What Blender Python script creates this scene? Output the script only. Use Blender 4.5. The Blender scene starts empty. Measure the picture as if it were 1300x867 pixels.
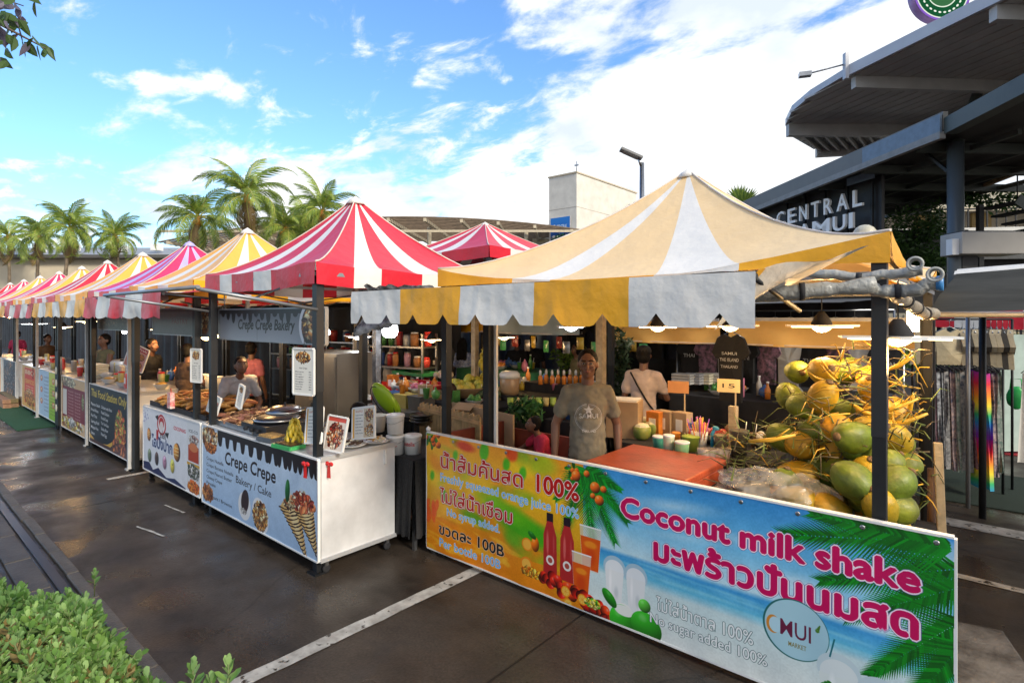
import bpy, bmesh, math, random
import numpy as np
from mathutils import Vector, Matrix, Euler, noise as mnoise
R = random.Random(7)
SC = bpy.context.scene
COL = SC.collection
rad = math.radians
# ---------------------------------------------------------------- camera
EYE = Vector((0, 0, 2.0))
YAW = math.atan2(0.651, 0.759)
cam_d = bpy.data.cameras.new("camera"); cam = bpy.data.objects.new("camera", cam_d); COL.objects.link(cam)
cam.location = EYE; cam.rotation_euler = (rad(90), 0, YAW)
cam_d.sensor_width = 36; cam_d.lens = 36 * 712 / 1300; cam_d.shift_y = -30.5 / 1300
cam_d.clip_start = 0.05; cam_d.clip_end = 3000
SC.camera = cam
# ---------------------------------------------------------------- light
SUN_AZ = math.atan2(-0.16, 1.0)            # direction towards the sun, low on the right
SUN_EL = rad(30)
sun_dir = Vector((math.cos(SUN_AZ) * math.cos(SUN_EL), math.sin(SUN_AZ) * math.cos(SUN_EL), math.sin(SUN_EL)))
sl = bpy.data.lights.new("sun", 'SUN'); sl.energy = 2.0; sl.angle = rad(12); sl.color = (1, .91, .76)
so = bpy.data.objects.new("sun", sl); COL.objects.link(so)
so.rotation_euler = sun_dir.to_track_quat('Z', 'Y').to_euler()
SC.view_settings.view_transform = 'Standard'; SC.view_settings.look = 'None'
SC.view_settings.gamma = 1; SC.view_settings.exposure = 1.0
W = bpy.data.worlds.new("World"); SC.world = W; W.use_nodes = True
FWX, FWY = -math.sin(YAW), math.cos(YAW)
def world():
    nt = W.node_tree; N = nt.nodes; L = nt.links; N.clear()
    def n(t, **k):
        x = N.new(t)
        for a, b in k.items(): setattr(x, a, b)
        return x
    def val(sock, v):
        if isinstance(v, (int, float)): sock.default_value = v
        else: L.new(v, sock)
    def m(op, a, b=0.0, c=None, clamp=False):
        x = n('ShaderNodeMath', operation=op, use_clamp=clamp)
        val(x.inputs[0], a); val(x.inputs[1], b)
        if c is not None: val(x.inputs[2], c)
        return x.outputs[0]
    out = n('ShaderNodeOutputWorld'); bg = n('ShaderNodeBackground'); L.new(bg.outputs[0], out.inputs[0])
    sky = n('ShaderNodeTexSky', sky_type='NISHITA'); sky.sun_disc = False
    sky.sun_elevation = SUN_EL; sky.sun_rotation = math.pi / 2 - SUN_AZ
    sky.air_density = 1.3; sky.dust_density = .35; sky.ozone_density = 3.0
    tc = n('ShaderNodeTexCoord'); sx = n('ShaderNodeSeparateXYZ'); L.new(tc.outputs['Generated'], sx.inputs[0])
    z = m('MAXIMUM', sx.outputs[2], 0.0); dz = m('ADD', z, .16)
    cx = n('ShaderNodeCombineXYZ'); L.new(m('DIVIDE', sx.outputs[0], dz), cx.inputs[0]); L.new(m('DIVIDE', sx.outputs[1], dz), cx.inputs[1])
    def noi(scale, det, rough, dist=0, loc=(0, 0, 0), sc=(1, 1, 1)):
        mp = n('ShaderNodeMapping'); L.new(cx.outputs[0], mp.inputs[0]); mp.inputs['Location'].default_value = loc
        mp.inputs['Scale'].default_value = sc; mp.inputs['Rotation'].default_value = (0, 0, rad(35))
        x = n('ShaderNodeTexNoise'); L.new(mp.outputs[0], x.inputs['Vector']); x.inputs['Scale'].default_value = scale
        x.inputs['Detail'].default_value = det; x.inputs['Roughness'].default_value = rough; x.inputs['Distortion'].default_value = dist
        return x.outputs[0]
    big = noi(.9, 3, .5, .3, (3.1, 1.4, 0)); fine = noi(2.6, 9, .6, .25, (0.7, 5.2, 0), (1, 1.7, 1)); tiny = noi(9, 5, .6, 0, (2, 1, 0))
    # more cloud towards the right and towards the horizon
    fw = Vector((-math.sin(YAW), math.cos(YAW), 0)); rt = Vector((math.cos(YAW), math.sin(YAW), 0))
    side = m('ADD', m('MULTIPLY', sx.outputs[0], rt.x), m('MULTIPLY', sx.outputs[1], rt.y))
    sidep = m('MULTIPLY', m('ADD', side, .06), .46)
    hor = m('MULTIPLY', m('SUBTRACT', .36, z), 1.35)
    cov = m('ADD', m('MAXIMUM', sidep, -.3), m('MINIMUM', m('MAXIMUM', hor, -.12), .2))
    back = m('SUBTRACT', 0, m('ADD', m('MULTIPLY', sx.outputs[0], FWX), m('MULTIPLY', sx.outputs[1], FWY)))
    cov = m('ADD', cov, m('MULTIPLY', m('MAXIMUM', m('ADD', back, .15), 0), .34))  # extra unseen cloud behind the camera, added to brighten the shaded fronts
    d = m('ADD', m('MULTIPLY', big, .95), m('MULTIPLY', fine, 1.0))
    d = m('ADD', d, m('MULTIPLY', tiny, .2)); d = m('ADD', d, cov)
    mr = n('ShaderNodeMapRange', interpolation_type='SMOOTHERSTEP'); L.new(d, mr.inputs[0])
    mr.inputs[1].default_value = .96; mr.inputs[2].default_value = 1.2
    pf = noi(3.4, 8, .62, .35, (4.4, 9.1, 0), (1, 1.6, 1)); pg = noi(1.1, 2, .5, 0, (6.3, 2.2, 0))
    pd = m('ADD', m('ADD', pf, m('MULTIPLY', pg, .5)), m('MULTIPLY', cov, .30))
    m2 = n('ShaderNodeMapRange', interpolation_type='SMOOTHERSTEP'); L.new(pd, m2.inputs[0]); m2.inputs[1].default_value = .745; m2.inputs[2].default_value = .95
    mask = m('MAXIMUM', mr.outputs[0], m('MULTIPLY', m2.outputs[0], .92))
    # cloud colour: white with faint blue-grey hollows
    g = n('ShaderNodeMapRange'); L.new(noi(1.7, 6, .55, 0, (8, 3, 0)), g.inputs[0]); g.inputs[1].default_value = .46; g.inputs[2].default_value = .66
    cm = n('ShaderNodeMix', data_type='RGBA'); L.new(g.outputs[0], cm.inputs[0])
    cm.inputs[6].default_value = (.64, .65, .66, 1); cm.inputs[7].default_value = (.42, .47, .54, 1)
    sk = n('ShaderNodeMix', data_type='RGBA', blend_type='MULTIPLY'); sk.inputs[0].default_value = 1
    L.new(sky.outputs[0], sk.inputs[6]); sk.inputs[7].default_value = (.078, .104, .134, 1)
    mx = n('ShaderNodeMix', data_type='RGBA'); L.new(mask, mx.inputs[0]); L.new(sk.outputs[2], mx.inputs[6]); L.new(cm.outputs[2], mx.inputs[7])
    L.new(mx.outputs[2], bg.inputs[0]); bg.inputs[1].default_value = 1.0
world()
# ---------------------------------------------------------------- places: photograph pixel -> point on a plane of the place
def ray(px, py):
    a = (px - 650) / 712
    return Vector((.759 * a - .651, .651 * a + .759, (403 - py) / 712))
def at(px, py, D=None, Y=None, Z=None, X=None):
    r = ray(px, py)
    if D is None:
        D = Y / r.y if Y is not None else (X / r.x if X is not None else (Z - 2.0) / r.z)
    return EYE + r * D
# ---------------------------------------------------------------- materials
MC = {}
def mat(name, col, rough=.6, var=.12, vscale=6, bump=0, bscale=40, metal=0, spec=.5, emit=None, es=0, trans=0, alpha=1, sss=0, col2=None, detail=4, coat=0):
    if name in MC: return MC[name]
    M = bpy.data.materials.new(name); MC[name] = M; M.use_nodes = True
    nt = M.node_tree; N = nt.nodes; L = nt.links; b = N['Principled BSDF']
    b.inputs['Roughness'].default_value = rough; b.inputs['Metallic'].default_value = metal
    b.inputs['Specular IOR Level'].default_value = spec
    if coat: b.inputs['Coat Weight'].default_value = coat; b.inputs['Coat Roughness'].default_value = .15
    if trans: b.inputs['Transmission Weight'].default_value = trans
    if alpha < 1: b.inputs['Alpha'].default_value = alpha
    if emit: b.inputs['Emission Color'].default_value = (*emit, 1); b.inputs['Emission Strength'].default_value = es
    c = (*col, 1); c2 = (*(col2 or [max(0, x * (1 - var * 2)) for x in col]), 1)
    tc = N.new('ShaderNodeTexCoord')
    if var or col2:
        nz = N.new('ShaderNodeTexNoise'); nz.inputs['Scale'].default_value = vscale; nz.inputs['Detail'].default_value = detail; nz.inputs['Roughness'].default_value = .6
        L.new(tc.outputs['Object'], nz.inputs['Vector'])
        rp = N.new('ShaderNodeMapRange'); L.new(nz.outputs[0], rp.inputs[0]); rp.inputs[1].default_value = .35; rp.inputs[2].default_value = .68
        mx = N.new('ShaderNodeMix'); mx.data_type = 'RGBA'; L.new(rp.outputs[0], mx.inputs[0]); mx.inputs[6].default_value = c; mx.inputs[7].default_value = c2
        L.new(mx.outputs[2], b.inputs['Base Color'])
    else: b.inputs['Base Color'].default_value = c
    if bump:
        nb = N.new('ShaderNodeTexNoise'); nb.inputs['Scale'].default_value = bscale; nb.inputs['Detail'].default_value = 5
        L.new(tc.outputs['Object'], nb.inputs['Vector'])
        bp = N.new('ShaderNodeBump'); bp.inputs['Strength'].default_value = bump; bp.inputs['Distance'].default_value = .02
        L.new(nb.outputs[0], bp.inputs['Height']); L.new(bp.outputs[0], b.inputs['Normal'])
    return M
def randomise(M, amt=.25, hue=0.03):
    """each object (or loose leaf) gets its own shade"""
    nt = M.node_tree; b = nt.nodes['Principled BSDF']; inp = b.inputs['Base Color']
    hs = nt.nodes.new('ShaderNodeHueSaturation'); oi = nt.nodes.new('ShaderNodeObjectInfo')
    m1 = nt.nodes.new('ShaderNodeMapRange'); nt.links.new(oi.outputs['Random'], m1.inputs[0]); m1.inputs[3].default_value = 1 - amt; m1.inputs[4].default_value = 1 + amt
    m2 = nt.nodes.new('ShaderNodeMapRange'); nt.links.new(oi.outputs['Random'], m2.inputs[0]); m2.inputs[3].default_value = .5 + hue; m2.inputs[4].default_value = .5 - hue
    if inp.links: nt.links.new(inp.links[0].from_socket, hs.inputs['Color'])
    else: hs.inputs['Color'].default_value = inp.default_value
    nt.links.new(m1.outputs[0], hs.inputs['Value']); nt.links.new(m2.outputs[0], hs.inputs['Hue'])
    nt.links.new(hs.outputs[0], inp); return M
def leafmat(name, col, col2, rough=.45, scale=3, trl=.35):
    M = mat(name, col, rough, vscale=scale, col2=col2)
    nt = M.node_tree; b = nt.nodes['Principled BSDF']; o = nt.nodes['Material Output']
    t = nt.nodes.new('ShaderNodeBsdfTranslucent'); mx = nt.nodes.new('ShaderNodeMixShader'); mx.inputs[0].default_value = trl
    nt.links.new(b.inputs['Base Color'].links[0].from_socket, t.inputs[0])
    nt.links.new(b.outputs[0], mx.inputs[1]); nt.links.new(t.outputs[0], mx.inputs[2]); nt.links.new(mx.outputs[0], o.inputs[0])
    return M
# ---------------------------------------------------------------- mesh builder
class MB:
    def __init__(s): s.v = []; s.f = []; s.mi = []; s.uv = {}; s.m = 0; s.sm = []; s.smooth = False
    def vert(s, p): s.v.append(tuple(p)); return len(s.v) - 1
    def face(s, *i):
        s.f.append(tuple(i)); s.mi.append(s.m); s.sm.append(s.smooth)
    def box(s, c, d, rot=None, taper=1.0):
        M = rot.to_matrix() if isinstance(rot, Euler) else (Matrix.Rotation(rot, 3, 'Z') if rot else Matrix.Identity(3))
        c = Vector(c); k = len(s.v)
        for z in (-.5, .5):
            t = taper if z > 0 else 1
            for x, y in ((-.5, -.5), (.5, -.5), (.5, .5), (-.5, .5)):
                s.vert(c + M @ Vector((x * d[0] * t, y * d[1] * t, z * d[2])))
        for f in ((3, 2, 1, 0), (4, 5, 6, 7), (0, 1, 5, 4), (1, 2, 6, 5), (2, 3, 7, 6), (3, 0, 4, 7)): s.face(*[k + i for i in f])
        return s
    def tube(s, pts, r, n=8, caps=True, smooth=True):
        pts = [Vector(p) for p in pts]; rs = r if isinstance(r, (list, tuple)) else [r] * len(pts)
        k = len(s.v); sm = s.smooth; s.smooth = smooth; up = None
        for i, p in enumerate(pts):
            t = (pts[min(i + 1, len(pts) - 1)] - pts[max(i - 1, 0)])
            if t.length < 1e-9: t = Vector((0, 0, 1))
            t.normalize()
            if up is None: up = Vector((0, 0, 1)) if abs(t.z) < .9 else Vector((1, 0, 0))
            a = t.cross(up).normalized(); up = a.cross(t).normalized()
            for j in range(n):
                an = 2 * math.pi * j / n; s.vert(p + (a * math.cos(an) + up * math.sin(an)) * rs[i])
        for i in range(len(pts) - 1):
            for j in range(n):
                a = k + i * n + j; b = k + i * n + (j + 1) % n
                s.face(a, b, b + n, a + n)
        s.smooth = False
        if caps:
            s.face(*[k + j for j in range(n)][::-1]); s.face(*[k + (len(pts) - 1) * n + j for j in range(n)])
        s.smooth = sm; return s
    def bar(s, p0, p1, w, h=None):
        p0 = Vector(p0); p1 = Vector(p1); h = h or w; t = (p1 - p0).normalized()
        up = Vector((0, 0, 1)) if abs(t.z) < .95 else Vector((0, 1, 0))
        a = t.cross(up).normalized(); b = a.cross(t); k = len(s.v)
        for p in (p0, p1):
            for x, y in ((-.5, -.5), (.5, -.5), (.5, .5), (-.5, .5)): s.vert(p + a * x * w + b * y * h)
        for f in ((0, 1, 2, 3), (7, 6, 5, 4), (0, 4, 5, 1), (1, 5, 6, 2), (2, 6, 7, 3), (3, 7, 4, 0)): s.face(*[k + i for i in f])
        return s
    def lathe(s, c, prof, n=16, axis=None, smooth=True, sx=1, sy=1):
        c = Vector(c); k = len(s.v); q = axis.to_matrix() if axis else Matrix.Identity(3); sm = s.smooth; s.smooth = smooth
        for r, z in prof:
            for j in range(n):
                a = 2 * math.pi * j / n; s.vert(c + q @ Vector((r * math.cos(a) * sx, r * math.sin(a) * sy, z)))
        for i in range(len(prof) - 1):
            for j in range(n):
                a = k + i * n + j; b = k + i * n + (j + 1) % n; s.face(a, b, b + n, a + n)
        s.smooth = False
        if prof[0][0] > 1e-4: s.face(*[k + j for j in range(n)][::-1])
        if prof[-1][0] > 1e-4: s.face(*[k + (len(prof) - 1) * n + j for j in range(n)])
        s.smooth = sm; return s
    def ell(s, c, r, n=12, m=8, rot=None, fn=None):
        c = Vector(c); r = (r, r, r) if isinstance(r, (int, float)) else r; q = rot.to_matrix() if rot else Matrix.Identity(3)
        k = len(s.v); sm = s.smooth; s.smooth = True
        for i in range(m + 1):
            ph = math.pi * i / m
            for j in range(n):
                th = 2 * math.pi * j / n; d = Vector((math.sin(ph) * math.cos(th), math.sin(ph) * math.sin(th), -math.cos(ph)))
                w = fn(d) if fn else 1
                s.vert(c + q @ Vector((d.x * r[0] * w, d.y * r[1] * w, d.z * r[2] * w)))
        for i in range(m):
            for j in range(n):
                a = k + i * n + j; b = k + i * n + (j + 1) % n; s.face(a, b, b + n, a + n)
        s.smooth = sm; return s
    def cap(s, p0, p1, r0, r1, n=10):
        s.tube([p0, p1], [r0, r1], n); s.ell(p0, r0, n, 6); s.ell(p1, r1, n, 6); return s
    def sheet(s, fn, nu, nv, thick=0, smooth=True, two=None, mi=None):
        """fn(u,v)->point, u,v in 0..1; optional thickness along fn normal given by vector two"""
        k = len(s.v); sm = s.smooth; s.smooth = smooth; m0 = s.m
        for j in range(nv + 1):
            for i in range(nu + 1): s.vert(fn(i / nu, j / nv))
        for j in range(nv):
            for i in range(nu):
                a = k + j * (nu + 1) + i
                if mi: s.m = mi((i + .5) / nu, (j + .5) / nv)
                s.face(a, a + 1, a + nu + 2, a + nu + 1)
                s.uv[len(s.f) - 1] = [(i / nu, j / nv), ((i + 1) / nu, j / nv), ((i + 1) / nu, (j + 1) / nv), (i / nu, (j + 1) / nv)]
        s.smooth = sm; s.m = m0; return s
    def build(s, name, mats, parent=None, loc=None, rot=None, mods=None):
        me = bpy.data.meshes.new(name); me.from_pydata(s.v, [], s.f)
        for M in (mats if isinstance(mats, (list, tuple)) else [mats]): me.materials.append(M)
        me.polygons.foreach_set('material_index', s.mi); me.polygons.foreach_set('use_smooth', s.sm)
        if s.uv:
            ul = me.uv_layers.new(name='UVMap')
            for fi, us in s.uv.items():
                p = me.polygons[fi]
                for li, q in zip(p.loop_indices, us): ul.data[li].uv = q
        me.update(); o = bpy.data.objects.new(name, me); COL.objects.link(o)
        if parent: o.parent = parent
        if loc is not None: o.location = loc
        if rot is not None: o.rotation_euler = rot
        return o
def inst(name, me, loc, rot=(0, 0, 0), sc=1, parent=None):
    o = bpy.data.objects.new(name, me); COL.objects.link(o); o.location = loc; o.rotation_euler = rot
    o.scale = (sc, sc, sc) if isinstance(sc, (int, float)) else sc
    if parent: o.parent = parent
    return o
def tag(o, label, cat, group=None, kind=None):
    o['label'] = label; o['category'] = cat
    if group: o['group'] = group
    if kind: o['kind'] = kind
    return o
def thing(name, label, cat, loc=(0, 0, 0), rz=0, group=None):
    o = bpy.data.objects.new(name, None); o.empty_display_size = .1; COL.objects.link(o); o.location = loc; o.rotation_euler = (0, 0, rz)
    return tag(o, label, cat, group)
def struct(o): o['kind'] = 'structure'; return o
def stuff(o): o['kind'] = 'stuff'; return o
def copy_tree(o, parent=None):
    c = o.copy(); COL.objects.link(c); c.parent = parent
    for ch in list(o.children): copy_tree(ch, c)
    return c
def dup(o, loc, rz=None, label=None, sc=None):
    c = copy_tree(o); c.location = loc
    if rz is not None: c.rotation_euler = (0, 0, rz)
    if label: c['label'] = label
    if sc: c.scale = (sc, sc, sc)
    return c
def bevel(o, w=.006, seg=2):
    m = o.modifiers.new('b', 'BEVEL'); m.width = w; m.segments = seg; m.limit_method = 'ANGLE'; return o
def rr(a, b): return R.uniform(a, b)
# ---------------------------------------------------------------- common materials
WHITE = mat('white_paint', (.75, .75, .74), .4, .06, 3)
PLAS = mat('white_plastic', (.78, .78, .77), .3, .03)
BLACKM = mat('black_powder_coat', (.010, .011, .013), .5, .2, 10, spec=.4)
STEEL = mat('grey_steel', (.35, .36, .38), .3, .1, 10, metal=.9)
CHROME = mat('chrome', (.4, .4, .4), .28, .05, metal=1)
WOOD = mat('wood', (.33, .2, .1), .6, .25, 12, bump=.2)
PALEWOOD = mat('pale_wood', (.55, .42, .25), .6, .2, 12, bump=.2)
CARD = mat('cardboard', (.42, .29, .17), .8, .12, 5)
DARK = mat('dark_cloth', (.02, .02, .024), .85, .2, 8)
RED = mat('red_plastic', (.6, .03, .03), .35, .1)
GREENP = mat('green_plastic', (.05, .4, .12), .35, .1)
# ---------------------------------------------------------------- flat print (banner artwork), drawn by code into an image
_TC = {}
def text_tris(s, bold=0):
    k = (s, bold)
    if k in _TC: return _TC[k]
    c = bpy.data.curves.new('t', 'FONT'); c.body = s; c.size = 1; c.resolution_u = 3; c.offset = bold
    o = bpy.data.objects.new('t', c); COL.objects.link(o); bpy.context.view_layer.update()
    me = o.to_mesh(); me.calc_loop_triangles()
    v = np.array([(q.co.x, q.co.y) for q in me.vertices]) if len(me.vertices) else np.zeros((0, 2))
    t = np.array([tuple(q.vertices) for q in me.loop_triangles], dtype=int)
    o.to_mesh_clear(); bpy.data.objects.remove(o); bpy.data.curves.remove(c)
    _TC[k] = (v, t); return v, t
class Canvas:
    def __init__(s, w, h, c=(1, 1, 1)):
        s.w, s.h = w, h; s.a = np.zeros((h, w, 3)) + np.array(c); s.rng = np.random.default_rng(5)
        s.yy, s.xx = np.mgrid[0:h, 0:w]; s.yy = s.yy + .5; s.xx = s.xx + .5
    def P(s, x, y): return x * s.w, y * s.h
    def blend(s, m, c, y0=0, x0=0):
        sub = s.a[y0:y0 + m.shape[0], x0:x0 + m.shape[1]]; sub += (np.array(c) - sub) * m[..., None]
    def grad(s, stops, x0=0, x1=1, ax='y', a=1):
        t = (s.yy / s.h if ax == 'y' else s.xx / s.w); ks = [q[0] for q in stops]
        im = np.stack([np.interp(t, ks, [q[1][i] for q in stops]) for i in range(3)], -1)
        m = ((s.xx / s.w >= x0) & (s.xx / s.w < x1))[..., None] * a; s.a += (im - s.a) * m
    def noise(s, amt, sc=8, x0=0, x1=1, cols=None):
        gy, gx = max(2, s.h // sc), max(2, s.w // sc); g = s.rng.random((gy + 2, gx + 2))
        y = s.yy / s.h * gy; x = s.xx / s.w * gx; i = y.astype(int); j = x.astype(int); fy = y - i; fx = x - j
        fy = fy * fy * (3 - 2 * fy); fx = fx * fx * (3 - 2 * fx)
        q = g[i, j] * (1 - fy) * (1 - fx) + g[i + 1, j] * fy * (1 - fx) + g[i, j + 1] * (1 - fy) * fx + g[i + 1, j + 1] * fy * fx
        m = ((s.xx / s.w >= x0) & (s.xx / s.w < x1))
        if cols is not None: s.blend(m * np.clip((q - .45) * 3, 0, 1) * amt, cols)
        else: s.a += ((q - .5) * amt * m)[..., None]
    def _bb(s, x0, x1, y0, y1):
        return max(0, int(x0)), min(s.w, int(x1) + 2), max(0, int(y0)), min(s.h, int(y1) + 2)
    def ell(s, cx, cy, rx, ry=None, c=(1, 0, 0), rot=0, sh=0, soft=1.5, a=1):
        """cx,cy,rx as fractions; ry in the same unit as rx (fraction of width)"""
        ry = rx if ry is None else ry; cx *= s.w; cy *= s.h; rx *= s.w; ry *= s.w; q = max(rx, ry) + 3
        x0, x1, y0, y1 = s._bb(cx - q, cx + q, cy - q, cy + q)
        if x1 <= x0 or y1 <= y0: return
        X = s.xx[y0:y1, x0:x1] - cx; Y = s.yy[y0:y1, x0:x1] - cy; ca, sa = math.cos(rot), math.sin(rot)
        u = (X * ca + Y * sa) / rx; v = (-X * sa + Y * ca) / ry; d = np.sqrt(u * u + v * v)
        m = np.clip((1 - d) * min(rx, ry) / soft, 0, 1) * a; c = np.array(c)
        if sh:
            l = 1 + sh * (-.55 * u - .75 * v) - sh * .35 * d * d; col = np.clip(c * l[..., None], 0, 1)
            hl = np.clip(1 - ((u + .35) ** 2 + (v + .45) ** 2) * 9, 0, 1) * .5 * sh; col = col + (1 - col) * hl[..., None]
            sub = s.a[y0:y1, x0:x1]; sub += (col - sub) * m[..., None]
        else: s.blend(m, c, y0, x0)
    def poly(s, pts, c, a=1):
        p = [(x * s.w, y * s.h) for x, y in pts]; xs = [q[0] for q in p]; ys = [q[1] for q in p]
        x0, x1, y0, y1 = s._bb(min(xs) - 1, max(xs) + 1, min(ys) - 1, max(ys) + 1)
        if x1 <= x0 or y1 <= y0: return
        X = s.xx[y0:y1, x0:x1]; Y = s.yy[y0:y1, x0:x1]; ins = np.zeros(X.shape, bool)
        for (ax, ay), (bx, by) in zip(p, p[1:] + p[:1]):
            if ay == by: continue
            ins ^= ((ay > Y) != (by > Y)) & (X < (bx - ax) * (Y - ay) / (by - ay) + ax)
        s.blend(ins * float(a), c, y0, x0)
    def rect(s, x0, y0, x1, y1, c, a=1): s.poly([(x0, y0), (x1, y0), (x1, y1), (x0, y1)], c, a)
    def line(s, x0, y0, x1, y1, w, c):
        ax, ay, bx, by = x0 * s.w, y0 * s.h, x1 * s.w, y1 * s.h; l = math.hypot(bx - ax, by - ay) or 1; w = w * s.w / 2
        nx, ny = -(by - ay) / l * w, (bx - ax) / l * w
        s.poly([((ax + nx) / s.w, (ay + ny) / s.h), ((bx + nx) / s.w, (by + ny) / s.h), ((bx - nx) / s.w, (by - ny) / s.h), ((ax - nx) / s.w, (ay - ny) / s.h)], c)
    def text(s, t, x0, x1, y, hgt, c, out=None, ow=3, out2=None, bold=.01, c2=None, shear=0, dy=0, fat=0):
        """text stretched to run x0..x1 (fractions), baseline y (fraction), cap height hgt (fraction of canvas height)"""
        v, tr = text_tris(t, bold)
        if len(tr) == 0: return
        mn, mx = v[:, 0].min(), v[:, 0].max(); sx = (x1 - x0) * s.w / (mx - mn); sy = hgt * s.h / .7
        px = x0 * s.w + (v[:, 0] - mn) * sx + v[:, 1] * shear * sy; py = y * s.h - v[:, 1] * sy + dy * s.h * (v[:, 0] - mn) / (mx - mn)
        pad = ow * 2 + 4; X0, X1, Y0, Y1 = s._bb(px.min() - pad, px.max() + pad, py.min() - pad, py.max() + pad)
        if X1 <= X0 or Y1 <= Y0: return
        S = 2; M = np.zeros(((Y1 - Y0) * S, (X1 - X0) * S), bool); qx = (px - X0) * S; qy = (py - Y0) * S
        for a, b, d in tr:
            xa, xb, xd, ya, yb, yd = qx[a], qx[b], qx[d], qy[a], qy[b], qy[d]
            i0, i1 = int(max(0, min(ya, yb, yd) - 1)), int(min(M.shape[0], max(ya, yb, yd) + 2)); j0, j1 = int(max(0, min(xa, xb, xd) - 1)), int(min(M.shape[1], max(xa, xb, xd) + 2))
            if i1 <= i0 or j1 <= j0: continue
            gy = np.arange(i0, i1)[:, None] + .5; gx = np.arange(j0, j1)[None] + .5
            e1 = (xb - xa) * (gy - ya) - (yb - ya) * (gx - xa); e2 = (xd - xb) * (gy - yb) - (yd - yb) * (gx - xb); e3 = (xa - xd) * (gy - yd) - (ya - yd) * (gx - xd)
            M[i0:i1, j0:j1] |= ((e1 >= -.01) & (e2 >= -.01) & (e3 >= -.01)) | ((e1 <= .01) & (e2 <= .01) & (e3 <= .01))
        m = M.reshape(Y1 - Y0, S, X1 - X0, S).mean((1, 3))
        def dil(m, k):
            for _ in range(int(k)):
                q = m.copy(); q[1:] = np.maximum(q[1:], m[:-1]); q[:-1] = np.maximum(q[:-1], m[1:]); q[:, 1:] = np.maximum(q[:, 1:], m[:, :-1]); q[:, :-1] = np.maximum(q[:, :-1], m[:, 1:]); m = q
            return m
        if fat: m = dil(m, fat)
        if out is not None:
            d1 = dil(m, ow)
            if out2 is not None: s.blend(dil(d1, max(1, ow // 2)), out2, Y0, X0)
            s.blend(d1, out, Y0, X0)
        s.blend(m, c, Y0, X0)
        if c2 is not None:
            yy = (s.yy[Y0:Y1, X0:X1] - (y - hgt) * s.h) / (hgt * s.h); s.blend(m * np.clip(yy, 0, 1), c2, Y0, X0)
    def food(s, cx, cy, rx, ry, cols, n=60, size=.3, seed=1):
        r = random.Random(seed); m_ = [sum(q[i] for q in cols) / len(cols) * .6 for i in range(3)]; n = int(n * 1.6); size *= .8
        s.ell(cx, cy, rx * 1.02, ry * s.h / s.w * 1.02, m_, sh=.3, soft=6)
        for _ in range(n):
            a = r.uniform(0, 6.283); d = math.sqrt(r.random()); x = cx + rx * d * math.cos(a); y = cy + ry * d * math.sin(a)
            c = r.choice(cols); k = r.uniform(.7, 1.15); sz = rx * size * r.uniform(.5, 1.2)
            s.ell(x, y, sz, sz * r.uniform(.35, .9), [min(1, q * k) for q in c], r.uniform(0, 3.1), sh=.5)
    def frond(s, x, y, ang, ln, c, n=26, w=.006, spread=.42):
        asp = s.w / s.h
        for i in range(n):
            t = (i + 1) / n; bx = x + math.cos(ang) * ln * t; by = y + math.sin(ang) * ln * t * asp
            for sg in (-1, 1):
                a2 = ang + sg * (1.0 - .5 * t); l2 = ln * spread * (1 - t * .7); k = s.rng.uniform(.65, 1.2); cc = [min(1, q * k) for q in c]
                ex = bx + math.cos(a2) * l2; ey = by + math.sin(a2) * l2 * asp; nx = -math.sin(a2) * w / 2; ny = math.cos(a2) * w / 2 * asp
                s.poly([(bx - nx, by - ny), (bx + nx, by + ny), (ex, ey)], cc)
    def image(s, name):
        im = bpy.data.images.new(name, s.w, s.h); b = np.ones((s.h, s.w, 4), np.float32); b[..., :3] = np.clip(s.a, 0, 1)[::-1]
        im.pixels.foreach_set(b.ravel()); im.update(); im.pack(); return im
def printmat(name, canvas, rough=.35, gain=.85, spec=.5):
    M = bpy.data.materials.new(name); M.use_nodes = True; nt = M.node_tree; N = nt.nodes; L = nt.links; b = N['Principled BSDF']
    t = N.new('ShaderNodeTexImage'); t.image = canvas.image(name); t.extension = 'EXTEND'
    mx = N.new('ShaderNodeMix'); mx.data_type = 'RGBA'; mx.blend_type = 'MULTIPLY'; mx.inputs[0].default_value = 1
    L.new(t.outputs[0], mx.inputs[6]); mx.inputs[7].default_value = (gain, gain, gain, 1); L.new(mx.outputs[2], b.inputs['Base Color'])
    b.inputs['Roughness'].default_value = rough; b.inputs['Specular IOR Level'].default_value = spec
    return M
def panel(name, w, h, M, parent, edge=WHITE, th=.02, wob=.004, nu=24, nv=8, seed=0, loc=(0, 0, 0), rot=(0, 0, 0)):
    """printed sheet facing -Y, lower left corner at its origin, on a thin board"""
    mb = MB(); o3 = Vector((seed * 3.1, 0, seed))
    mb.sheet(lambda u, v: (u * w, -th / 2 - wob * (mnoise.noise(Vector((u * w * 2.2, v * h * 1.5, 0)) + o3) * .7 + mnoise.noise(Vector((u * w * 6, v * h * 3, 4)) + o3) * .3 + .7), v * h), nu, nv)
    mb.m = 1; mb.box((w / 2, 0.0, h / 2), (w - .004, th, h - .004)); mb.box((w / 2, 0, h + .004), (w, th + .016, .012)); mb.box((w / 2, 0, -.004), (w, th + .016, .012))
    mb.box((-.004, 0, h / 2), (.012, th + .012, h)); mb.box((w + .004, 0, h / 2), (.012, th + .012, h))
    return mb.build(name, [M, edge], parent, loc, rot)
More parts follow.
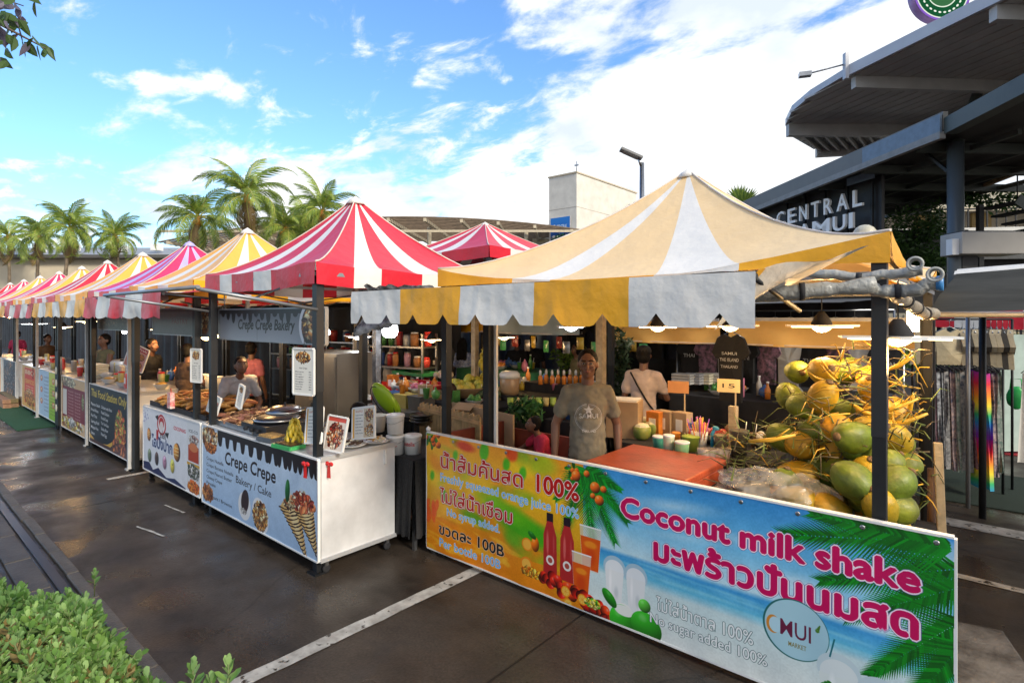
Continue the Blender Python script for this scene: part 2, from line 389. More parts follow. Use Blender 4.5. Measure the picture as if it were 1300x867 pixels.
# ---------------------------------------------------------------- ground
def ground_mat():
    M = mat('wet_concrete', (.056, .043, .033), .5, vscale=1.3, col2=(.018, .014, .011), detail=8)
    nt = M.node_tree; N = nt.nodes; L = nt.links; b = N['Principled BSDF']; tc = [x for x in N if x.bl_idname == 'ShaderNodeTexCoord'][0]
    base = b.inputs['Base Color'].links[0].from_socket
    mp = N.new('ShaderNodeMapping'); L.new(tc.outputs['Object'], mp.inputs[0]); mp.inputs['Scale'].default_value = (.6, 1.9, 1)
    st = N.new('ShaderNodeTexNoise'); L.new(mp.outputs[0], st.inputs['Vector']); st.inputs['Scale'].default_value = 1.6; st.inputs['Detail'].default_value = 8; st.inputs['Roughness'].default_value = .7
    r1 = N.new('ShaderNodeMapRange'); L.new(st.outputs[0], r1.inputs[0]); r1.inputs[1].default_value = .42; r1.inputs[2].default_value = .72; r1.inputs[3].default_value = 0; r1.inputs[4].default_value = .4
    mx = N.new('ShaderNodeMix'); mx.data_type = 'RGBA'; L.new(r1.outputs[0], mx.inputs[0]); L.new(base, mx.inputs[6]); mx.inputs[7].default_value = (.075, .060, .047, 1)
    sp = N.new('ShaderNodeTexNoise'); L.new(tc.outputs['Object'], sp.inputs['Vector']); sp.inputs['Scale'].default_value = 60; sp.inputs['Detail'].default_value = 3
    r2 = N.new('ShaderNodeMapRange'); L.new(sp.outputs[0], r2.inputs[0]); r2.inputs[1].default_value = .3; r2.inputs[2].default_value = .7; r2.inputs[3].default_value = .75; r2.inputs[4].default_value = 1.25
    m3 = N.new('ShaderNodeMix'); m3.data_type = 'RGBA'; m3.blend_type = 'MULTIPLY'; m3.inputs[0].default_value = 1; L.new(mx.outputs[2], m3.inputs[6])
    cc = N.new('ShaderNodeCombineColor'); [L.new(r2.outputs[0], cc.inputs[i]) for i in range(3)]; L.new(cc.outputs[0], m3.inputs[7])
    # pits and stains
    vo = N.new('ShaderNodeTexNoise'); L.new(tc.outputs['Object'], vo.inputs['Vector']); vo.inputs['Scale'].default_value = 3.1; vo.inputs['Detail'].default_value = 3
    r4 = N.new('ShaderNodeMapRange'); L.new(vo.outputs[0], r4.inputs[0]); r4.inputs[1].default_value = .62; r4.inputs[2].default_value = .7; r4.inputs[4].default_value = .5
    m4 = N.new('ShaderNodeMix'); m4.data_type = 'RGBA'; L.new(r4.outputs[0], m4.inputs[0]); L.new(m3.outputs[2], m4.inputs[6]); m4.inputs[7].default_value = (.035, .03, .028, 1)
    # hairline cracks, oil spots and pale grit
    ck = N.new('ShaderNodeTexVoronoi'); ck.feature = 'DISTANCE_TO_EDGE'; ck.inputs['Scale'].default_value = .55; dm = N.new('ShaderNodeMix'); dm.data_type = 'VECTOR'; dm.inputs[0].default_value = .12; dn = N.new('ShaderNodeTexNoise'); dn.inputs['Scale'].default_value = 2.5; dn.inputs['Detail'].default_value = 6
    L.new(tc.outputs['Object'], dn.inputs['Vector']); L.new(tc.outputs['Object'], dm.inputs[4]); L.new(dn.outputs['Color'], dm.inputs[5]); L.new(dm.outputs[1], ck.inputs['Vector'])
    r5 = N.new('ShaderNodeMapRange'); L.new(ck.outputs[0], r5.inputs[0]); r5.inputs[1].default_value = 0; r5.inputs[2].default_value = .006; r5.inputs[3].default_value = .45; r5.inputs[4].default_value = 0
    m5 = N.new('ShaderNodeMix'); m5.data_type = 'RGBA'; L.new(r5.outputs[0], m5.inputs[0]); L.new(m4.outputs[2], m5.inputs[6]); m5.inputs[7].default_value = (.01, .009, .008, 1)
    gr = N.new('ShaderNodeTexNoise'); L.new(tc.outputs['Object'], gr.inputs['Vector']); gr.inputs['Scale'].default_value = 190; gr.inputs['Detail'].default_value = 2
    r6 = N.new('ShaderNodeMapRange'); L.new(gr.outputs[0], r6.inputs[0]); r6.inputs[1].default_value = .66; r6.inputs[2].default_value = .74; r6.inputs[4].default_value = .5
    m6 = N.new('ShaderNodeMix'); m6.data_type = 'RGBA'; L.new(r6.outputs[0], m6.inputs[0]); L.new(m5.outputs[2], m6.inputs[6]); m6.inputs[7].default_value = (.16, .13, .10, 1)
    L.new(m6.outputs[2], b.inputs['Base Color'])
    wn = N.new('ShaderNodeTexNoise'); L.new(tc.outputs['Object'], wn.inputs['Vector']); wn.inputs['Scale'].default_value = 1.5; wn.inputs['Detail'].default_value = 5
    r3 = N.new('ShaderNodeMapRange'); L.new(wn.outputs[0], r3.inputs[0]); r3.inputs[1].default_value = .38; r3.inputs[2].default_value = .66; r3.inputs[3].default_value = .17; r3.inputs[4].default_value = .72
    L.new(r3.outputs[0], b.inputs['Roughness']); b.inputs['Specular IOR Level'].default_value = .28
    bp = N.new('ShaderNodeBump'); bp.inputs['Strength'].default_value = .45; bp.inputs['Distance'].default_value = .004; L.new(sp.outputs[0], bp.inputs['Height']); L.new(bp.outputs[0], b.inputs['Normal'])
    return M
GM = ground_mat()
mb = MB(); mb.sheet(lambda u, v: (-500 + 1000 * u, -300 + 1000 * v, 0), 4, 4); struct(mb.build('ground', GM))
KERB = mat('kerb_concrete', (.085, .075, .064), .6, vscale=4, col2=(.035, .030, .026), bump=.4, bscale=50)
GUT = mat('gutter_concrete', (.065, .056, .048), .6, vscale=3, col2=(.03, .025, .021), bump=.3)
kerb = MB().box((-10, .98, .012), (40, .06, .02)).build('gutter_channel', mat('groove_dark', (.015, .014, .013), .3, .2)); struct(kerb)  # near-black strip drawn as the groove between kerb and slabs
def stones(name, y0, y1, z, M, ln, holder):
    x = -24.0; i = 0; me = None
    while x < 6:
        l = ln * rr(.98, 1.02)
        if me is None:
            q = MB().box((0, 0, 0), (ln - .012, y1 - y0, z)).build(name, M, holder, (x + ln / 2 + 0, (y0 + y1) / 2, z / 2)); bevel(q, .008, 2); me = q.data
        else:
            q = inst(name, me, (x + ln / 2, (y0 + y1) / 2 + rr(-.004, .004), z / 2 + rr(-.002, .002)), (0, 0, rr(-.003, .003)), 1, holder); bevel(q, .008, 2)
        x += ln
kh = thing('kerb', 'low worn concrete kerb and drain slabs along the near side of the lane', 'kerb'); kh['kind'] = 'structure'; del kh['category']
stones('kerb_stone', 1.04, 1.12, .03, KERB, .6, kh); stones('drain_slab', .76, .93, .03, GUT, .75, kh); stones('paving_slab', .28, .72, .036, GUT, .9, kh)
for q in kh.children: pass
# painted marks, worn through in places
def paint_mat():
    M = mat('worn_road_paint', (.46, .45, .42), .6, vscale=9, col2=(.22, .21, .19)); nt = M.node_tree; N = nt.nodes; L = nt.links; b = N['Principled BSDF']
    tc = [x for x in N if x.bl_idname == 'ShaderNodeTexCoord'][0]; nz = N.new('ShaderNodeTexNoise'); L.new(tc.outputs['Object'], nz.inputs['Vector']); nz.inputs['Scale'].default_value = 14; nz.inputs['Detail'].default_value = 6
    r = N.new('ShaderNodeMapRange'); L.new(nz.outputs[0], r.inputs[0]); r.inputs[1].default_value = .33; r.inputs[2].default_value = .40; L.new(r.outputs[0], b.inputs['Alpha']); return M
PAINT = paint_mat()
def stripe(x0, y0, x1, y1, w, label):
    mb = MB(); d = Vector((x1 - x0, y1 - y0)); n = Vector((-d.y, d.x)).normalized() * w / 2; nn = 40; off = rr(0, 50)
    def f(u, v):
        e = (mnoise.noise(Vector((u * d.length * 5 + off, v * 7, 0)))) * .012
        return (x0 + d.x * u + n.x * (2 * v - 1) + e * n.x / w * 2, y0 + d.y * u + n.y * (2 * v - 1) + e, .0045)
    mb.sheet(f, nn, 2); o = mb.build('painted_line', PAINT); struct(o); o['label'] = label; return o
stripe(-3.13, 1.2, -3.06, 6.5, .11, 'white parking line running under the orange juice banner')
stripe(-.6, 5.54, 9, 5.54, .09, 'thin white line right of the banner')
stripe(-1, 6.95, 9, 6.95, .26, 'broad worn white line beyond the banner')
stripe(-1, 9.3, 9, 9.3, .14, 'far white line past the clothes rack')
# joints between the concrete bays
JM = mat('joint_filler', (.012, .010, .009), .5, .2)
def joint(x0, y0, x1, y1, w=.018):
    mb = MB(); d = Vector((x1 - x0, y1 - y0)); n_ = Vector((-d.y, d.x)).normalized() * w / 2; mb.sheet(lambda u, v: (x0 + d.x * u + n_.x * (2 * v - 1) * (1 + .5 * mnoise.noise(Vector((u * 40, x0, 0)))), y0 + d.y * u + n_.y * (2 * v - 1) * (1 + .5 * mnoise.noise(Vector((u * 40, x0, 0)))), .002), 60, 1); struct(mb.build('concrete_joint', JM))
for k in range(5): joint(-2.1 - 5.2 * k, 1.14, -2.1 - 5.2 * k, 9, .012)
joint(-27, 6.2, 6, 6.2)
stripe(-8.3, 2.0, -8.3, 6.0, .1, 'faint white line in front of the black menu banner')
stripe(-14.3, 1.8, -14.3, 6.0, .1, 'faint far white line by the green mat')
p = at(230, 652, Z=0); stripe(p.x - .42, p.y - .02, p.x + .0, p.y + .03, .022, 'short worn paint dash in the lane')
p = at(180, 669, Z=0); stripe(p.x - .05, p.y - .03, p.x + .42, p.y + .06, .022, 'left short worn paint dash in the lane')
# right hand side: raised slab edge with flaking paint
mb = MB()
p = at(1242, 842, Z=.0)
bevel(struct(MB().box((0, 0, .03), (.42, .75, .06), .25).build('painted_kerb_block', mat('flaking_paint', (.04, .034, .03), .7, vscale=5, col2=(.16, .15, .14), bump=.4), None, (p.x, p.y, 0))), .01)
# ---------------------------------------------------------------- green mats, timber
def mat_sheet(px, py, sx, sy, label, col, rz=0):
    p = at(px, py, Z=0); mb = MB(); mb.sheet(lambda u, v: ((u - .5) * sx, (v - .5) * sy, .012 + .006 * mnoise.noise(Vector((u * 5, v * 5, 1)))), 10, 10); mb.box((0, 0, .005), (sx, sy, .008))
    o = mb.build('floor_mat', mat('turf_' + str(round(col[0] * 1000)), col, .9, .3, 60, bump=.5, bscale=200), None, (p.x, p.y, 0), (0, 0, rz)); return tag(o, label, 'mat')
mat_sheet(28, 525, 4.6, .8, 'long green turf mat beside the timber blocks in the lane', (.012, .085, .03))
mat_sheet(1236, 618, 1.3, 1.7, 'dark green mat under the rack of patterned trousers', (.010, .028, .017))
mat_sheet(1300, 573, 1.2, .9, 'red mat past the clothes rack', (.5, .02, .03))
tm = thing('timber_platform', 'low stack of brown timber planks in the lane at the far left', 'platform', (*at(14, 512, Z=0).xy, 0), 0)
for i in range(6): bevel(MB().box((0, 0, 0), (1.9, .14, .09)).build('plank', randomise(WOOD, .25) if i == 0 else WOOD, tm, (rr(-.05, .05), -.2 + (i % 3) * .16, .05 + (i // 3) * .1), (0, 0, rr(-.03, .03))), .006)
# ---------------------------------------------------------------- camera aligned helper for the far background
RT = Vector((math.cos(YAW), math.sin(YAW), 0)); FW = Vector((-math.sin(YAW), math.cos(YAW), 0))
def far(cx, D, z): return RT * cx + FW * D + Vector((0, 0, z))
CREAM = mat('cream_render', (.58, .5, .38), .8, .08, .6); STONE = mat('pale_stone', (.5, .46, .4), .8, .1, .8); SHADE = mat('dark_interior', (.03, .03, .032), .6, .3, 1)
GLASSD = mat('dark_glass', (.03, .04, .045), .1, .1, .5, spec=.8); ROOFG = mat('grey_roof_sheet', (.3, .3, .3), .55, .1, 2); TILE = mat('sandy_roof_tiles', (.42, .36, .24), .8, .25, 14, bump=.5, bscale=30)
# left building with arches
lb = thing('arcade_building', 'cream arcade building with dark arches and grey roof at the far left', 'building', far(-62, 62, 0), YAW)
def arch_wall(w, h, arches, th, parent, M, loc):
    bm = bmesh.new(); pts = [(0, 0)]
    for (c, r, sp) in arches:
        pts.append((c - r, 0)); n = 14
        for i in range(n + 1):
            a = math.pi - math.pi * i / n; pts.append((c + r * math.cos(a), sp + r * .75 * math.sin(a)))
        pts.append((c + r, 0))
    pts += [(w, 0), (w, h), (0, h)]
    f = bm.faces.new([bm.verts.new((x, 0, z)) for x, z in pts]); r = bmesh.ops.extrude_face_region(bm, geom=[f])
    for v in [g for g in r['geom'] if isinstance(g, bmesh.types.BMVert)]: v.co.y += th
    bmesh.ops.recalc_face_normals(bm, faces=bm.faces); bmesh.ops.triangulate(bm, faces=[q for q in bm.faces if len(q.verts) > 4])
    me = bpy.data.meshes.new('wall'); bm.to_mesh(me); bm.free(); me.materials.append(M); o = bpy.data.objects.new('wall', me); COL.objects.link(o); o.parent = parent; o.location = loc; return o
arch_wall(44, 8.5, [(6, 3, 3), (14.5, 4.3, 2.6), (24, 3.6, 3), (33, 3.6, 3)], .8, lb, CREAM, (0, 0, 0))
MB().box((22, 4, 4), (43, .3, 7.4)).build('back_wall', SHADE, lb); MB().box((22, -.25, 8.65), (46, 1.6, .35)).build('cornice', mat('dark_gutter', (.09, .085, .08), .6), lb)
mb = MB(); mb.sheet(lambda u, v: (-2 + 48 * u, -.6 + 9 * v, 8.85 + 1.9 * v), 2, 2); mb.build('roof', ROOFG, lb)
for i in range(9): MB().box((3 + i * 4.7, 1.5 + (i % 2), 9.9), (.9, .9, .7)).build('roof_vent', WHITE, lb)
for x in (1, 9.7, 19.6, 28.8, 38): MB().box((x, -.12, 3.5), (.5, .3, 6.9)).build('pilaster', STONE, lb)
dup(lb, far(-107, 66, 0), YAW + .06, 'far continuation of the cream arcade beyond the left edge')
# long building with slatted curved roof
sb = thing('slatted_roof_building', 'long low building with a curved brown slatted canopy roof behind the tents', 'building', far(-28, 46, 0), YAW)
SL = mat('brown_slats', (.21, .15, .10), .65, .2, 3); BEAM = mat('cream_beam', (.55, .47, .34), .6)
WB = 34
def arcz(x): return 9.95 - .0000 - ((x - 19.5) / 17.5) ** 2 * 1.6
me = None
for k in range(20):
    yb = -1.5 + k * .72; mb = MB(); nn = 14
    for i in range(nn):
        x0, x1 = WB * i / nn, WB * (i + 1) / nn; mb.bar((x0, yb, arcz(x0)), (x1, yb, arcz(x1)), .30, .09)
    mb.build('roof_slat', SL, sb)
for i in range(12):
    x = .8 + i * 2.9; MB().bar((x, -1.7, arcz(x) - .22), (x + 1.2, 12.5, arcz(x + 1.2) - .22), .22, .26).build('rafter', BEAM, sb)
for x in np.arange(.5, WB, 4.1): MB().tube([(x, 1.5, 0), (x, 1.5, arcz(x) - .3)], .18, 10).build('post', BEAM, sb)
MB().box((WB / 2, -1.75, 9.0 - .2), (WB, .15, .18)).build('tie_beam', BEAM, sb)
MB().box((WB / 2, 5.5, 3.9), (WB - 1, 4, 7.8)).build('wall', CREAM, sb); MB().box((WB / 2 + 2, 3.1, 7.3), (WB - 8, .8, .7)).build('parapet', WHITE, sb)
for i in range(11): f = MB().box((2 + i * 3, 3.42, 5.6), (2.2, .16, 2.2)).build('window', BEAM, sb); MB().box((2 + i * 3, 3.32, 5.6), (1.9, .1, 1.9)).build('pane', GLASSD, f)
# tower
tw = thing('tower_block', 'plain white stair tower with a blue poster behind the yellow tent', 'tower', (*at(732, 300, D=45).xy, 0), 0)
TWM = mat('tower_render', (.70, .66, .59), .8, .10, 1.1, detail=8)
for z_ in (3.2, 5.8, 8.3): MB().box((-1.38, 4.98, z_), (2.78, 9.98, .03)).build('groove', STONE, tw)
MB().box((-1.38, 4.98, 6.8), (2.76, 9.96, 13.6)).build('wall', TWM, tw); MB().box((-1.38, 4.98, 13.65), (2.9, 10.1, .12)).build('coping', BEAM, tw)
MB().box((-1.38, 4.98, 10.9), (2.79, 9.99, .04)).build('groove', STONE, tw)
cv = Canvas(256, 240, (.05, .45, .8)); cv.grad([(0, (.08, .5, .85)), (1, (.02, .35, .72))]); cv.rect(.16, .3, .24, .5, (1, 1, 1)); cv.text('CENTRAL', .32, .86, .48, .16, (.92, .97, 1))
cv.food(.5, .9, .5, .16, [(.2, .5, .3), (.9, .9, .95), (.1, .35, .5)], 60, .2); 
panel('poster', 1.95, 1.9, printmat('blue_poster', cv, .5), tw, WHITE, loc=(-2.55, -.05, 8.3))
tube = MB().tube([(0, 0, 13.7), (0, 0, 14.5)], .03, 6); tube.box((0, 0, 14.2), (.35, .1, .12)); tube.build('antenna', STEEL, tw)
sp = MB().lathe((-.0, 8.6, 12.2), [(.05, 0), (.12, .2), (.35, .55)], 12, Euler((0, rad(90), 0))); sp.box((.05, 8.6, 12.2), (.2, .3, .3)); sp.build('loudspeaker', STEEL, tw)
bb = thing('beige_annex', 'small beige louvred block left of the white tower', 'building', (*at(676, 300, D=52).xy, 0), 0)
MB().box((1.6, 1.5, 5.2), (3.2, 3, 10.4)).build('wall', mat('annex_render', (.6, .5, .3), .8, .1, 1), bb)
for k in range(8): MB().box((1.6, -.06, 9.95 - k * .4), (2.9, .1, .12)).build('louvre', BEAM, bb)
# street light
p = at(815, 262, D=18)
st = thing('street_light', 'tall grey street light rising behind the yellow tent', 'street light', (p.x, p.y, 0), YAW)
MB().tube([(0, 0, 0), (0, 0, 6.95)], [.1, .075], 12).build('pole', STEEL, st); MB().tube([(0, 0, 6.8), (-.12, -.1, 7.05)], .05, 8).build('bracket', STEEL, st)
bevel(MB().box((0, 0, 0), (.75, .34, .09)).build('lamp_head', mat('lamp_housing', (.2, .2, .2), .4), st, (-.38, -.15, 7.2), (0, rad(24), 0)), .02)
MB().box((0, 0, -.05), (.5, .26, .02)).build('led_panel', mat('lens', (.35, .33, .3), .3), st, (-.38, -.15, 7.2), (0, rad(24), 0))
# ---------------------------------------------------------------- mall canopies on the right
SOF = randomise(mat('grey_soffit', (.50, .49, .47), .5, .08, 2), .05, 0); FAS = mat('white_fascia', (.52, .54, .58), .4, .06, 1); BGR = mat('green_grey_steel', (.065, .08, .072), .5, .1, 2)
ca = thing('wing_canopy', 'large grey wing shaped canopy with ribbed soffit at the top right', 'canopy roof', (0, 0, 0), 0)
ZC = 9.0
OUT = [(9.5, 10.27), (.19, 16.5), (-3.25, 18.8), (-4.4, 19.85), (-5.2, 20.9), (-5.75, 22.2), (-5.95, 23.6), (-5.68, 26.2), (-1.7, 28.3), (12, 34)]
def inside(x, y, P):
    r = False
    for (ax, ay), (bx, by) in zip(P, P[1:] + P[:1]):
        if (ay > y) != (by > y) and x < (bx - ax) * (y - ay) / (by - ay) + ax: r = not r
    return r
mb = MB()
for z in (ZC + .12, ZC + .24):
    for x, y in OUT: mb.vert((x, y, z + (.0 if z < ZC + .2 else .0)))
n = len(OUT); mb.face(*range(n)); mb.face(*[n + i for i in range(n)][::-1]); [mb.face(i, (i + 1) % n, n + (i + 1) % n, n + i) for i in range(n)]
mb.build('roof_slab', ROOFG, ca)
# soffit boards parallel to the front edge
e = Vector((9.31, -6.23, 0)).normalized(); nrm = Vector((-e.y, e.x, 0)); o0 = Vector((-5.7, 21.9, 0)); k = 0
def clip_span(P0, d, lo=-8, hi=26):
    ts = []
    for (ax, ay), (bx, by) in zip(OUT, OUT[1:] + OUT[:1]):
        ex, ey = bx - ax, by - ay; den = d.x * ey - d.y * ex
        if abs(den) < 1e-9: continue
        t = ((ax - P0.x) * ey - (ay - P0.y) * ex) / den; s = ((ax - P0.x) * d.y - (ay - P0.y) * d.x) / den
        if 0 <= s <= 1: ts.append(t)
    return (min(ts), max(ts)) if len(ts) >= 2 else None
o1 = Vector((.19, 16.5, 0)); w = .42
for i in range(26):
    P0 = o1 + nrm * (.35 + i * w); s = clip_span(P0, e, -30, 30)
    if not s or s[1] - s[0] < .3: continue
    a = P0 + e * (s[0] + .1); b = P0 + e * (s[1] - .1); a.z = b.z = ZC + .07; MB().bar(a, b, w - .05, .07).build('soffit_board', SOF, ca)
for i in range(len(OUT) - 3):
    (ax, ay), (bx, by) = OUT[i], OUT[i + 1]; MB().bar((ax, ay, ZC + .17), (bx, by, ZC + .17), .10, .30 if i < 2 else .2).build('fascia', FAS, ca)
def bm_(p0, p1, w, h, M=SOF, nm='beam'): MB().bar(p0, p1, w, h).build(nm, M, ca)
bm_((-5.7, 22.1, ZC - .18), (-1.4, 25.8, ZC - .18), .22, .42); bm_((-5.6, 26.0, ZC - .15), (-1.7, 28.1, ZC - .15), .25, .35)
bm_((-3.1, 18.95, ZC - .14), (.6, 22.6, ZC - .14), .2, .34); bm_((.0, 16.7, ZC - .14), (4.0, 20.6, ZC - .14), .2, .34); bm_((3.3, 14.5, ZC - .14), (7.5, 18.6, ZC - .14), .2, .34)
for i in range(13):
    t = .06 + i / 13; a = Vector((-5.75, 22.4, 0)).lerp(Vector((-1.5, 26, 0)), t); b = Vector((-5.65, 25.8, 0)).lerp(Vector((-1.7, 28, 0)), t); MB().bar((a.x, a.y, ZC - .07), (b.x, b.y, ZC - .07), .07, .2).build('rib', SOF, ca)
cc_ = at(1213, 300, D=13.2)
MB().bar((-1.3, 25.7, ZC - .35), (7.2, 16.5, ZC - .35), .5, .75).build('main_girder', BGR, ca); MB().tube([(cc_.x, cc_.y, 6), (cc_.x + .3, cc_.y + 6, ZC)], .14, 12).build('raking_strut', BGR, ca)
MB().tube([(cc_.x, cc_.y, 0), (cc_.x, cc_.y, 6.1)], .165, 20).build('column', mat('blue_grey_column', (.075, .09, .10), .35, .08, 1), ca)
MB().bar((cc_.x, cc_.y, 5.3), (cc_.x - .6, cc_.y + .6, 6.1), .07).build('bracket', BLACKM, ca)
g = MB(); p0 = Vector((-3.25, 18.8, ZC + .4)); q0 = at(1022, 95, D=16.2); g.tube([p0, q0], .025, 6); g.build('arm', STEEL, ca)
MB().box(q0, (.32, .2, .12), .4).build('floodlight', STEEL, ca); MB().box(p0 + Vector((0, -.1, -.1)), (.1, .15, .75), YAW).build('arm_bracket', FAS, ca)
# round sign on the canopy edge
sg = thing('round_sign', 'round green sign with purple rim on the canopy edge, cut off by the frame', 'sign', at(1194, -8, D=14.2), YAW)
cv = Canvas(512, 512, (.03, .28, .16)); cv.ell(.5, .5, .5, .5, (.5, .35, .75)); cv.ell(.5, .5, .46, .46, (.85, .9, .85)); cv.ell(.5, .5, .44, .44, (.03, .3, .17)); cv.ell(.5, .5, .27, .27, (.85, .9, .85)); cv.ell(.5, .5, .25, .25, (.2, .4, .25))
for i in range(26):
    a = i / 26 * 6.283; cv.ell(.5 + .355 * math.cos(a), .5 + .355 * math.sin(a), .028, .018, (.9, .93, .9), a + 1.57)
mb = MB(); k0 = 32; mb.smooth = False
c0 = mb.vert((0, -.06, 0)); rim = [mb.vert((.72 * math.cos(i / k0 * 6.2832), -.06, .72 * math.sin(i / k0 * 6.2832))) for i in range(k0)]
for i in range(k0):
    mb.face(c0, rim[i], rim[(i + 1) % k0]); mb.uv[len(mb.f) - 1] = [(.5, .5)] + [(.5 + .5 * math.cos(q / k0 * 6.2832), .5 + .5 * math.sin(q / k0 * 6.2832)) for q in (i, i + 1)]
mb.build('sign_face', printmat('round_sign_art', cv, .85, .8, .05), sg); MB().lathe((0, .06, 0), [(.70, -.1), (.74, -.09), (.74, .1), (.70, .1)], 32, Euler((rad(90), 0, 0))).build('rim', mat('purple_rim', (.4, .25, .55), .4), sg)
MB().box((.95, .1, .1), (.9, .12, .12)).build('bracket', FAS, sg)
# lower canopy with lettering
cb = thing('lower_canopy', 'long dark lower canopy with grey fascia running back beneath the wing roof', 'canopy roof', (0, 0, 0))
ZB = 6.0; A0 = Vector((-6.95, 22.5, ZB)); A1 = Vector((9, 5.6, ZB)); t_ = (A1 - A0).normalized(); BK = Vector((-3.6, 28.6, ZB)); 
A1 = A0 + t_ * 26; nb = Vector((-t_.y, t_.x, 0)); 
def P_(s, q, z): v = A0 + t_ * s + nb * q; v.z = z; return v
mb = MB(); PB = lambda x, y: Vector((x, y, ZB + .25)); B4 = [P_(-1, 0, ZB + .25), PB(-.73, 16), PB(.44, 14.2), PB(3.1, 10.1), PB(8.5, 10.1), PB(4.6, 15.2), PB(.67, 21.6), P_(-1, 7, ZB + .25)]
for z in (0, .16):
    for v in B4: mb.vert((v.x, v.y, v.z + z))
mb.face(*range(8)); mb.face(*range(15, 7, -1)); [mb.face(i, (i + 1) % 8, 8 + (i + 1) % 8, 8 + i) for i in range(8)]
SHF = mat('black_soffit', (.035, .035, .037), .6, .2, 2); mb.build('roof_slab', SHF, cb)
for i in range(5): MB().bar(P_(i * 2, .1, ZB + .12), P_(i * 2, 6.9, ZB + .12), .14, .22).build('rafter', BGR, cb)
for q in (1.4, 2.9, 4.4, 5.9): MB().bar(P_(-1, q, ZB + .1), P_(9.3, q, ZB + .1), .1, .12).build('purlin', BGR, cb)
MB().bar((-.73, 16, ZB + .3), (.44, 14.2, ZB + .3), .3, .36).build('girder', BGR, cb); MB().bar((.44, 14.2, ZB + .3), (3.1, 10.1, ZB + .3), .3, .36).build('girder', BGR, cb)
MB().bar(P_(-1, -.05, ZB + .42), P_(9.0, -.05, ZB + .42), .12, .42).build('fascia', mat('grey_fascia', (.15, .145, .13), .5, .1, 1), cb)
MB().bar(P_(-1, -.12, ZB + .10), P_(9.0, -.12, ZB + .10), .14, .16).build('gutter', mat('pale_gutter', (.24, .235, .22), .5), cb)
MB().bar(P_(6.4, -.16, ZB + .36), P_(9.0, -.16, ZB + .36), .05, .42).build('fascia_panel', mat('blue_fascia', (.14, .19, .25), .4), cb)
MB().bar(P_(-1, 7, ZB + .3), (.67, 21.6, ZB + .3), .14, .3).build('rear_fascia', mat('tan_fascia', (.5, .36, .2), .6), cb); MB().bar((.67, 21.6, ZB + .3), (4.6, 15.2, ZB + .3), .14, .3).build('rear_fascia', mat('tan_fascia', (.5, .36, .2), .6), cb)
# lettering sign
S0 = at(988, 291, D=20.3); S0.z = 5.28; S1 = at(1104, 291, D=16.2); S1.z = S0.z; ts = (S1 - S0); LN = ts.length; ang = math.atan2(ts.y, ts.x)
sg = thing('lettering_sign', 'black sign board with white capital letters CENTRAL over SAMUI under the lower canopy', 'sign', (S0.x, S0.y, S0.z), ang)
bl = MB().box((LN / 2 - 1.0, .35, -.6), (LN + 2.2, .1, 2.9)).build('backing_board', mat('black_board', (.02, .02, .022), .5), sg)
def letter3d(ch, x, z, h, w, M, parent, dep=.08):
    v, tr = text_tris(ch, .012); mn = v[:, 0].min(); mx_ = v[:, 0].max(); mb = MB(); sx = w / (mx_ - mn); sz = h / .7
    pts = [((a - mn) * sx + x, b * sz + z) for a, b in v]
    for a, b in pts: mb.vert((a, -dep, b))
    for a, b in pts: mb.vert((a, 0, b))
    N_ = len(pts); cnt = {}
    for t in tr:
        mb.face(*[int(q) for q in t]); mb.face(*[int(q) + N_ for q in t][::-1])
        for i in range(3): ed = (int(t[i]), int(t[(i + 1) % 3])); cnt[ed] = 1
    for (a, b) in list(cnt):
        if (b, a) not in cnt: mb.face(b, a, a + N_, b + N_)
    return mb.build('letter', M, parent)
LW = mat('white_letters', (.92, .91, .88), .4, 0); xs = 0.15
fr = [.0, .15, .295, .435, .575, .71, .865, 1.0]
for i, ch in enumerate('CENTRAL'): letter3d(ch, LN * fr[i], 0, .50, LN * (fr[i + 1] - fr[i]) - .2, LW, sg)
f2 = [.14, .29, .45, .67, .83, .90]
for i, ch in enumerate('SAMUI'): letter3d(ch, LN * f2[i], -.60, .46, LN * (f2[i + 1] - f2[i]) - .13, LW, sg)
for i in range(5): MB().box((LN * (.05 + .23 * i), .2, .1), (.07, .07, 1.9)).build('hanger', BLACKM, sg)
MB().box((LN * .95, -.12, .78), (1.0, .05, .22)).build('blue_strip', mat('blue_fascia', (.3, .4, .5)), sg)
# building behind the right side
rb = thing('terrace_building', 'two storey building with pale slab edge, railings and sandy tiled roof at the right', 'building', far(16.6, 27, 0), YAW - rad(8))
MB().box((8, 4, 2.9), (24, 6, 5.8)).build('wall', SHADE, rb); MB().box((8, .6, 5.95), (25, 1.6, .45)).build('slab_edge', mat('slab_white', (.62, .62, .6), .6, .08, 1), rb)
MB().box((12, 5, 6.75), (21, 4, 1.5)).build('upper_wall', CREAM, rb)
for i in range(8): MB().box((2 + i * 2.6, 2.9, 6.75), (.9, .15, 1.2)).build('shutter', mat('ochre_shutter', (.5, .33, .12), .6), rb)
mb = MB(); mb.sheet(lambda u, v: (1.2 + 22 * u, 1.6 + 8 * v, 7.4 + 2.5 * v), 2, 2); mb.build('roof', TILE, rb); MB().box((12.2, 1.55, 7.35), (22, .12, .2)).build('eaves_board', BEAM, rb)
for i in range(40): MB().box((3.2 + i * .4, -.1, 6.6), (.05, .05, .9)).build('baluster', BLACKM, rb)
MB().box((11, -.1, 7.06), (16, .08, .07)).build('handrail', BLACKM, rb); MB().box((11, -.15, 5.2), (16, .12, 1.0)).build('fence_panel', mat('slate_panel', (.07, .075, .08), .6), rb)
sc_ = thing('outdoor_staircase', 'dark outdoor staircase with railing descending at the right edge', 'staircase', (*at(1262, 330, D=16.5).xy, 0), YAW)
